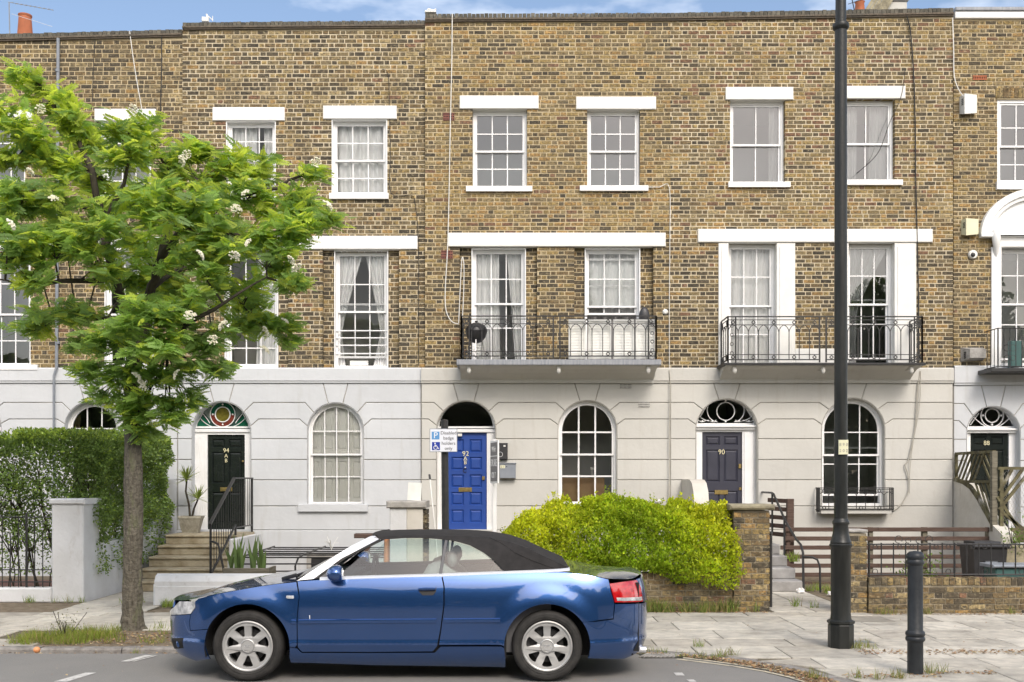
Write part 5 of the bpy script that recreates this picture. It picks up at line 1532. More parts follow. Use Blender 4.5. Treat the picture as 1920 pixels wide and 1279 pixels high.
tag(m.build('garden_wall', M['wall_white'], smooth=True, angle=35), 'low round-topped white wall between the tree and the car bonnet', 'wall')
# iron railing under the hedge
t = thing('railing', 'thin black iron railing on the low white wall under the hedge', 'railing', (-8.2, 15.8, .2))
m = MB()
for z in (.28, .46, 1.24): m.tube([(-9.6, 15.8, z), (-6.82, 15.8, z)], .009, 5)
m.build('rail', M['iron'], t)
for i in range(22):
    x = -6.95 - .12 * i
    m = MB(); m.tube([(x, 15.8, .2), (x, 15.8, (1.26 if i % 2 else 1.0) if i != 2 else 1.3)], .018 if i == 2 else .008, 5); m.build('bar', M['iron'], t)

# steps of number 94
st = thing('front_steps', 'worn stone steps rising to the black-green door', 'steps', (-5.5, 18.5, 0), 'flights of front steps')
SY = [17.1, 17.53, 17.95, 18.4, 18.82]
for i in range(5):
    z = .164 * (i + 1)
    m = MB()
    x0, x1 = -6.12 + (.0 if i else .1), -4.70 - .04 * i
    y1 = SY[i + 1] + .06 if i < 4 else 20.2
    m.cbox(x0, x1, SY[i] + .025, y1, z - .164, z - .045, .01)
    m.cbox(x0, x1 + .02, SY[i] - .005, y1, z - .045, z, .016)
    m.build('step', M['stone_step'], st)
m = MB(); m.cbox(-4.70, -4.52, 17.6, 18.6, -.02, .45, .02); m.cbox(-4.86, -4.70, 18.3, 20.0, -.02, .775, .015); m.build('side_wall', M['wall_white'], st)
rl = thing('stair_railing', 'black iron railing with upright bars beside the worn stone steps', 'railing', (-4.86, 18.4, .2))
xr = -4.86
tops = [(17.2, 1.10), (18.65, 1.82), (19.92, 1.82)]
def ztop(y): return 1.10 + (y - 17.2) * (.72 / 1.45) if y < 18.65 else 1.82
m = MB(); m.beam((xr, 17.15, 1.075), (xr, 18.66, 1.825), .05, .03); m.beam((xr, 18.64, 1.822), (xr, 19.95, 1.822), .05, .025); m.build('handrail', M['iron'], rl)
m = MB(); m.beam((xr, 17.2, .26), (xr, 18.75, 1.0), .03, .03); m.beam((xr, 18.75, .95), (xr, 19.95, .95), .03, .02); m.build('lower_rail', M['iron'], rl)
for i in range(19):
    y = 17.25 + i * .146
    zb = .30 + (y - 17.25) * .47 if y < 18.7 else .95
    m = MB(); m.tube([(xr, y, zb), (xr, y, ztop(y))], .0065, 5); m.build('bar', M['iron'], rl)
for (y_, a_, b_) in ((17.2, .16, 1.10), (19.94, .82, 1.83), (18.75, .82, 1.0)):
    m = MB(); m.tube([(xr, y_, a_), (xr, y_, b_)], .02, 6); m.build('post', M['iron'], rl)
m = MB(); m.tube([(-4.86, 17.18, .80), (-4.80, 17.12, .80), (-4.72, 17.1, .77), (-4.68, 17.08, .68), (-4.60, 17.04, .30), (-4.56, 17.02, .0)], .018, 8)
tag(m.build('handrail_hoop', M['iron'], smooth=True), 'bent black tube handrail at the foot of the worn steps', 'handrail')
# pot with yucca
t = thing('plant_pot', 'lattice-patterned stone plant pot on the landing by the black-green door', 'pot', (-5.88, 19.55, .82))
c0 = Vector((-5.88, 19.55, .82))
m = MB(); m.lathe([(0, 0), (.19, 0), (.20, .04), (.27, .26), (.29, .27), (.29, .31), (.25, .31), (.24, .27), (0, .27)], c0, 4, rot=math.pi / 4 + .12); m.build('body', M['concrete_pot'], t)
m = MB()
mt = Matrix.Rotation(.12, 3, 'Z')
for fx_ in (0, 1):
    for i in range(-4, 5):
        for sg in (-1, 1):
            pts = []
            for k in range(5):
                z = .05 + .20 * k / 4
                hw = (.142 + (.19 - .142) * z / .26)
                x = i * .05 + sg * (z - .15) * .5
                if abs(x) < hw - .012:
                    p = Vector((x, -hw - .004, z)) if fx_ == 0 else Vector((-hw - .004, x, z))
                    pts.append(c0 + mt @ p)
            if len(pts) > 1: m.tube(pts, .007, 4, cap=False)
m.build('lattice_relief', M['concrete_pot'], t)
def spiky(label, base, stems, leafn, L, w, tint, name='yucca_plant', cat='plant', stemr=.022):
    t = thing(name, label, cat, base)
    for (pts, k) in stems:
        m = MB(); q = [Vector(base) + Vector(p) for p in pts]
        if stemr: m.tube(q, [stemr * (1 - .3 * i / (len(q) - 1)) for i in range(len(q))], 7); m.build('stem', M['branch'], t, smooth=True)
        top = q[-1]
        for i in range(k):
            a = R.uniform(0, 6.28); el_ = R.uniform(-.25, 1.35)
            d = Vector((math.cos(a) * math.cos(el_), math.sin(a) * math.cos(el_), math.sin(el_)))
            s = d.cross(Vector((0, 0, 1))).normalized() * w
            ln = L * R.uniform(.75, 1.1)
            pt = [top + d * (ln * f) + Vector((0, 0, -.10 * ln * f * f)) for f in (0, .35, .7, 1)]
            m = MB(); kk = R.uniform(.7, 1.2); tt = tuple(c * kk for c in tint)
            m.add([tuple(pt[0] - s * .6), tuple(pt[0] + s * .6), tuple(pt[1] - s), tuple(pt[1] + s), tuple(pt[2] - s * .7), tuple(pt[2] + s * .7), tuple(pt[3])], [(0, 1, 3, 2), (2, 3, 5, 4), (4, 5, 6)], tt)
            m.build('leaf', M['leaf_hedge'], t, tint=True)
    return t
spiky('yucca with two spiky tufts in the lattice stone pot', (-5.9, 19.55, 1.08), [([(0, 0, 0), (-.02, 0, .25), (-.08, 0, .50), (-.06, 0, .72)], 44), ([(.03, 0, 0), (.07, 0, .18), (.15, -.02, .36)], 34)], 0, .34, .016, (.20, .26, .06))
# timber planter with irises
t = thing('timber_planter', 'weathered timber planter box at the foot of the steps', 'planter', (-4.12, 16.6, 0))
for i in range(3):
    m = MB(); z = .06 + .125 * i
    m.cbox(-4.46, -3.78, 16.45, 16.48, z, z + .118, .006); m.build('plank', M['timber_grey'], t)
    m = MB(); m.cbox(-3.78, -3.75, 16.45, 16.95, z, z + .118, .006); m.build('plank', M['timber_grey'], t)
m = MB(); m.box(-4.46, -3.79, 16.49, 16.95, .05, .38); m.build('soil', M['earth'], t)
t = thing('iris_plant', 'upright sword-shaped iris leaves in the timber planter', 'plant', (-4.1, 16.65, .38))
for cx_ in (-4.34, -4.22, -4.02, -3.92):
    for i in range(7):
        x, y = cx_ + R.uniform(-.06, .06), 16.62 + R.uniform(-.1, .15)
        h_ = R.uniform(.28, .62); dx = R.uniform(-.12, .12)
        m = MB(); k = R.uniform(.8, 1.25)
        m.add([(x - .018, y, .38), (x + .018, y + .004, .38), (x - .02 + dx * .4, y - .01, .38 + h_ * .55), (x + .02 + dx * .4, y, .38 + h_ * .55), (x + dx, y - .02, .38 + h_)], [(0, 1, 3, 2), (2, 3, 4)], (.13 * k, .20 * k, .07 * k))
        m.build('leaf', M['leaf_hedge'], t, tint=True)
# light-well cage of horizontal rails
t = thing('lightwell_cage', 'black horizontal rails forming a cage over the basement light well', 'railing', (-3.0, 18.6, 0))
for z in (.17, .29, .41, .52):
    m = MB(); m.tube([(-4.45, 17.5, z), (-3.6, 17.5, z + R.uniform(-.01, .01)), (-1.9, 17.5, z)], .012, 6); m.build('rail', M['iron'], t)
for y in (17.9, 18.3, 18.8, 19.4, 19.9):
    m = MB(); m.tube([(-4.45, y, .53), (-1.9, y, .53)], .012, 6); m.build('rail', M['iron'], t)
for q_ in ([(-3.55, 17.47, .0), (-3.55, 17.47, .38), (-3.53, 17.6, .50), (-3.50, 18.0, .54), (-3.48, 19.9, .55)], [(-4.43, 17.47, .0), (-4.43, 17.47, .53), (-4.43, 19.9, .55)], [(-2.2, 17.47, .0), (-2.2, 17.47, .53), (-2.2, 19.9, .55)]):
    m = MB(); m.tube(q_, .016, 6); m.build('post', M['iron'], t)
bw = MB(); bw.plate(rect(576, 650, 1036, 1085, 20.04), [rect(584, 642, 1044, 1085, 20.04)], 19.99, 20.04); o = bw.build('basement_window', M['cap_grey'], [x for x in bpy.data.objects if x.name == 'terraced_house.001'][0])
m = MB(); m.plate(rect(584, 642, 1044, 1085, 20.04), [], 20.03, 20.04, sides=False); m.build('pane', M['plastic_black'], o)
m = MB()
q = Vector((-3.2, 18.9, .55))
for i in range(9):
    a = R.uniform(0, 6.28); m.tube([q, q + Vector((.05 * math.cos(a), .05 * math.sin(a), .12)), q + Vector((.13 * math.cos(a), .1 * math.sin(a), R.uniform(.12, .24)))], .005, 4)
tag(m.build('twig_ornament', M['plastic_white']), 'bare white twiggy plant above the basement light well', 'plant')
m = MB(); m.cbox(-2.52, -2.12, 17.0, 17.25, .86, .93, .01); m.cbox(-2.36, -2.28, 17.05, 17.13, -.02, .86, .01)
tag(m.build('timber_post', M['timber_brown']), 'brown timber post with a flat board top behind the windscreen', 'post')
# pier between 94 and 92
t = thing('gate_pillar', 'two-tone white and cream pier with grey stone cap by the blue door', 'pillar', (-1.65, 17.3, 0), 'gate pillars along the pavement')
paint_box(-1.95, -1.68, 17.0, 17.55, -.02, 1.34, .012).build('shaft', M['wall_white'], t)
paint_box(-1.679, -1.42, 17.0, 17.55, -.02, 1.34, .012).build('shaft', M['wall_cream'], t)
m = MB()
for i in range(17):
    z = .02 + i * .077; m.box(-1.415, -1.36, 17.02, 17.5, z, z + .066, tint=tint_pick(W_LOW)[1])
stuff(m.build('brick_edge', M['brick'], t, tint=True))
paint_box(-2.0, -1.36, 16.95, 17.6, 1.34, 1.455, .02).build('cap', M['cap_grey'], t)
m = MB(); m.rbox((-1.57, 17.2, 1.60), .22, .02, .29, rx=-.12, ry=.05)
tag(m.build('board', M['plastic_white']), 'blank white board leaning on the grey-capped pier', 'board')
m = MB(); m.tube([(-1.36, 17.6, 1.86), (-1.24, 17.3, .9), (-1.15, 17.1, 0)], .012, 6)
m.tube([(-1.363, 17.6, 1.88), (-1.352, 17.58, 1.80)], .018, 6, m=1)
tag(m.build('broom_handle', [M['plastic_white'], M['plastic_black']]), 'thin pale pole leaning beside the grey-capped pier', 'pole')
m = MB(); m.lathe([(.05, 0), (.02, .10), (.0, .11)], (-2.01, 17.2, .86), 10); m.lathe([(.07, -.86), (.06, -.3), (.05, 0)], (-2.01, 17.2, .86), 10)
tag(m.build('traffic_cone', M['orange'], smooth=True), 'tip of an orange cone showing over the car roof', 'cone')

# ---- 92 and 90 garden walls of brick
def brick_wall(label, x0, x1, y0, y1, ztop, weights, mort, stretch=True, course=.0765, soldier=0, joint=.012, cat='wall', nm='garden_wall', cap=None, sides=()):
    t = thing(nm, label, cat, ((x0 + x1) / 2, (y0 + y1) / 2, 0))
    m = MB(); m.box(x0 + .006, x1 - .006, y0 + .009, y1 - .006, -.05, ztop - .012); m.build('core', mort, t)
    zt = ztop - soldier
    lay_bricks(t, lambda z: [(x0, x1, y0)], course, -.03, zt, lambda x, z: weights, joint=joint)
    if soldier:
        n = int((x1 - x0) / .082)
        for i in range(n):
            ti, _ = tint_pick(weights)
            a = x0 + (x1 - x0) * (i + .5) / n
            put('brick', brick_mesh(ti), (a, y0 - .004 + R.uniform(-.004, .004), zt + soldier / 2 + R.uniform(-.004, .004)), t, scale=((x1 - x0) / n - joint, 1.8, soldier - .012))
    for (sx, ya, yb) in sides:                        # brick ends seen on a return face
        z = -.03; r = 0
        while z < zt - .03:
            y = ya + (0 if r % 2 else -.11)
            while y < yb - .03:
                a, b = max(y, ya) + joint / 2, min(y + .222, yb) - joint / 2
                y += .232
                if b - a < .03: continue
                ti, _ = tint_pick(weights)
                o = put('brick', brick_mesh(ti), (sx, (a + b) / 2, z + course / 2), t, scale=(b - a, 1, course - joint), rot=(0, 0, math.pi / 2 if sx >= x1 - .05 else -math.pi / 2))
            z += course; r += 1
    return t
W_GARD = [2.2, 2.2, 1.8, 1.8, 1.6, 1.2, 1.0, 1.2, 1.4]
W_PIL = [2.8, 2.2, 1.6, 1.4, 1.3, 1.0, .2, .8, 1.4]
W_OLD = [.6, .5, 2.4, 2.6, 1.6, .9, .3, .9, 3.4]
brick_wall('old brick garden wall under the yellow-green shrub', -.8, 3.02, 14.6, 14.83, .52, W_OLD, M['mortar_dirty'], soldier=.10)
t = brick_wall('square yellow brick gate pillar with mossy cap beside the yellow-green shrub', 3.04, 3.54, 14.65, 15.13, 1.38, W_PIL, M['mortar_dirty'], cat='pillar', nm='gate_pillar', sides=())
t['group'] = 'gate pillars along the pavement'
m = MB(); m.cbox(2.98, 3.60, 14.58, 15.2, 1.38, 1.455, .025); m.build('cap', M['cap_yellow'], t)
t = brick_wall('narrow brick gate pillar mostly behind the lamp post', 4.45, 4.78, 14.36, 14.7, 1.08, W_PIL, M['mortar_dirty'], cat='pillar', nm='gate_pillar')
t['group'] = 'gate pillars along the pavement'
m = MB(); m.cbox(4.44, 4.79, 14.35, 14.71, 1.08, 1.12, .012); m.build('cap', M['cap_grey'], t)
brick_wall('long old brick garden wall carrying the iron railing behind the bollard', 4.79, 9.6, 14.32, 14.55, .48, W_OLD, M['mortar_dirty'], soldier=.11)
# open gate seen edge-on
t = thing('iron_gate', 'black iron gate standing open beside the brick gate pillar', 'gate', (3.6, 15.2, .05))
m = MB()
for y in (14.78, 15.62): m.tube([(3.585, y, .03), (3.585, y, 1.02 if y < 15 else .95)], .022, 6)
m.ball((3.585, 14.78, 1.05), .03, .03, .03, 8, 6)
for z in (.08, .5, .92): m.tube([(3.585, 14.78, z), (3.585, 15.62, z)], .014, 5)
m.build('gate_frame', M['iron'], t)
for i in range(7):
    m = MB(); m.tube([(3.585, 14.88 + .11 * i, .08), (3.585, 14.88 + .11 * i, .92)], .009, 5); m.build('bar', M['iron'], t)
# steps of number 90
st = thing('front_steps', 'grey concrete steps rising to the slate-blue door', 'steps', (4.05, 18.5, 0), 'flights of front steps')
SY = [17.05, 17.46, 17.9, 18.32, 18.75]
for i in range(5):
    z = .17 * (i + 1); m = MB()
    m.cbox(3.45, 4.66 - .02 * i, SY[i], SY[i + 1] + .05 if i < 4 else 20.2, z - .17, z, .014); m.build('step', M['concrete_step'], st)
m = MB()
prof = [(18.55, -.02), (18.55, .95), (18.60, 1.35), (18.70, 1.60), (18.86, 1.73), (19.05, 1.79), (19.3, 1.80), (20.0, 1.80), (20.0, -.02)]
k = len(prof)
m.add([(3.18, y, z) for y, z in prof] + [(3.44, y, z) for y, z in prof], [tuple(range(k)), tuple(range(k, 2 * k))[::-1]] + [(i, i + k, (i + 1) % k + k, (i + 1) % k) for i in range(k)])
tag(m.build('step_wall', M['wall_cream'], smooth=True, angle=35), 'curved cream cheek wall of the steps behind the yellow-green shrub', 'wall')
t = thing('handrail', 'black tube handrail with two hoops beside the concrete steps', 'handrail', (4.65, 17.5, 0))
m = MB(); hx = 4.66
m.tube([(hx + .03, 20.0, 1.56), (hx, 19.15, 1.56), (hx, 19.0, 1.54), (hx, 18.2, 1.10), (hx, 17.5, .82), (hx, 17.2, .74), (hx, 17.08, .62), (hx, 17.05, 0)], .020, 8); m.build('rail', M['iron'], t, smooth=True)
m = MB(); m.tube([(hx, 19.1, 1.55), (hx, 19.1, .85)], .018, 8); m.build('post', M['iron'], t, smooth=True)
m = MB(); m.tube([(hx, 18.25, 1.12), (hx, 18.25, .5)], .018, 8); m.build('post', M['iron'], t, smooth=True)
m = MB(); m.tube([(hx, 17.06, .56), (hx + .12, 17.0, .56), (hx + .20, 16.98, .52), (hx + .235, 16.96, .42), (hx + .24, 16.95, 0)], .017, 8); m.build('hoop', M['iron'], t, smooth=True)
# brown horizontal board fence
t = thing('board_fence', 'brown horizontal board fence with open gaps below the cream stucco', 'fence', (6.6, 18.6, 0))
for i in range(7):
    z = .93 - .157 * i
    a = 4.72 if i != 2 else 4.66
    for (p, q) in ((a, 6.35), (6.352, 8.45)):
        m = MB(); m.cbox(p, q, 18.5 + R.uniform(-.004, .004), 18.525, z - .036, z + .036, .004); m.build('board', M['timber_brown'], t)
for (x, mm, w) in ((4.80, 'timber_brown', .07), (6.24, 'timber_grey', .07), (7.18, 'timber_grey', .085), (8.3, 'timber_grey', .09)):
    m = MB(); m.cbox(x - w / 2, x + w / 2, 18.53, 18.62, -.02, .97, .005); m.build('post', M[mm], t)
t = thing('board_fence', 'short brown board screen beside the landing of the concrete steps', 'fence', (4.72, 19.1, .85))
for i in range(5):
    z = 1.42 - .15 * i
    m = MB(); m.beam((4.62, 19.25, z + .01), (4.94, 18.72, z - .01), .02, .075); m.build('board', M['timber_brown'], t)
m = MB(); m.cbox(4.81, 4.93, 18.64, 18.72, -.02, 1.46, .006); m.build('post', M['timber_brown'], t)
# iron railing on the brick wall
t = thing('railing', 'black iron railing with scrolled crest on the old brick wall', 'railing', (7.2, 14.43, .48), None)
yr = 14.43
m = MB()
for z in (.51, .92): m.tube([(4.8, yr, z), (9.6, yr, z)], .011, 5)
m.build('rail', M['iron'], t)
for i in range(28):
    x = 4.83 + .165 * i
    m = MB(); m.tube([(x, yr, .47 if i % 7 == 0 else .51), (x, yr, .94)], .010 if i % 7 else .014, 5)
    m.build('bar', M['iron'], t)
for i in range(27):
    if i % 3 == 1: continue
    x = 4.83 + .165 * (i + .5); m = MB()
    m.ring((x, yr, .885), .03, .006, 'Y', 10, 4); m.build('scroll', M['iron'], t)
    if i % 3 == 0:
        m = MB(); m.ring((x, yr, .55), .035, .006, 'Y', 10, 4); m.build('scroll', M['iron'], t)
for (x, r) in ((5.23, .05), (5.36, .035), (5.50, .035), (5.64, .05)):
    m = MB(); m.ring((x, yr, .935 + r), r, .006, 'Y', 14, 4, a0=-.6, a1=5.0); m.build('scroll', M['iron'], t)
m = MB(); m.lathe([(.05, 0), (.055, .03), (.0, .04)], (4.95, yr, .70), 8); 
# bins
t = thing('wheelie_bin', 'black wheelie bin behind the iron railing near the trellis', 'bin', (7.6, 17.2, 0))
x0, x1, yb = 7.36, 7.90, 17.0
m = MB(); m.add([(x0 + .05, yb + .05, -.02), (x1 - .05, yb + .05, -.02), (x1, yb, .70), (x0, yb, .70), (x0 + .05, yb + .5, -.02), (x1 - .05, yb + .5, -.02), (x1, yb + .55, .70), (x0, yb + .55, .70)],
      [(0, 1, 2, 3), (1, 5, 6, 2), (4, 0, 3, 7), (3, 2, 6, 7), (5, 4, 7, 6)])
m.cbox(x0 + .17, x0 + .38, yb - .012, yb + .03, .34, .50, .006); m.build('body', M['plastic_black'], t)
m = MB(); m.cbox(x0 - .03, x1 + .03, yb - .04, yb + .58, .70, .755, .02); m.cbox(x0 + .05, x1 - .05, yb + .1, yb + .5, .755, .80, .02); m.build('lid', M['plastic_black'], t)
m = MB(); m.plate([(x0 + .18, .35), (x0 + .37, .35), (x0 + .37, .49), (x0 + .18, .49)], [[(x0 + .20, .37), (x0 + .35, .37), (x0 + .35, .47), (x0 + .20, .47)]], yb - .018, yb - .008); m.build('label_frame', M['grey_metal'], t)
t = thing('recycling_box', 'teal recycling box with a grey lid behind the iron railing', 'box', (7.4, 15.8, 0))
m = MB(); m.cbox(7.1, 7.75, 15.65, 16.05, -.02, .50, .015); m.build('body', M['plastic_green'], t)
m = MB(); m.cbox(7.04, 7.82, 15.60, 16.1, .50, .545, .015); m.build('lid', M['grey_metal'], t)
# cheek wall and trellis of number 88
m = MB()
prof = [(18.0, -.02), (18.0, .86), (18.35, 1.00), (18.75, 1.22), (19.1, 1.50), (19.45, 1.70), (19.75, 1.76), (20.08, 1.77), (20.08, -.02)]
k = len(prof)
m.add([(8.28, y, z) for y, z in prof] + [(8.50, y, z) for y, z in prof], [tuple(range(k)), tuple(range(k, 2 * k))[::-1]] + [(i, i + k, (i + 1) % k + k, (i + 1) % k) for i in range(k)])
tag(m.build('step_wall', M['wall_cream']), 'curved cream cheek wall under the mossy trellis', 'wall')
t = thing('trellis', 'mossy diagonal-slatted timber trellis before the door numbered 88', 'trellis', (8.35, 18.8, .9))
G = 'timber_green'
m = MB(); m.beam((8.32, 18.42, .90), (8.32, 18.42, 2.29), .09, .09, up=(1, 0, 0)); m.build('post', M['timber_grey'], t)
m = MB(); m.beam((8.32, 19.98, 1.74), (8.32, 19.98, 2.29), .05, .05, up=(1, 0, 0)); m.build('post', M[G], t)
for (a, b) in (((8.32, 19.98, 2.28), (8.32, 18.4, 2.28)), ((8.32, 19.98, 1.76), (8.32, 18.4, 1.76))):
    m = MB(); m.beam(a, b, .06, .05); m.build('rail', M[G], t)
m = MB()
pp = [(19.98, 1.80), (19.6, 1.75), (19.3, 1.66), (18.95, 1.45), (18.7, 1.25), (18.45, 1.05)]
for p, q in zip(pp, pp[1:]): m.beam((8.30, p[0], p[1]), (8.30, q[0], q[1]), .05, .07)
m.build('curved_rail', M[G], t)
for i in range(13):
    u = -.1 + i * .17
    for sg, yy in ((1, 8.31), (-1, 8.335)):
        # a diagonal across the panel y 18.45..19.95, z 1.76..2.28, leaning each way
        a = 19.95 - u; b = a - .45
        if sg < 0: a, b = b, a
        z0, z1 = 1.77, 2.27
        lo, hi = 18.45, 19.95
        def cl(y, z, y2, z2):
            if y > hi: z += (z2 - z) * (y - hi) / (y - y2); y = hi
            if y < lo: z += (z2 - z) * (lo - y) / (y2 - y); y = lo
            return y, z
        if max(a, b) < lo + .05 or min(a, b) > hi - .05: continue
        p = cl(a, z0, b, z1); q = cl(b, z1, a, z0)
        if (sg > 0) == (i < 6) and abs(p[1] - q[1]) > .1:
            m = MB(); m.beam((yy, p[0], p[1]), (yy, q[0], q[1]), .02, .045); m.build('slat', M[G], t)
for i in range(6):
    y = 19.15 - .15 * i
    m = MB(); m.beam((8.32, y, 1.74), (8.32, y - .42, 1.74 - .55 - .03 * i), .02, .045)
    if y - .42 > 18.38: m.build('slat', M[G], t)
for i in range(4):
    m = MB(); m.beam((8.33, 18.7 - .1 * i, 1.74), (8.33, 18.42, 1.74 - .42 + .12 * i), .02, .045); m.build('slat', M[G], t)
t = thing('trellis', 'mossy timber gate panel with wire mesh before the door numbered 88', 'trellis', (8.8, 18.36, .9))
for (a, b) in (((8.36, 18.36, 1.99), (9.7, 18.36, 1.99)), ((8.36, 18.36, .94), (9.7, 18.36, .94))):
    m = MB(); m.beam(a, b, .05, .05); m.build('rail', M[G], t)
for (a, b) in (((8.38, 18.35, 1.42), (8.78, 18.35, 1.97)), ((8.38, 18.35, 1.28), (8.93, 18.35, 1.97)), ((8.38, 18.35, 1.60), (8.60, 18.35, 1.97)), ((8.42, 18.37, 1.25), (8.80, 18.37, .95)), ((8.36, 18.37, 1.5), (8.72, 18.37, .95))):
    m = MB(); m.beam(a, b, .035, .05); m.build('slat', M[G], t)
for x in (8.42, 8.86):
    m = MB(); m.beam((x, 18.36, -.02), (x, 18.36, 1.98 if x < 8.5 else .95), .06, .06, up=(0, 1, 0)); m.build('post', M[G], t)
m = MB()
for i in range(-24, 34):
    for sg in (-1, 1):
        pts = []
        x = 8.45 + i * .06
        for k in range(33):
            z = .97 + k * .031; xx = x + sg * (z - .97) * .55
            if 8.45 < xx < 9.7: pts.append((xx + (.007 if k % 2 else -.007), 18.36, z))
        if len(pts) > 1: m.tube(pts, .0025, 3, cap=False)
m.build('wire_mesh', M['cable_grey'], t)
m = MB(); m.cbox(8.5, 9.7, 18.2, 18.34, .72, .92, .01)
tag(m.build('timber_beam', M[G]), 'mossy timber bearer at the foot of the meshed trellis panel', 'beam')
m = MB(); m.cbox(8.15, 9.7, 17.9, 18.1, -.02, .70, .03)
tag(m.build('garden_wall', M['cap_yellow']), 'mossy rough retaining wall behind the bins', 'wall')
# ---------------------------------------------------------------- the blue convertible
M['paint'] = mat('blue_metallic_paint', (0.024, 0.088, 0.275), 0.27, (0.028, 0.095, 0.29), ns=3, metal=0.80, spec=0.6, coat=1.0)
M['paint'].node_tree.nodes['Principled BSDF'].inputs['Coat IOR'].default_value = 1.75
M['softtop'] = mat('black_canvas_hood', (0.020, 0.019, 0.019), 0.85, (0.030, 0.028, 0.028), ns=14, bump=.25, bs=220, spec=.25, dist=.004)
M['chrome'] = mat('satin_aluminium', (0.80, 0.80, 0.80), 0.34, metal=0.55)
M['alloy'] = mat('silver_alloy', (0.50, 0.50, 0.49), 0.5, (0.42, 0.415, 0.40), ns=9, metal=.55)
M['trim'] = mat('pale_grey_leather', (0.42, 0.44, 0.45), .6, (0.36, 0.37, 0.38), ns=6)
M['trim_dark'] = mat('dark_cabin_trim', (0.10, 0.10, 0.105), .6)
M['lamp_red'] = mat('red_lamp_lens', (0.55, 0.008, 0.014), .12, (0.34, 0.004, 0.008), ns=16, stretch=(1, 1, 2.5), spec=.8, coat=1.0)
M['lamp_clear'] = mat('clear_lamp_lens', (0.62, 0.63, 0.64), .10, (0.26, 0.27, 0.28), ns=18, spec=.8, coat=1.0)
M['car_glass'] = glass('car_glass', 1.95, (0.80, 0.89, 0.86))
YC, HW = 10.28, 0.85
car = thing('convertible_car', 'blue metallic convertible car with black canvas hood parked at the kerb', 'car', (-1.0, YC, 0))
XF, XR_, NF, NR = -2.30, .50, -3.20, 1.275        # where the plan starts to round off, and the ends
ol = []
for i in range(161):
    t = math.pi / 2 * (1 - i / 160)
    ol.append((XF - (XF - NF) * math.sin(t) ** .80, HW * math.cos(t) ** .62))
for i in range(1, 60): ol.append((XF + (XR_ - XF) * i / 60, HW))
for i in range(161):
    t = math.pi / 2 * i / 160
    ol.append((XR_ + (NR - XR_) * math.sin(t) ** .80, HW * math.cos(t) ** .62))
US = [0.0]
for a, b in zip(ol, ol[1:]): US.append(US[-1] + math.hypot(b[0] - a[0], b[1] - a[1]))
UT = US[-1]
import bisect
def plan(u):
    u = min(max(u, 0), UT)
    i = min(max(bisect.bisect_right(US, u) - 1, 0), len(ol) - 2)
    t = (u - US[i]) / max(1e-9, US[i + 1] - US[i])
    return (ol[i][0] + (ol[i + 1][0] - ol[i][0]) * t, ol[i][1] + (ol[i + 1][1] - ol[i][1]) * t)
def plan_n(u):
    e = .03
    a, b = plan(max(0, u - e)), plan(min(UT, u + e))
    dx, dw = b[0] - a[0], b[1] - a[1]
    l = math.hypot(dx, dw)
    if u < e: return (-1.0, 0.0) if u < 1e-6 else (-dw / l, dx / l)
    return (-dw / l, dx / l)
AF, AR, RA = (-2.344, .314), (.311, .314), .378
def sstep(t): t = min(max(t, 0), 1); return t * t * (3 - 2 * t)
def depth_in(x, z):
    d = .055 * (max(0, z - .55) / .38) ** 3.0 + .040 * (max(0, .55 - z) / .36) ** 2 + .05 * (max(0, .30 - z) / .14) ** 2
    d -= .012 * math.exp(-((z - .335) / .03) ** 2)
    for c in (AF, AR):
        r = math.hypot(x - c[0], z - c[1])
        if r < RA + .19: d -= .019 * sstep(1 - (r - RA) / .19)
    return d
def skin(u, z, off=0.0, side=1):
    x, w = plan(u); n = plan_n(u)
    d = depth_in(x, z) - off
    return Vector((x - n[0] * d, YC - side * max(0, w - n[1] * d), z))
def uz(px, py):
    """(u, z) of the near flank where the photo shows it"""
    lo, hi = 0.0, UT
    best = None
    N = 500
    u0 = UT * .5
    z = .6
    for it in range(3):
        bestd = 1e9
        for i in range(N + 1):
            u = UT * i / N
            p = skin(u, z)
            if p.y > YC - .18: continue
            d = abs(960 + p.x * FPX / p.y - px)
            if d < bestd - 1e-6: bestd = d; best = u
        h = UT / N
        for _ in range(24):
            h *= .6
            for u in (best - h, best + h):
                p = skin(min(max(u, 0), UT), z)
                d = abs(960 + p.x * FPX / p.y - px)
                if d < bestd: bestd = d; best = min(max(u, 0), UT)
        p = skin(best, z)
        z = EYE - (py - 900) * p.y / FPX
    return (best, z)
def arcpts(c, a0, a1, n):
    """wheel-arch edge in (u, z)"""
    out = []
    for i in range(n + 1):
        a = rad(a0 + (a1 - a0) * i / n)
        x, z = c[0] + RA * math.cos(a), c[1] + RA * math.sin(a)
        j = min(range(len(ol)), key=lambda k: abs(ol[k][0] - x))
        k2 = j + 1 if ol[j][0] < x else j - 1
        k2 = min(max(k2, 0), len(ol) - 1)
        t = 0 if abs(ol[k2][0] - ol[j][0]) < 1e-9 else (x - ol[j][0]) / (ol[k2][0] - ol[j][0])
        out.append((US[j] + (US[k2] - US[j]) * t, z))
    return out
def inside(p, poly):
    c = False; n = len(poly)
    for i in range(n):
        a, b = poly[i], poly[i - 1]
        if (a[1] > p[1]) != (b[1] > p[1]) and p[0] < (b[0] - a[0]) * (p[1] - a[1]) / (b[1] - a[1]) + a[0]: c = not c
    return c
def resample(poly, st):
    out = []
    for i in range(len(poly)):
        a, b = Vector(poly[i]), Vector(poly[(i + 1) % len(poly)])
        n = max(1, int((b - a).length / st + .5))
        for k in range(n): q = a.lerp(b, k / n); out.append((q.x, q.y))
    return out
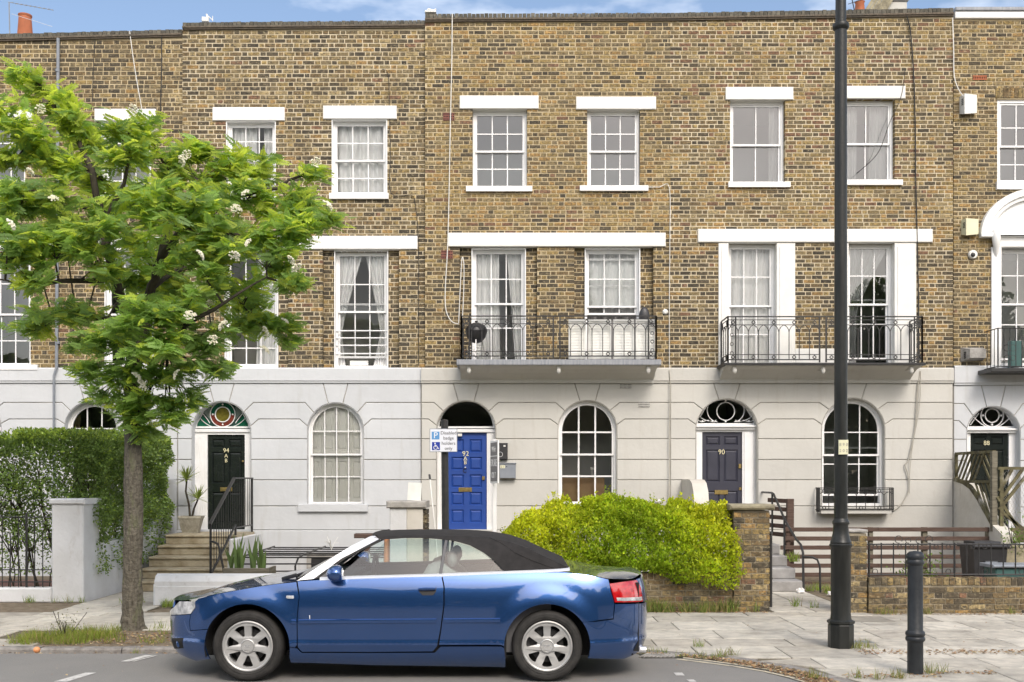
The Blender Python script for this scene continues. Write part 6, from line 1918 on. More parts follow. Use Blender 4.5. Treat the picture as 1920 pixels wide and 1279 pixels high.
def panel(name, polys, m, gap=.003, off=0.0, flange=.018, st=.028, mapping=None, both=True, parent=None, sides=(1, -1), label=None):
    mapping = mapping or skin
    for side in sides:
        V = []; Fc = []; Nn = []
        for poly in polys:
            if area(poly) < 0: poly = poly[::-1]
            q = resample(poly, st)
            q = inset(q, gap)
            pts = [Vector(p) for p in q]
            nb = len(pts)
            us = [p[0] for p in q]; zs = [p[1] for p in q]
            u = min(us) + st / 2
            row = 0
            while u < max(us):
                z = min(zs) + (st / 2 if row % 2 else st)
                while z < max(zs):
                    p = (u, z)
                    if inside(p, q) and min((p[0] - b[0]) ** 2 + (p[1] - b[1]) ** 2 for b in q) > (st * .55) ** 2: pts.append(Vector(p))
                    z += st
                u += st; row += 1
            r = delaunay_2d_cdt(pts, [(i, (i + 1) % nb) for i in range(nb)], [], 1, 1e-5)
            o = len(V)
            e = .004
            for p in r[0]:
                P0 = mapping(p.x, p.y, off, side)
                tu = mapping(p.x + e, p.y, off, side) - mapping(p.x - e, p.y, off, side)
                tz = mapping(p.x, p.y + e, off, side) - mapping(p.x, p.y - e, off, side)
                nn = tu.cross(tz)
                if nn.length < 1e-12: nn = Vector((0, -side, 0))
                nn.normalize()
                if nn.dot(Vector((0, -side, 0))) < -0.2 or (abs(nn.y) < .2 and nn.x * (P0.x + 1) < 0): nn = -nn
                V.append(tuple(P0)); Nn.append(nn)
            for f in r[2]: Fc.append(tuple(i + o for i in f))
            if flange:
                ring_ = [mapping(p[0], p[1], off, side) for p in q]
                rin = [mapping(p[0], p[1], off - flange, side) for p in q]
                o = len(V)
                k = len(q)
                for i in range(k):
                    V.append(tuple(ring_[i]))
                for i in range(k): V.append(tuple(rin[i]))
                cn = Vector((0, 0, 0))
                for i in range(k):
                    t = ring_[(i + 1) % k] - ring_[i - 1]
                    nn = t.cross(rin[i] - ring_[i])
                    Nn.append(nn.normalized() if nn.length > 1e-9 else Vector((0, -1, 0)))
                Nn.extend(Nn[-k:])
                for i in range(k): Fc.append((o + i, o + (i + 1) % k, o + k + (i + 1) % k, o + k + i))
        lo = [min(v[i] for v in V) for i in range(3)]; hi = [max(v[i] for v in V) for i in range(3)]
        c = Vector([(a + b) / 2 for a, b in zip(lo, hi)])
        me = bpy.data.meshes.new(name)
        me.from_pydata([tuple(Vector(v) - c) for v in V], [], Fc)
        me.materials.append(m)
        me.polygons.foreach_set('use_smooth', [True] * len(me.polygons))
        me.normals_split_custom_set_from_vertices(Nn)
        ob = put(name, me, c, parent or car)
        if label: ob['label'] = label
    return ob
U = lambda *p: [uz(a, b) for a, b in p]
CENF = lambda z: (0.0, z)
CENR = lambda z: (UT, z)
# --- flanks
top_f = U((556, 1091), (515, 1095), (470, 1102), (430, 1109), (400, 1115), (372, 1122))
fender = top_f + U((365.5, 1127.5), (366, 1140), (358, 1151.5), (355, 1166), (357, 1182.5)) + arcpts(AF, 156, 0, 26) + U((553, 1215), (557, 1210), (557, 1160), (561, 1118))
panel('fender', [fender], M['paint'])
hl = U((321, 1153), (327, 1138), (337, 1127), (365.5, 1127.5), (366, 1140), (358, 1151.5))
panel('headlight', [hl], M['lamp_clear'], st=.02, off=.003)
bump_f = [uz(357, 1182.5), *arcpts(AF, 156, 199, 6), uz(368, 1240), uz(345, 1231), uz(327, 1219), CENF(.22), CENF(.655), (uz(321, 1140)[0] * .6, .655), *U((321, 1153.5), (358, 1151.5), (355, 1166))]
panel('bumper', [bump_f], M['paint'])
door_p = U((557.5, 1089.5), (600, 1087), (645, 1085), (740, 1082), (828, 1080)) + U((832, 1100), (832, 1135), (826, 1180), (820, 1212), (812, 1222), (700, 1223), (566, 1223), (558, 1214), (557.2, 1160), (561.2, 1118))
panel('car_door', [door_p], M['paint'])
quarter = U((829.3, 1080), (900, 1077), (945, 1075), (1010, 1073), (1060, 1073), (1100, 1077), (1141, 1086)) + U((1146, 1110), (1152, 1131), (1150, 1160)) + U((1120, 1164), (1098, 1167)) + arcpts(AR, 36, 180, 26) + U((940, 1210), (822.5, 1210), (827.3, 1178), (833, 1135), (833.2, 1100))
panel('rear_quarter', [quarter], M['paint'])
sill = arcpts(AF, 0, -14, 3) + U((545, 1243), (700, 1248), (850, 1250), (948, 1252)) + arcpts(AR, 194, 181, 3) + U((940, 1212), (826, 1212), (815, 1223.5), (812, 1223.5), (700, 1224), (566, 1224), (557, 1215.5))
panel('sill', [sill], M['paint'])
tl = U((1142, 1094), (1170, 1090), (1193, 1087), (1201, 1101), (1205, 1128), (1152, 1130))
panel('tail_light', [tl], M['lamp_red'], st=.02, off=.004)
panel('reversing_lamp', [U((1155, 1120), (1202, 1118), (1203, 1126), (1156, 1127))], M['lamp_clear'], st=.02, off=.008, flange=.004)
ur = uz(1203, 1110)[0]
bump_r = [*arcpts(AR, -17, 36, 8), *U((1120, 1165), (1150, 1161), (1153, 1132), (1203, 1131)), (ur + (UT - ur) * .5, .66), CENR(.66), CENR(.24), *U((1196, 1224), (1170, 1236))]
panel('bumper', [bump_r], M['paint'])
boot_r = [*U((1192, 1086), (1200, 1101), (1204, 1129)), (ur + (UT - ur) * .5, .67), CENR(.67), CENR(.91)]
panel('boot_panel', [boot_r], M['paint'])
# rub strips, seams and small fittings on the flank
def strip(name, pts, hgt, m, off, parent=None, sides=(1, -1)):
    """raised moulding following (px, py) points along the flank"""
    q = U(*pts)
    for side in sides:
        mb = MB()
        prof = [(-hgt / 2, 0), (-hgt / 2 * .8, off * .8), (hgt * .12, off), (hgt * .30, off * .9), (hgt / 2, .0)]
        k = len(prof); vs = []
        for (u, z) in q:
            for (dz, o) in prof: vs.append(tuple(skin(u, z + dz, o, side)))
        fs = [(i * k + j, (i + 1) * k + j, (i + 1) * k + j + 1, i * k + j + 1) for i in range(len(q) - 1) for j in range(k - 1)]
        fs += [tuple(range(k)), tuple((len(q) - 1) * k + j for j in range(k))]
        mb.add(vs, fs)
        mb.build(name, m, parent or car, smooth=True, angle=30)
strip('rub_strip', [(560, 1165.5), (640, 1165), (740, 1164.5), (818, 1164)], .042, M['paint'], .012)
strip('rub_strip', [(546, 1166), (555, 1166)], .042, M['paint'], .012)
strip('rub_strip', [(832, 1164), (880, 1163.5), (938, 1163)], .042, M['paint'], .012)
panel('side_marker', [U((537, 1116), (551, 1116), (552, 1120), (551, 1123), (538, 1123), (536, 1120))], M['lamp_clear'], st=.015, off=.006, flange=.008)
panel('scratch', [U((579, 1153), (582, 1153), (582, 1160), (584, 1170), (581, 1170), (580, 1162))], M['ink_white'], st=.01, off=.0018, flange=0, sides=(1,))
# door handle: dark cup with a grip
for side in (1, -1):
    h0 = U((784, 1102), (819, 1101), (818, 1110), (812, 1117), (792, 1117), (786, 1111))
    ob = panel('door_handle', [h0], M['plastic_black'], st=.012, off=.002, flange=.004, sides=(side,))
    g_ = U((785, 1104.5), (800, 1104), (817, 1104))
    mb = MB(); mb.tube([tuple(skin(u, z, .016, side)) for u, z in g_], [.012, .015, .012], 8); mb.build('handle_grip', M['paint'], ob, smooth=True)
# fog lamp and intake in the bumper corner
panel('air_intake', [U((323, 1196), (345, 1195), (344, 1216), (326, 1217))], M['dark'], st=.02, off=.003, flange=.004)
for side in (1, -1):
    u, z = uz(334, 1207); c = skin(u, z, -.004, side); mb = MB(); mb.ball(c, .022, .02, .036, 10, 8); mb.build('fog_lamp', M['paint'], car, smooth=True)
panel('grille', [[(.0, .30), (.34, .30), (.30, .60), (.0, .60)]], M['dark'], st=.03, off=.004, flange=.01)
# dark inner skin, floor and wheel wells
mb = MB()
for s in (-1, 1):
    x0_ = [(-2.9, .70), (-2.75, .76)]
    mb.box(-1.98, -.05, YC + s * .775 - .01, YC + s * .775 + .01, .21, .88)
    mb.box(.66, 1.1, YC + s * .62 - .01, YC + s * .62 + .01, .28, .88); mb.box(-2.95, -2.7, YC + s * .60 - .01, YC + s * .60 + .01, .26, .6)
mb.box(-2.9, 1.1, YC - .60, YC + .60, .20, .24)
mb.box(-2.95, -1.98, YC - .56, YC + .56, .24, .62); mb.box(.0, 1.15, YC - .62, YC + .62, .24, .86)
for c in (AF, AR):
    for s in (-1, 1):
        n_ = 20; vs = []
        for i in range(n_ + 1):
            a = math.pi * (-.08 + 1.16 * i / n_)
            for yy in (.835, .50): vs.append((c[0] + (RA + .004) * math.cos(a), YC + s * yy, c[1] + (RA + .004) * math.sin(a)))
        mb.add(vs, [(2 * i, 2 * i + 1, 2 * i + 3, 2 * i + 2) for i in range(n_)] + [tuple(2 * i + 1 for i in range(n_ + 1))])
mb.build('underbody', M['dark'], car)
# --- bonnet, cowl and boot lid
def lid(name, edge, zc, m, nv=20, inner=.0, pw=2.4):
    """surface across the car between the two shoulder lines; edge in (u, z), zc = height at the middle"""
    N = 44
    E = [skin(u, z) for u, z in edge]
    zc = list(zc)
    for _ in range(3):                                # fair the shoulder line
        E2 = []; z2 = []
        for i in range(len(E) - 1):
            E2 += [E[i] * .75 + E[i + 1] * .25, E[i] * .25 + E[i + 1] * .75] if 0 < i < len(E) - 2 else ([E[0], E[0] * .25 + E[1] * .75] if i == 0 else [E[i] * .75 + E[i + 1] * .25, E[-1]])
            z2 += [zc[i] * .75 + zc[i + 1] * .25, zc[i] * .25 + zc[i + 1] * .75] if 0 < i < len(E) - 2 else ([zc[0], zc[0] * .25 + zc[1] * .75] if i == 0 else [zc[i] * .75 + zc[i + 1] * .25, zc[-1]])
        E, zc = E2, z2
    L = [0.0]
    for a, b in zip(E, E[1:]): L.append(L[-1] + (b - a).length)
    def at(t, arr):
        s = t * L[-1]
        i = min(max(bisect.bisect_right(L, s) - 1, 0), len(L) - 2)
        k = (s - L[i]) / max(1e-9, L[i + 1] - L[i])
        return arr[i] + (arr[i + 1] - arr[i]) * k
    mb = MB()
    def fn(a, b):
        e = at(a, E); z = at(a, zc)
        v = 2 * b - 1
        hw = max(.0, (YC - e.y)) - inner * (1 if e.y < YC - .05 else 0)
        return (e.x, YC + v * hw, e.z + .002 + (z - e.z) * (1 - abs(v) ** pw))
    mb.grid(fn, N, nv)
    return mb.build(name, m, car, smooth=True, angle=60)
bon = [(uz(556, 1091)[0], uz(556, 1091)[1])] + top_f[1:] + [uz(345, 1127), (uz(322, 1140)[0], .668), (uz(321, 1140)[0] * .5, .660), CENF(.658)]
zc = [.885, .875, .855, .832, .80, .765, .715, .69, .672, .66]
lid('bonnet', bon, zc[:len(bon)], M['paint'])
bt = U((1060, 1073), (1100, 1077), (1141, 1086), (1165, 1086), (1187, 1086)) + [(ur, .915), (ur + (UT - ur) * .5, .912), CENR(.912)]
lid('boot_lid', bt, [.955, .945, .935, .93, .925, .92, .915, .912], M['paint'])
# --- cabin: side glass plane leans inwards
def gw(z): return .775 - .50 * (z - .925) - 1.3 * max(0, z - 1.14) ** 1.6
def ghp(px, py):
    z = 1.1
    for _ in range(5):
        y = YC - gw(z); z = EYE - (py - 900) * y / FPX
    return ((px - 960) * (YC - gw(z)) / FPX, z)
def gmap(x, z, off=0.0, side=1): return Vector((x, YC - side * (gw(z) + off), z))
Gp = lambda *p: [ghp(a, b) for a, b in p]
panel('door_glass', [Gp((648, 1081), (640, 1074), (712, 1013), (760, 1010), (800, 1010), (834, 1013), (823, 1077))], M['car_glass'], mapping=gmap, flange=0, st=.05)
panel('quarter_glass', [Gp((828, 1076), (839, 1014), (860, 1018), (880, 1024), (905, 1037), (925, 1051), (943, 1070), (900, 1073))], M['car_glass'], mapping=gmap, flange=0, st=.05)
panel('window_post', [Gp((822, 1079), (834, 1012), (840, 1013), (829, 1079))], M['trim_dark'], mapping=gmap, off=.004, flange=.02, st=.04)
panel('corner_trim', [Gp((588, 1085), (626, 1062), (652, 1082))], M['trim_dark'], mapping=gmap, off=.002, flange=.02, st=.03)
panel('windscreen_pillar', [Gp((556, 1089), (588, 1086), (640, 1048), (712, 1011), (703, 1004), (694, 1005), (660, 1022), (606, 1056))], M['chrome'], mapping=gmap, off=.006, flange=.05, st=.03)
panel('pillar_seal', [Gp((590, 1086), (600, 1083), (648, 1048), (715, 1015), (712, 1011), (640, 1047))], M['rubber'], mapping=gmap, off=.004, flange=.02, st=.03)
top_edge = [(700, 1007), (730, 1005), (770, 1004), (820, 1004), (870, 1005), (915, 1008), (955, 1016), (990, 1028), (1020, 1043), (1045, 1055), (1068, 1065)]
side_poly = Gp(*top_edge) + Gp((1062, 1070), (1000, 1071), (947, 1073), (926, 1051), (906, 1036), (881, 1022.5), (860, 1016.5), (840, 1012.5), (800, 1009), (760, 1009), (716, 1012))
panel('soft_top_side', [side_poly], M['softtop'], mapping=gmap, off=.006, flange=.03, st=.03, gap=0)
mb = MB()
TE = [Vector((a[0], YC - gw(a[1]) - .006, a[1])) for a in Gp(*top_edge)]
ZC = [1.290, 1.300, 1.305, 1.305, 1.300, 1.285, 1.25, 1.19, 1.10, 1.03, .965]
def rf(a, b):
    s = a * (len(TE) - 1); i = min(int(s), len(TE) - 2); k = s - i
    e = TE[i].lerp(TE[i + 1], k); z = ZC[i] + (ZC[i + 1] - ZC[i]) * k
    v = 2 * b - 1
    return (e.x - (.05 if a < .1 else 0) * (1 - v * v) * (1 - a / .1), YC + v * (YC - e.y), e.z + (max(z, e.z) - e.z) * (1 - abs(v) ** 3))
mb.grid(rf, 40, 20)
mb.build('soft_top', M['softtop'], car, smooth=True, angle=70)
for side in (1, -1):                                  # stitched seams
    mb = MB()
    for seam in ([(918, 1008), (940, 1018), (965, 1036), (1000, 1052), (1040, 1066)],):
        mb.tube([tuple(gmap(a[0], a[1], .008, side)) for a in Gp(*seam)], .004, 4)
    mb.build('seam', M['softtop'], car)
# chrome waist strip
for side in (1, -1):
    mb = MB()
    line = [(600, 1085), (660, 1083), (740, 1081), (827, 1078.5), (832, 1078), (900, 1075.5), (960, 1073), (1010, 1071), (1050, 1069), (1068, 1067)]
    q = Gp(*line); prof = [(-.018, .014), (-.012, .022), (.012, .010), (.016, -.012)]; k = 4
    vs = [tuple(gmap(x, z + dz, o, side)) for x, z in q for dz, o in prof]
    mb.add(vs, [(i * k + j, (i + 1) * k + j, (i + 1) * k + j + 1, i * k + j + 1) for i in range(len(q) - 1) for j in range(k - 1)])
    mb.build('waist_strip', M['chrome'], car, smooth=True, angle=40)
# windscreen
a0, a1 = Gp((562, 1087), (704, 1007))
mb = MB()
def ws(s, b):
    v = 2 * b - 1; x = a0[0] + (a1[0] - a0[0]) * s; z = a0[1] + (a1[1] - a0[1]) * s
    return (x - .16 * (1 - s * .6) * (1 - v * v), YC + v * (gw(z) - .02), z - .02 * (1 - s) * (1 - v * v))
mb.grid(ws, 8, 14); mb.build('windscreen', M['car_glass'], car, smooth=True, angle=80)
mb = MB()
for b in (0.0,):
    mb.tube([ws(1.0, i / 12) for i in range(13)], .022, 6)
mb.build('windscreen_header', M['softtop'], car, smooth=True)
mb = MB()
mb.grid(lambda s, b: (a0[0] - .20 + .30 * s, YC + (2 * b - 1) * .70, .872 + .02 * s), 3, 8); mb.build('cowl', M['plastic_black'], car)
mb = MB(); mb.tube([(a0[0] - .20, YC - .45, .885), (a0[0] - .08, YC - .30, .915), (a0[0] - .05, YC + .25, .92)], .010, 5); mb.tube([(a0[0] - .22, YC - .48, .88), (a0[0] - .08, YC - .52, .92)], .018, 6); mb.build('wiper', M['plastic_black'], car)
# mirrors
for side in (1, -1):
    mc = Vector((-1.545, YC - side * .895, .968))
    mb = MB(); mb.ball(mc, .088, .10, .075, 16, 12)
    vs = []
    for v in mb.v:
        x, y, z = v
        if x > mc.x + .045: x = mc.x + .045 + (x - mc.x - .045) * .3
        vs.append((x, y, z))
    mb.v = vs
    o = mb.build('wing_mirror', M['paint'], car, smooth=True, angle=60)
    mb = MB(); mb.lathe([(0, 0), (.044, 0), (.046, -.006)], mc + Vector((.0565, .0, 0)), 16, 'X'); mb.build('mirror_glass', M['chrome'], o)
    mb = MB(); mb.tube([mc + Vector((-.02, side * .06, -.045)), mc + Vector((-.03, side * .13, -.055))], .028, 8); mb.build('mirror_arm', M['plastic_black'], o)
# --- cabin inside
mb = MB()
for s in (-1, 1): mb.box(-1.9, .35, YC + s * .72 - .02, YC + s * .72 + .02, .25, .915)
mb.box(-1.9, .5, YC - .72, YC + .72, .25, .30); mb.build('cabin_tub', M['trim_dark'], car)
mb = MB(); mb.cbox(-1.88, -1.5, YC - .68, YC + .68, .70, .90, .03); mb.build('dashboard', M['trim_dark'], car)
mb = MB(); mb.ring((-1.36, YC + .34, .86), .18, .016, 'X', 20, 6); mb.tube([(-1.5, YC + .34, .82), (-1.36, YC + .34, .86)], .04, 8); mb.build('steering_wheel', M['trim_dark'], car, smooth=True)
def seat(x, y, w, headrest=True):
    mb = MB()
    mb.tube([(x + .02, y, .45), (x + .10, y, .70), (x + .20, y, .92), (x + .235, y, .97)], [w * .5, w * .5, w * .44, w * .30], 12)
    mb.v = [(v[0] if False else x + (v[0] - x) * 1.0, v[1], v[2]) for v in mb.v]
    mb.tube([(x - .42, y, .46), (x + .08, y, .44)], [w * .46, w * .5], 12)
    o = mb.build('car_seat', M['trim'], car, smooth=True, angle=50)
    if headrest:
        h = MB(); h.tube([(x + .23, y, .98), (x + .25, y, 1.04)], .012, 6); h.ball((x + .25, y, 1.06), .055, .12, .08, 12, 8); h.build('headrest', M['trim'], o, smooth=True)
for y in (YC - .36, YC + .36): seat(-.80, y, .46)
for y in (YC - .34, YC + .34): seat(-.20, y, .40)
# --- wheels
def wheel(c, side):
    y0 = c[1]
    s = side
    mb = MB()                                        # alloy face with seven windows
    R0 = .205
    n = 7
    holes = []
    for i in range(n):
        a = 2 * math.pi * (i + .5) / n + math.pi / 2
        w0, w1 = rad(7), rad(15.5)
        pts = []
        for (r, da) in ((.088, -w0), (.097, w0 * .0 - .0), (.088, w0)): pts.append((r, a + da))
        pts = [(.092, a - w0), (.087, a), (.092, a + w0), (.14, a + rad(12.5)), (.178, a + w1), (.186, a + w1 * .6), (.188, a), (.186, a - w1 * .6), (.178, a - w1), (.14, a - rad(12.5))]
        holes.append([(c[0] + r * math.cos(t), c[2] + r * math.sin(t)) for r, t in pts])
    outer = [(c[0] + R0 * math.cos(2 * math.pi * i / 48), c[2] + R0 * math.sin(2 * math.pi * i / 48)) for i in range(48)]
    mb.plate(outer, holes, y0 - s * .075, y0 - s * .045)
    mb.v = [(v[0], v[1] + s * .018 * (1 - min(1, math.hypot(v[0] - c[0], v[2] - c[2]) / .19) ** 2), v[2]) for v in mb.v]
    mb.lathe([(.202, -s * .070), (.206, -s * .082), (.216, -s * .088), (.226, -s * .084), (.226, -s * .06), (.205, -s * .03), (.196, s * .06)], c, 48, 'Y')
    w = mb.build('wheel', M['alloy'], car, smooth=True, angle=32, fix=False)
    t = MB()
    t.lathe([(.218, s * .09), (.226, -s * .075), (.236, -s * .092), (.262, -s * .103), (.290, -s * .098), (.306, -s * .080), (.314, -s * .05), (.316, 0), (.314, s * .08), (.30, s * .1)], c, 56, 'Y')
    for r in (.245, .283): t.ring((c[0], y0 - s * .099, c[2]), r, .0035, 'Y', 48, 4)
    t.build('tyre', M['rubber'], w, smooth=True, angle=50, fix=False)
    h = MB(); h.lathe([(.066, -s * .058), (.062, -s * .074), (.055, -s * .078), (.050, -s * .070), (.0, -s * .072)], c, 28, 'Y')
    hc = h.build('hub_cap', M['alloy'], w, smooth=True, angle=35, fix=False)
    g = MB()
    for i in range(4): g.ring((c[0] - .0195 + .013 * i, y0 - s * .075, c[2]), .0095, .0016, 'Y', 14, 4)
    g.build('hub_emblem', M['chrome'], w)
    b = MB(); b.lathe([(.0, s * .0), (.15, s * .0), (.15, s * .03), (0, s * .03)], (c[0], y0 - s * .01, c[2]), 28, 'Y'); b.build('brake_disc', M['iron'], w)
    b = MB(); b.lathe([(.0, s * .035), (.20, s * .035)], c, 24, 'Y'); b.build('wheel_back', M['dark'], w)
for s in (1, -1):
    for a in (AF, AR): wheel((a[0], YC - s * (HW - .105), .316), s)
mb = MB(); mb.tube([(1.05, YC - .45, .235), (1.235, YC - .45, .225)], .03, 10); mb.build('exhaust_pipe', M['chrome'], car, smooth=True)
# ---------------------------------------------------------------- street furniture
lp = thing('lamp_post', 'tall black cast-iron lamp post with octagonal base on the pavement', 'lamp post', (3.52, 11.42, 0))
c = Vector((3.52, 11.42, 0))
m = MB(); m.lathe([(.0, -.02), (.135, -.02), (.135, .24), (.128, .25), (.145, .262), (.145, .285), (.118, .30), (.0, .30)], c, 8, rot=math.pi / 8); m.build('base', M['lamp_paint'], lp)
m = MB(); m.lathe([(.112, .29), (.106, .34), (.104, .36), (.104, 1.06), (.112, 1.07), (.120, 1.085), (.120, 1.10), (.108, 1.112), (.112, 1.125), (.100, 1.15), (.085, 1.22), (.078, 1.30), (.082, 1.315), (.090, 1.325), (.090, 1.345), (.078, 1.36), (.070, 1.38)], c, 28)
m.build('lower_shaft', M['lamp_paint'], lp, smooth=True, angle=40)
m = MB(); m.lathe([(.071, 1.36), (.069, 2.5), (.066, 4.5), (.063, 6.60), (.084, 6.62), (.088, 6.645), (.084, 6.67), (.056, 6.69), (.053, 7.6), (.03, 7.7), (.0, 7.72)], c, 24); m.build('upper_shaft', M['lamp_paint'], lp, smooth=True, angle=40)
m = MB(); m.tube([c + Vector((0, 0, 7.6)), c + Vector((0, -.3, 7.95)), c + Vector((0, -.9, 8.0))], .03, 8); m.ball(c + Vector((0, -1.05, 7.97)), .13, .28, .08, 14, 8); m.build('lantern_arm', M['lamp_paint'], lp, smooth=True)
m = MB(); m.cbox(3.472, 3.575, 11.335, 11.345, 2.06, 2.215, .003); o = m.build('number_plate', M['plastic_cream'], lp)
for k_, s_t in enumerate(('8 9 0', '2 0 2')): text(s_t, .045, (3.524, 11.333, 2.165 - .065 * k_), M['cap_grey'], lp, 'plate_lettering', depth=.002)
bo = thing('bollard', 'ribbed blue-black cast-iron bollard near the kerb corner', 'bollard', (3.735, 9.88, 0))
c = Vector((3.735, 9.88, 0))
m = MB(); m.lathe([(.072, -.03), (.071, .01), (.071, .29), (.074, .295), (.086, .305), (.089, .322), (.084, .338), (.078, .343), (.084, .35), (.089, .366), (.085, .384), (.072, .395), (.069, .40), (.068, 1.0)], c, 28); m.build('shaft', M['bollard'], bo, smooth=True, angle=50)
m = MB(); m.lathe([(.068, 1.0), (.074, 1.008), (.080, 1.02), (.080, 1.035), (.074, 1.048), (.071, 1.055), (.078, 1.065), (.080, 1.08), (.074, 1.105), (.055, 1.125), (.0, 1.135)], c, 28); m.build('cap', M['bollard'], bo, smooth=True, angle=50)
# parking sign
sp = thing('parking_sign', 'disabled badge holders parking sign on a slim black post behind the car', 'sign', (-.74, 11.9, 0))
m = MB(); m.tube([(-.735, 11.93, -.02), (-.755, 11.93, 2.46)], .040, 10); m.lathe([(.042, 0), (.042, .02), (.0, .03)], (-.755, 11.93, 2.44), 10); m.build('post', M['iron'], sp, smooth=True, angle=50)
x0, x1, z0, z1, yy = -.915, -.608, 2.10, 2.36, 11.85
m = MB(); m.cbox(x0, x1, yy, yy + .012, z0, z1, .002); pl = m.build('sign_plate', M['grey_metal'], sp)
m = MB(); m.plate(inset([(x0, z0), (x1, z0), (x1, z1), (x0, z1)], .006), [], yy - .002, yy, sides=True); m.build('sign_face', M['sign_white'], pl)
def pl_rect(px0, px1, py0, py1, mm, dy): 
    m = MB(); a = rect(px0, px1, py0, py1, yy); m.plate(a, [], yy - dy, yy - .001); return m.build('sign_symbol', mm, pl)
pl_rect(809.5, 824, 809.5, 824, M['sign_blue'], .003); pl_rect(810, 825, 829, 844, M['sign_navy'], .003)
text('P', .095, (X(816.8, yy), yy - .0035, Z(816.8, yy)), M['ink_white'], pl, 'sign_lettering', depth=.002)
m = MB()                                            # wheelchair symbol
q = lambda a, b: (X(a, yy), yy - .004, Z(b, yy))
m.ball(q(815.8, 831.6), .008, .002, .008, 8, 5)
m.tube([q(815.8, 833.2), q(816.2, 837.6), q(820.3, 838.0), q(822, 841.6), q(823.4, 841)], .0045, 5)
m.tube([q(816, 835.2), q(819.6, 835.4)], .004, 5)
m.ring(q(816.8, 839.2), .021, .0042, 'Y', 14, 4, a0=math.pi * .62, a1=math.pi * 1.95)
m.build('sign_symbol', M['ink_white'], pl)
text('Disabled\nbadge\nholders\nonly', .051, (X(841, yy), yy - .003, Z(826.5, yy)), M['ink'], pl, 'sign_lettering', depth=.002, spacing=1.12)
# for-sale board, seen nearly edge-on
fs = thing('sale_board', 'grey estate agent sale board with white lettering beside the blue door', 'sign', (-.27, 16.6, 0))
m = MB(); m.cbox(-.30, -.24, 16.62, 16.68, -.02, 2.42, .005); m.build('post', M['white_paint'], fs)
ang = rad(76)
bc = Vector((-.27, 16.55, 2.07)); ux = Vector((math.cos(ang), -math.sin(ang), 0))
bw_, bh_ = .52, .66
m = MB(); m.rbox(bc, bw_, .02, bh_, rz=-ang); bd = m.build('board', M['ink_white'], fs)
nrm = Vector((-math.sin(ang), -math.cos(ang), 0))
m = MB(); m.rbox(bc + nrm * .0115, bw_ - .07, .004, bh_ - .06, rz=-ang); m.build('board_print', M['board_grey'], bd)
m = MB(); m.rbox(bc + nrm * .014 + Vector((0, 0, .09)), bw_ - .07, .002, .012, rz=-ang); m.build('board_rule', M['ink_white'], bd)
for s_t, dz, sz, sq in (('Wink', .19, .13, .9), ('FOR SALE', -.02, .16, .62), ('020 7', -.21, .13, .95)):
    text(s_t, sz, bc + nrm * .016 + Vector((0, 0, dz)), M['ink_white'], bd, 'board_lettering', rotz=-ang, squash=sq)
# drain gratings, ball, marks on the road
t = thing('drain_grating', 'slotted iron drain grating in the gutter behind the car', 'drain', (1.56, 10.8, -.02))
m = MB(); m.box(1.30, 1.72, 10.70, 10.98, -.03, .004); m.build('frame', M['iron'], t)
for i in range(9):
    m = MB(); m.rbox(Vector((1.34 + .042 * i, 10.84, .008)), .020, .24, .012, rz=-.5); m.build('bar', M['cap_grey'], t)
t = thing('drain_cover', 'small slotted metal cover in the paving beside the lamp post', 'drain', (3.85, 11.75, 0))
m = MB(); m.box(3.72, 3.98, 11.65, 11.85, -.02, .006); m.build('frame', M['cap_grey'], t)
for i in range(7):
    m = MB(); m.box(3.735 + .035 * i, 3.755 + .035 * i, 11.67, 11.83, .006, .010); m.build('bar', M['grey_metal'], t)
m = MB(); q = P(69, 1223, 11.1); m.ball((q.x, 11.1, .022), .036, .036, .034, 12, 9)
tag(m.build('orange', M['orange'], smooth=True), 'small pale orange fruit lying in the gutter', 'fruit')
def mark(poly, mm, nm='road_marking', z=.004):
    b = MB(); b.add([(p[0], p[1], z) for p in poly], [tuple(range(len(poly)))]); return b.build(nm, mm)
marks = struct(put('road_markings', None, (0, 9.5, 0)))
def rm_(poly, mm, z=.004):
    b = MB(); b.add([(p[0], p[1], z) for p in poly], [tuple(range(len(poly)))]); b.build('painted_line', mm, marks)
gp = lambda px, py: (X(px, 2000 * EYE / (py - 900)), 2000 * EYE / (py - 900))
rm_([gp(226, 1241), gp(243, 1241), gp(288, 1229), gp(272, 1229)], M['road_white'])
rm_([gp(246, 1241), gp(252, 1241), gp(296, 1229.5), gp(290, 1229.5)], M['road_white'])
rm_([gp(100, 1279), gp(125, 1279), gp(181, 1262), gp(160, 1262)], M['road_white'])
rm_([(-6.6, 9.05), (-4.35, 9.05), (-4.35, 9.13), (-6.6, 9.13)], M['road_white'])
rm_([gp(1263, 1262), gp(1279, 1262), gp(1284, 1267.5), gp(1268, 1267.5)], M['road_white']); rm_([gp(1287, 1275), gp(1301, 1275), gp(1306, 1279), gp(1293, 1279)], M['road_white'])
for o, w in ((.16, .05), (.27, .05)):              # double lines following the kerb round the corner
    pts = [(1.75, 10.78), (2.0, 10.58), (2.25, 10.36), (2.5, 10.06), (2.68, 9.74), (2.80, 9.4), (2.88, 9.0), (2.95, 8.4)]
    nn = []
    for i in range(len(pts)):
        a, b = Vector(pts[max(0, i - 1)]), Vector(pts[min(len(pts) - 1, i + 1)]); d = (b - a).normalized(); nn.append(Vector((d.y, -d.x)) * (-1 if d.y > 0 else 1))
    for i in range(len(pts) - 1):
        a, b = Vector(pts[i]), Vector(pts[i + 1]); na, nb = nn[i], nn[i + 1]
        if na.x > 0: na = -na
        if nb.x > 0: nb = -nb
        q = [a + na * (o - .12), b + nb * (o - .12), b + nb * (o - .12 + w), a + na * (o - .12 + w)]
        rm_([(p.x, p.y) for p in q], M['road_yellow'], .004 if a.y < 10.95 else .0)
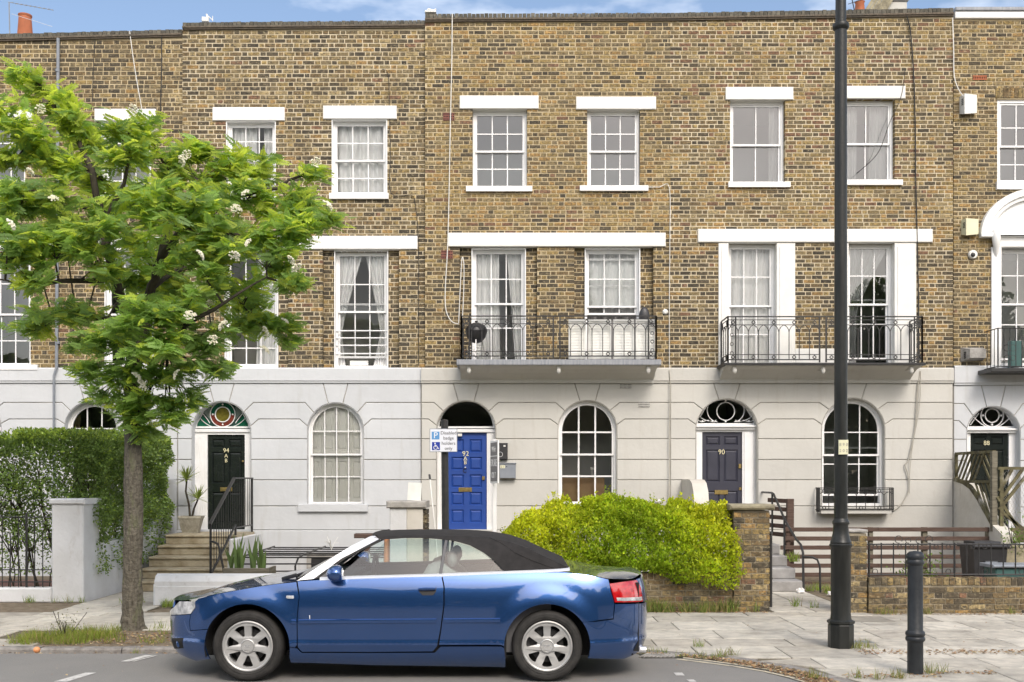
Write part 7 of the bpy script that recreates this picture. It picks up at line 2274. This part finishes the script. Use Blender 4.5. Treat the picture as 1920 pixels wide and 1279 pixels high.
tx = text('DISABLED', .62, (-.95, 8.55, .006), M['road_white'], marks, 'painted_lettering', depth=.001, rx=0, squash=1.05)
tx.rotation_euler = (0, 0, 0)
# ---------------------------------------------------------------- plants
import numpy as np
RNG = np.random.default_rng(5)
def scatter(name, tv, tf, pos, rotm, scl, tints, m, parent=None, kind='stuff'):
    """many copies of a small leaf joined into one mesh: tv (k,3), tf list of quads, pos (n,3), rotm (n,3,3), scl (n,)"""
    tv = np.asarray(tv, float); n = len(pos); k = len(tv)
    V = np.einsum('nij,kj->nki', rotm, tv) * np.asarray(scl)[:, None, None] + np.asarray(pos)[:, None, :]
    c = V.reshape(-1, 3).mean(0)
    base = np.arange(n)[:, None]
    idx = []; st = []; tot = []
    loops = np.concatenate([np.asarray(f) for f in tf]); cnt = np.array([len(f) for f in tf])
    L = (base * k + loops[None, :]).reshape(-1)
    C = np.tile(cnt, n)
    S_ = np.concatenate([[0], np.cumsum(C)[:-1]])
    me = bpy.data.meshes.new(name)
    me.vertices.add(n * k); me.vertices.foreach_set('co', (V.reshape(-1, 3) - c).ravel())
    me.loops.add(len(L)); me.loops.foreach_set('vertex_index', L.astype(np.int32))
    me.polygons.add(len(C)); me.polygons.foreach_set('loop_start', S_.astype(np.int32))
    me.update(calc_edges=True); me.validate()
    at = me.color_attributes.new('tint', 'FLOAT_COLOR', 'POINT')
    col = np.ones((n, k, 4)); col[:, :, :3] = np.asarray(tints)[:, None, :]
    at.data.foreach_set('color', col.ravel())
    me.materials.append(m)
    o = put(name, me, Vector(c), parent)
    if kind: o['kind'] = kind
    return o
def frames(d, up, roll):
    """rotation matrices with x along d, z near up, rolled a little"""
    d = d / np.linalg.norm(d, axis=1, keepdims=True)
    z = up - d * np.sum(up * d, 1, keepdims=True)
    z /= np.linalg.norm(z, axis=1, keepdims=True) + 1e-9
    y = np.cross(z, d)
    cr_, sr_ = np.cos(roll)[:, None], np.sin(roll)[:, None]
    y2 = y * cr_ + z * sr_; z2 = z * cr_ - y * sr_
    return np.stack([d, y2, z2], axis=2)
# a rowan leaf: seven pairs of toothed leaflets on a drooping stalk
LV = []; LF = []
def leaflet(p, a, L, w, droop):
    o = len(LV); dx, dy = math.cos(a), math.sin(a); nx, ny = -dy, dx
    for (f, s, z) in ((0, 0, 0), (.38, 1, -.015), (.72, .8, -.03), (1, 0, -.06), (.72, -.8, -.03), (.38, -1, -.015)):
        LV.append((p[0] + dx * L * f + nx * w * s, p[1] + dy * L * f + ny * w * s, p[2] + z * droop + (-.012 if s == 0 and 0 < f < 1 else 0)))
    LF.extend([(o, o + 1, o + 2, o + 3), (o, o + 3, o + 4, o + 5)])
for i in range(6):
    u = .18 + .13 * i
    z = -.16 * u * u
    for sg in (1, -1): leaflet((u, sg * .008, z), sg * rad(60 - 4 * i), .34 - .012 * i * (1 if i > 2 else -.3), .064, 1.0)
leaflet((.95, 0, -.15), 0, .30, .055, 1.0)
o = len(LV)
for u in (0, .5, 1): LV += [(u, -.006, -.16 * u * u), (u, .006, -.16 * u * u)]
LF += [(o, o + 2, o + 3, o + 1), (o + 2, o + 4, o + 5, o + 3)]
YT = 12.8; PT = FPX / YT
tree = thing('rowan_tree', 'young rowan street tree with feathery leaves and cream blossom at the kerb', 'tree', (X(248, YT), YT, 0))
trunk = MB()
tp = [(248, 1186), (248, 1172), (247, 1140), (248, 1080), (250, 980), (251, 880), (249, 800), (248, 740), (251, 690), (255, 640)]
tr_ = [.150, .130, .120, .114, .108, .104, .100, .100, .104, .085]
pts = [P(a, b, YT) for a, b in tp]
sm = []; rr = []
for i in range(len(pts) - 1):
    for k in range(4):
        t = k / 4; q = pts[i].lerp(pts[i + 1], t)
        sm.append(q + Vector((.006 * math.sin(i * 3 + k * 1.7), .006 * math.cos(i * 2 + k), 0))); rr.append((tr_[i] + (tr_[i + 1] - tr_[i]) * t) * (1 + .035 * math.sin(i * 5.1 + k * 2.3)))
sm.append(pts[-1]); rr.append(tr_[-1])
trunk.tube(sm, rr, 20)
vs_ = []
for v in trunk.v:
    a = math.atan2(v[1] - YT, v[0] - X(248, YT)); k = 1 + .05 * math.sin(a * 5 + v[2] * 1.3) + .03 * math.sin(a * 9 - v[2] * 4)
    if v[2] < .2: k += (.2 - v[2]) * .9 * max(0, math.sin(a * 3 + 1))
    vs_.append((X(248, YT) + (v[0] - X(248, YT)) * k, YT + (v[1] - YT) * k, v[2]))
trunk.v = vs_
trunk.build('trunk', M['bark'], tree, smooth=True, angle=80)
LIMBS = [  # (pixel x, pixel y, depth offset) and radius at the start
 ([(255, 645, 0), (240, 600, 0), (216, 525, -.1), (200, 470, -.15), (188, 400, -.1), (172, 320, 0), (140, 250, .1), (100, 195, .2), (70, 155, .2)], .075),
 ([(258, 640, 0), (276, 595, .05), (286, 540, .1), (300, 485, 0), (330, 442, -.1), (372, 402, -.2), (440, 372, -.1), (520, 352, 0), (585, 315, .1)], .07),
 ([(300, 485, 0), (318, 420, .2), (330, 350, .3), (300, 290, .3), (270, 235, .3)], .04),
 ([(262, 650, 0), (312, 655, -.3), (350, 612, -.6), (420, 566, -.7), (500, 520, -.6)], .05),
 ([(216, 525, -.1), (170, 528, -.4), (110, 528, -.7), (50, 532, -.9), (-10, 522, -1)], .04),
 ([(188, 400, -.1), (140, 378, -.4), (80, 362, -.7), (10, 340, -.8)], .035),
 ([(262, 652, 0), (340, 642, .4), (400, 622, .6), (470, 612, .6), (530, 605, .5)], .04),
 ([(196, 430, -.1), (225, 360, -.4), (240, 310, -.5), (230, 260, -.5)], .035),
 ([(172, 320, 0), (120, 290, -.2), (60, 262, -.4), (10, 225, -.5)], .03),
 ([(372, 402, -.2), (420, 440, -.5), (500, 440, -.6), (575, 415, -.5)], .03),
 ([(286, 540, .1), (350, 500, .8), (420, 460, 1.1), (470, 420, 1.1)], .035),
 ([(240, 600, 0), (200, 600, .7), (140, 590, 1.0), (100, 600, 1.1)], .035),
 ([(330, 442, -.1), (372, 350, .2), (430, 310, .3), (480, 318, .3)], .03),
]
limbpts = []
for (pp, r0) in LIMBS:
    m = MB(); q = [P(a, b, YT + d) for a, b, d in pp]
    s2 = []
    for i in range(len(q) - 1):
        for k in range(3): s2.append(q[i].lerp(q[i + 1], k / 3) + Vector((R.uniform(-.02, .02), R.uniform(-.02, .02), R.uniform(-.02, .02))) * (1 if i + k else 0))
    s2.append(q[-1])
    m.tube(s2, [r0 * (1 - .82 * i / (len(s2) - 1)) for i in range(len(s2))], 8)
    m.build('limb', M['branch'], tree, smooth=True, angle=80)
    limbpts += s2[2:]
CL = [(60, 155, 45, .2), (105, 195, 55, .2), (20, 215, 50, -.5), (60, 262, 65, -.4), (140, 238, 55, .1), (178, 262, 38, .2), (20, 300, 45, -.4), (100, 300, 50, -.3), (245, 240, 45, -.4), (275, 262, 48, .3), (228, 295, 55, -.5), (300, 305, 60, .3), (345, 295, 52, .3), (190, 335, 55, .2),
      (285, 365, 75, -.6), (375, 335, 65, .2), (432, 312, 42, .3), (482, 322, 42, .3), (462, 372, 60, -.1), (400, 398, 80, -.5), (320, 420, 80, -.8), (225, 415, 75, -.8), (120, 370, 75, -.5), (40, 375, 70, -.8), (15, 450, 70, -1), (100, 455, 80, -.9), (180, 490, 65, -.7), (55, 515, 50, -.9),
      (280, 500, 75, .7), (370, 490, 80, -.7), (450, 450, 70, -.6), (520, 425, 52, -.6), (575, 395, 45, -.1), (590, 330, 24, .1), (560, 430, 38, -.5), (610, 412, 20, -.4), (545, 370, 40, 0), (500, 490, 52, -.6), (545, 525, 28, -.6), (440, 548, 70, .2), (350, 572, 70, -.8), (260, 590, 65, -.9), (165, 580, 50, .8),
      (95, 600, 45, 1), (60, 620, 26, 1), (200, 635, 50, -.6), (300, 645, 60, -.9), (390, 636, 55, -.3), (462, 618, 52, .5), (520, 622, 40, .5), (545, 600, 26, .5), (232, 700, 42, -.3), (180, 690, 34, -.2), (300, 700, 30, -.3), (190, 738, 26, -.2), (322, 785, 18, -.3), (345, 748, 20, -.3), (280, 735, 26, -.3), (345, 690, 34, -.5), (150, 640, 30, .5), (410, 690, 22, -.4),
      (330, 530, 70, 1.0), (200, 440, 70, 1.0), (420, 430, 60, 1.1), (120, 420, 60, 1.0), (300, 450, 70, 1.2), (60, 450, 50, .9), (240, 520, 50, .9), (390, 560, 50, 1.1), (470, 560, 40, .9), (230, 370, 55, .9), (262, 810, 12, -.1), (258, 780, 14, -.12), (240, 760, 22, -.15), (310, 760, 14, -.3)]
lp_np = np.array([tuple(p) for p in limbpts])
tw = MB()
POS = []; DIR = []; TIN = []; SZ = []
axis = np.array([X(248, YT), YT, 0])
for (a, b, r, d) in CL:
    cpos = P(a, b, YT + d); rm_t = r / PT
    cn = np.array(cpos)
    j = int(np.argmin(((lp_np - cn) ** 2).sum(1) + 3 * np.maximum(0, lp_np[:, 2] - cn[2]) ** 2))
    st_ = Vector(lp_np[j])
    tips = []
    nt_ = max(3, int(r / 7))
    mid = st_.lerp(cpos, .6) + Vector((0, 0, -.04))
    tw.tube([st_, mid, cpos], [.014, .010, .006], 5, cap=False)
    for k in range(nt_):
        ang_ = R.uniform(0, 6.28); rr_ = rm_t * math.sqrt(R.random()) * .8
        e = cpos + Vector((math.cos(ang_) * rr_, math.sin(ang_) * rr_ * .8, R.uniform(-.42, .42) * rm_t))
        tw.tube([mid.lerp(cpos, R.random()), mid.lerp(e, .6) + Vector((0, 0, .02)), e], [.007, .005, .003], 4, cap=False)
        tips.append(e)
    for e in tips:
        for _ in range(R.randint(23, 29)):
            a2 = R.uniform(0, 6.28)
            out = Vector((e.x - axis[0], e.y - axis[1], 0)); out = out.normalized() if out.length > .1 else Vector((1, 0, 0))
            dr = Vector((math.cos(a2), math.sin(a2), 0)) + out * .55 + Vector((0, 0, R.uniform(-.55, .6)))
            POS.append((e.x + R.gauss(0, .055), e.y + R.gauss(0, .055), e.z + R.gauss(0, .045))); DIR.append(tuple(dr))
            hgt = min(1, max(0, (e.z - 3.2) / 3.0))
            k = R.uniform(.75, 1.25)
            young = R.random() < .12 + .5 * hgt
            t = (.37, .47, .085) if young else (.19, .31, .095)
            TIN.append((t[0] * k, t[1] * k, t[2] * k)); SZ.append(R.uniform(.12, .19))
stuff(tw.build('twigs', M['branch'], tree))
POS = np.array(POS); DIR = np.array(DIR); TIN = np.array(TIN); SZ = np.array(SZ)
n = len(POS)
UP = np.tile(np.array([0, 0, 1.0]), (n, 1)) + RNG.normal(0, .62, (n, 3)) + np.array([0, -.25, 0])
RM = frames(DIR, UP, RNG.normal(0, .25, n))
order = np.argsort(POS[:, 1]); first = order[:900][RNG.permutation(min(900, n))[:300]]
mask = np.ones(n, bool); mask[first] = False
scatter('foliage', LV, LF, POS[mask], RM[mask], SZ[mask], TIN[mask], M['leaf'], tree)
lm = []
for k in range(6):
    mm = MB(); t = TIN[first[k * 7]]; mm.add(LV, LF, tuple(t)); lm.append(mm.data('leaf', M['leaf'], tint=True))
for i in first:
    o = put('leaf', lm[int(RNG.integers(0, 6))], POS[i], tree, scale=(SZ[i],) * 3)
    o.rotation_euler = Matrix([list(r_) for r_ in RM[i]]).to_euler()
# blossom heads
bm_ = []
for k in range(4):
    mm = MB()
    for i in range(46):
        a, r = R.uniform(0, 6.28), .065 * math.sqrt(R.random())
        z = .028 * (1 - (r / .065) ** 2) + R.uniform(-.006, .006)
        s = R.uniform(.010, .015); x, y = r * math.cos(a), r * math.sin(a)
        mm.add([(x + s, y, z), (x - s, y, z), (x, y + s, z), (x, y - s, z), (x, y, z + s), (x, y, z - s)], [(0, 2, 4), (2, 1, 4), (1, 3, 4), (3, 0, 4), (2, 0, 5), (1, 2, 5), (3, 1, 5), (0, 3, 5)])
    bm_.append(mm.data('blossom', M['blossom']))
BL = [(340, 303), (76, 205), (375, 478), (370, 540), (357, 592), (399, 637), (395, 568), (412, 586), (466, 538), (497, 622), (534, 602), (592, 305), (614, 385), (470, 345), (460, 362), (443, 392), (466, 455), (545, 488), (556, 503), (116, 412), (56, 322), (100, 372), (20, 422), (256, 706), (266, 722), (331, 702), (496, 656), (418, 611), (250, 204), (290, 250), (350, 290), (210, 263), (440, 480)]
for (a, b) in BL:
    j = min(CL, key=lambda c_: (c_[0] - a) ** 2 + (c_[1] - b) ** 2)
    yy_ = YT + j[3] - .95 * j[2] / PT - .16
    o = put('blossom', R.choice(bm_), P(a, b, yy_), tree, scale=(R.uniform(.75, 1.1),) * 3, rot=(R.uniform(.6, 1.2), R.uniform(-.4, .4), R.uniform(0, 6)))
# ---- small-leaved hedges and shrubs
SV = [(0, 0, 0), (.35, .26, .03), (.75, .22, .01), (1, 0, -.08), (.75, -.22, .01), (.35, -.26, .03), (.5, 0, -.03)]
SF = [(0, 1, 2, 6), (6, 2, 3), (0, 6, 4, 5), (6, 3, 4)]
def leaves(name, pts, outward, size, tints, m, parent, spread=.8):
    n = len(pts)
    d = outward + RNG.normal(0, spread, (n, 3))
    up = RNG.normal(0, .6, (n, 3)) + np.array([0, 0, .8]) + outward * .6
    return scatter(name, SV, SF, pts, frames(d, up, RNG.normal(0, .6, n)), RNG.uniform(size[0], size[1], n), tints, m, parent)
def wob(p, f, s): return np.sin(p[:, 0] * f + s) * np.cos(p[:, 1] * f * 1.3 + s * 2) + .6 * np.sin(p[:, 2] * f * 1.7 + p[:, 0] * f * .6 + s)
hedge = thing('privet_hedge', 'clipped green privet hedge, bare-stemmed below, behind the white gate pillar', 'hedge', (-7.2, 17, 0))
N = 1000000
p = np.column_stack([RNG.uniform(-9.4, -6.10, N), RNG.uniform(16.05, 19.55, N), RNG.uniform(.35, 2.56, N)])
front = p[:, 1] < 17.0
keep = front | (p[:, 0] > -7.0)
ex = np.minimum.reduce([p[:, 0] + 9.6, -6.10 - p[:, 0], np.where(front, p[:, 1] - 16.05, 9), 2.56 - p[:, 2], 19.55 - p[:, 1]])
lump = wob(p, 3.4, 1.0) * .10 + wob(p, 9, 2.0) * .05
depth_ = ex + lump - .04
low = np.clip((p[:, 2] - .3) / 1.2, 0, 1)
side_low = np.clip((p[:, 2] - .85) / .5, 0, 1)
dens = np.where(p[:, 0] > -6.75, .35 + .65 * side_low, .10 + .90 * low ** 1.3) * np.exp(-np.clip(depth_, 0, 9) / .30)
gaps = (wob(p, 5.5, 4.0) > -.55) | (p[:, 2] > 2.2)
sel = keep & (depth_ > 0) & (RNG.random(N) < dens * .62) & gaps
ph = p[sel]
print('hedge', len(ph), 'tree', n)
outw = np.zeros_like(ph); outw[:, 1] = np.where(ph[:, 1] < 16.5, -1, 0); outw[:, 0] = np.where(ph[:, 0] > -6.6, 1, 0); outw[:, 2] = np.where(ph[:, 2] > 2.3, 1.2, .3)
kk = RNG.uniform(.7, 1.35, len(ph))[:, None]
newg = (RNG.random(len(ph)) < .10 + .5 * (ph[:, 2] > 2.4))[:, None]
leaves('foliage', ph, outw, (.036, .060), np.where(newg, np.array([[.28, .38, .07]]), np.array([[.15, .23, .065]])) * kk, M['leaf_hedge'], hedge)
for i in range(46):
    x0 = R.uniform(-9.2, -6.5); y0 = R.uniform(16.25, 16.75) if x0 < -6.9 else R.uniform(16.4, 19.2)
    m = MB()
    lean = R.uniform(-.55, .55)
    q = [Vector((x0, y0, .0))]
    for k in range(1, 7): q.append(Vector((x0 + lean * k / 6 + R.uniform(-.05, .05), y0 + R.uniform(-.06, .06), .0 + .33 * k)))
    m.tube(q, [.022 * (1 - .6 * k / 6) * R.uniform(.6, 1.0) * .75 for k in range(7)], 6)
    for k in (2, 3, 4, 5):
        for _ in range(2):
            e = q[k] + Vector((R.uniform(-.35, .35), R.uniform(-.2, .15), R.uniform(.15, .5)))
            m.tube([q[k], q[k].lerp(e, .5) + Vector((R.uniform(-.04, .04), 0, .03)), e], [.009, .007, .004], 4, cap=False)
    m.build('stem', M['branch'], hedge)
shrub = thing('golden_shrub', 'rounded yellow-green shrub spilling over the old brick wall', 'shrub', (1.6, 15.1, .3))
N = 620000
blobs = [(.30, 15.0, .88, .42, .58, .44), (.75, 15.1, .98, .5, .58, .52), (1.25, 15.1, 1.0, .55, .6, .54), (1.8, 15.1, .98, .55, .6, .54), (2.3, 15.05, .96, .52, .6, .53), (2.72, 15.0, .94, .42, .58, .50), (2.92, 14.95, .84, .30, .52, .50), (.9, 14.76, .78, .6, .32, .28), (1.7, 14.72, .76, .6, .34, .30), (2.35, 14.66, .70, .66, .32, .36), (2.84, 14.64, .56, .34, .26, .34), (2.97, 14.98, 1.26, .09, .16, .24), (.02, 15.0, .74, .24, .42, .32)]
p = np.column_stack([RNG.uniform(-.3, 3.35, N), RNG.uniform(14.3, 15.75, N), RNG.uniform(.15, 1.65, N)])
f = np.full(N, 9.0)
for (cx_, cy_, cz_, rx_, ry_, rz_) in blobs:
    f = np.minimum(f, ((p[:, 0] - cx_) / rx_) ** 2 + ((p[:, 1] - cy_) / ry_) ** 2 + ((p[:, 2] - cz_) / rz_) ** 2)
f = f + .20 * wob(p, 7, .3) + .12 * wob(p, 17, 1.3)
core = ~((p[:, 1] > 14.55) & (p[:, 1] < 14.86) & (p[:, 2] < .53)) & ~((p[:, 0] > 3.0) & (p[:, 1] > 14.6))
sel = (f < 1) & (RNG.random(N) < np.clip(.95 * np.exp(-(1 - f) / .28) + .11, 0, 1)) & core & ((p[:, 1] < 15.2) | (p[:, 2] > 1.1))
pg = p[sel]
print('shrub', len(pg))
# short upright sprigs push out of the surface
sp_ = []
for _ in range(520):
    k = RNG.integers(0, len(pg)); b0 = pg[k]
    if b0[1] > 15.3: continue
    d = np.array([R.gauss(0, .5), -.35 + R.gauss(0, .35), 1.0 if b0[2] > .6 else .2]); d /= np.linalg.norm(d)
    for s in range(9): sp_.append(b0 + d * (.018 * s) + RNG.normal(0, .006, 3))
pg = np.vstack([pg, np.array(sp_)])
outw = np.column_stack([np.zeros(len(pg)), np.full(len(pg), -.7), np.full(len(pg), .75)])
kk = RNG.uniform(.5, 1.3, len(pg))[:, None]
yel = np.clip(.16 + .40 * (pg[:, 2] - .6) + .30 * np.sin(pg[:, 0] * 2.3 + 1) + RNG.normal(0, .2, len(pg)), 0, 1)[:, None]
leaves('foliage', pg, outw, (.032, .055), (np.array([[.33, .47, .040]]) * (1 - yel) + np.array([[.68, .68, .05]]) * yel) * kk, M['leaf_gold'], shrub, .5)
for i in range(14):
    m = MB(); x0 = R.uniform(.1, 2.9); q = [Vector((x0, 15.05, .0)), Vector((x0 + R.uniform(-.1, .1), 15.0, .5)), Vector((x0 + R.uniform(-.3, .3), 14.95, 1.0))]
    m.tube(q, [.018, .013, .006], 5); m.build('stem', M['branch'], shrub)
# ---- grass, weeds and leaf litter
GV = [(0, -.028, 0), (0, .028, 0), (.10, -.020, .5), (.10, .020, .5), (.32, 0, 1)]
GF = [(0, 1, 3, 2), (2, 3, 4)]
def grass(name, boxes, hgt, tint, dry=.1, w=1.0):
    P0 = []; 
    for (x0, x1, y0, y1, n, zz) in boxes:
        cn_ = max(1, n // 22)
        cx_ = RNG.uniform(x0, x1, cn_); cy_ = RNG.uniform(y0, y1, cn_)
        k = RNG.integers(0, cn_, n)
        P0.append(np.column_stack([np.clip(cx_[k] + RNG.normal(0, .035, n), x0 - .05, x1 + .05), np.clip(cy_[k] + RNG.normal(0, .03, n), y0, y1), np.full(n, zz)]))
    P0 = np.vstack(P0); n = len(P0)
    th_ = RNG.uniform(0, 6.28, n); tl_ = RNG.normal(0, .22, n)
    d = np.column_stack([np.cos(th_), np.sin(th_), tl_ * .0]); up = np.column_stack([RNG.normal(0, .35, n), RNG.normal(0, .35, n), np.ones(n)])
    kk = RNG.uniform(.7, 1.3, n)[:, None]
    tt = np.where((RNG.random(n) < dry)[:, None], np.array([[.32, .26, .13]]), np.array([tint])) * kk
    return scatter(name, GV, GF, P0, frames(d, up, np.zeros(n)), RNG.uniform(hgt * .45, hgt * 1.25, n) , tt, M['grass'])
pit = struct(sheet([(-5.7, 11.55), (-3.45, 11.55), (-3.5, 12.72), (-5.2, 12.72)], -.006, .03).build('tree_pit', M['earth']))
grass('grass', [(-5.55, -4.65, 11.6, 12.3, 2400, 0), (-5.3, -4.5, 11.75, 12.7, 1100, 0), (-4.6, -3.7, 11.6, 12.0, 160, 0), (-4.3, -3.7, 12.3, 12.9, 90, 0)], .10, (.20, .26, .05), .16)
grass('grass', [(-4.95, -4.55, 14.95, 15.18, 260, 0), (-7.3, -6.2, 15.55, 15.68, 120, 0), (-5.9, -5.4, 15.0, 15.6, 60, 0)], .11, (.19, .27, .05))
grass('grass', [(1.45, 3.0, 14.38, 14.58, 620, 0), (1.3, 2.0, 14.42, 14.58, 380, 0), (3.0, 3.6, 14.45, 14.62, 60, 0)], .17, (.17, .23, .06), .25)
grass('grass', [(4.8, 9.5, 14.18, 14.31, 260, 0), (3.62, 3.82, 11.25, 11.5, 110, 0), (3.8, 4.2, 9.85, 10.0, 70, 0), (2.6, 3.6, 9.55, 9.75, 160, 0), (2.0, 2.5, 10.7, 10.9, 60, 0)], .10, (.19, .24, .06), .3)
grass('grass', [(1.05, 1.65, 10.98, 11.28, 300, -.02), (1.7, 2.1, 10.6, 10.8, 90, 0), (1.1, 1.3, 11.42, 11.6, 90, 0), (-8, -3.6, 11.2, 11.34, 130, -.05), (2.0, 2.2, 11.4, 11.5, 50, 0)], .08, (.17, .24, .05), .2)
grass('grass', [(4.75, 5.6, 16.6, 17.4, 520, 0), (4.62, 4.75, 17.4, 18.2, 160, .45), (3.9, 4.3, 14.9, 15.1, 60, 0)], .14, (.19, .28, .05), .1)
LTV = [(-.5, -.3, 0), (.5, -.2, .05), (.4, .3, .12), (-.4, .3, .02)]
def litter(boxes, size=(.012, .035)):
    P0 = []
    for (x0, x1, y0, y1, n, zz) in boxes:
        P0.append(np.column_stack([RNG.uniform(x0, x1, n), y0 + (y1 - y0) * RNG.beta(1.6, 1.6, n), np.full(n, zz) + RNG.uniform(.002, .012, n)]))
    P0 = np.vstack(P0); n = len(P0)
    th_ = RNG.uniform(0, 6.28, n)
    d = np.column_stack([np.cos(th_), np.sin(th_), RNG.normal(0, .15, n)]); up = np.column_stack([RNG.normal(0, .25, (n, 2)), np.ones(n)])
    pal = np.array([[.34, .23, .12], [.24, .15, .075], [.42, .33, .19], [.16, .11, .06], [.30, .17, .10]])
    return scatter('leaf_litter', LTV, [(0, 1, 2, 3)], P0, frames(d, up, np.zeros(n)), RNG.uniform(size[0], size[1], n), pal[RNG.integers(0, 5, n)] * RNG.uniform(.8, 1.25, n)[:, None], M['litter'])
litter([(-4.7, -3.5, 11.55, 12.6, 900, 0), (-8.5, -3.3, 11.18, 11.36, 420, -.055), (-5.6, -4.4, 11.6, 12.5, 250, 0), (-8, -3.5, 11.4, 11.55, 120, 0)])
litter([(4.8, 9.6, 14.1, 14.33, 700, 0), (1.2, 3.5, 14.3, 14.55, 350, 0), (3.6, 5.9, 10.9, 11.25, 700, 0), (3.9, 4.5, 9.8, 10.0, 120, 0), (3.0, 3.9, 9.6, 9.85, 160, 0)])
g2 = []
for y in np.linspace(9.4, 11.2, 26):
    kx = kerb_x(float(y)); g2.append((kx - .30 - (.15 if y > 10.9 else 0), kx - .01, float(y) - .04, float(y) + .04, 70, 0 if y < 11 else -.03))
litter(g2)
litter([(-8.5, 9.0, 11.5, 14.3, 260, .003), (-8, 3, 9.3, 11.1, 120, .0)], (.008, .022))
m = MB()
for i in range(26):                                  # a broad-leaved dandelion by the pillar foot
    a = R.uniform(math.pi * .9, math.pi * 2.1); e = R.uniform(.2, 1.2); L = R.uniform(.14, .26)
    b0 = Vector((3.0, 14.52, 0)); d = Vector((math.cos(a) * math.cos(e), math.sin(a) * math.cos(e) * .6, math.sin(e))); s = Vector((-math.sin(a), math.cos(a), 0)) * .022; k = R.uniform(.8, 1.3)
    q = [b0 + d * L * f_ + Vector((0, 0, -.10 * L * f_ * f_)) for f_ in (0, .5, 1)]
    m.add([tuple(q[0] - s * .3), tuple(q[0] + s * .3), tuple(q[1] - s), tuple(q[1] + s), tuple(q[2])], [(0, 1, 3, 2), (2, 3, 4)], (.15 * k, .21 * k, .06 * k))
tag(m.build('dandelion', M['leaf_hedge'], tint=True), 'broad-leaved dandelion weed at the foot of the mossy-capped brick pillar', 'weed')
for (x, y, z, w, h_, lab) in ((5.75, 15.0, .30, .42, .42, 'leafy green plant behind the railing, between the lamp post and the bollard'), (8.1, 14.2, .0, .22, .22, 'small ivy-like weed at the foot of the long brick wall'), (8.75, 14.2, .0, .25, .30, 'leafy creeper on the long brick wall near the cut-off end'), (8.45, 18.0, .55, .3, .5, 'bright green plant beside the wheelie bin'), (-5.05, 12.05, .0, .30, .34, 'wispy grey-green weed beside the tree trunk')):
    t = thing('weed_plant', lab, 'plant', (x, y, z))
    n = 260 if w > .26 else 110
    q = np.column_stack([RNG.normal(x, w * .4, n), RNG.normal(y, .07, n), z + np.abs(RNG.normal(0, h_ * .5, n))])
    leaves('foliage', q, np.tile([0, -.5, .6], (n, 1)), (.03, .07) if 'wispy' not in lab else (.015, .03), np.tile([[.13, .20, .04]] if 'wispy' not in lab else [[.20, .21, .12]], (n, 1)) * RNG.uniform(.6, 1.3, n)[:, None], M['leaf_hedge'], t)
    mm = MB()
    for i in range(7): mm.tube([(x + R.uniform(-.03, .03), y, z), (x + R.gauss(0, w * .3), y, z + h_ * R.uniform(.5, 1))], .004, 4)
    mm.build('stem', M['branch'], t)
for (x, y, lab) in ((4.55, 16.85, 'crumpled pinkish-white rag at the foot of the handrail'), (4.95, 16.5, 'scrap of white paper on the soil by the handrail hoop')):
    mm = MB(); mm.ball((x, y, .03), .07, .05, .045, 9, 6)
    mm.v = [(v[0] + R.uniform(-.02, .02), v[1] + R.uniform(-.02, .02), max(.002, v[2] + R.uniform(-.015, .02))) for v in mm.v]
    tag(mm.build('paper_scrap', M['rag']), lab, 'litter')
# ---- the far side of the street, which the panes and the paintwork mirror
N = 230000
x = RNG.uniform(-48, 48, N)
top = 9.6 + 2.0 * np.sin(x * .33 + 1) + 1.2 * np.sin(x * .83) + .8 * np.sin(x * 2.1)
z = top * RNG.random(N) ** .8; y = -15 + RNG.normal(0, 1.0, N)
P0 = np.column_stack([x, y, z])
kk = RNG.uniform(.6, 1.3, N)[:, None]
scatter('trees_across_road', [(-.5, -.4, 0), (.5, -.3, .1), (.45, .35, 0), (-.4, .4, -.1)], [(0, 1, 2, 3)], P0, frames(RNG.normal(0, 1, (N, 3)), RNG.normal(0, 1, (N, 3)), RNG.normal(0, 1, N)), RNG.uniform(.16, .36, N), np.array([[.13, .18, .07]]) * kk, M['leaf_hedge'])
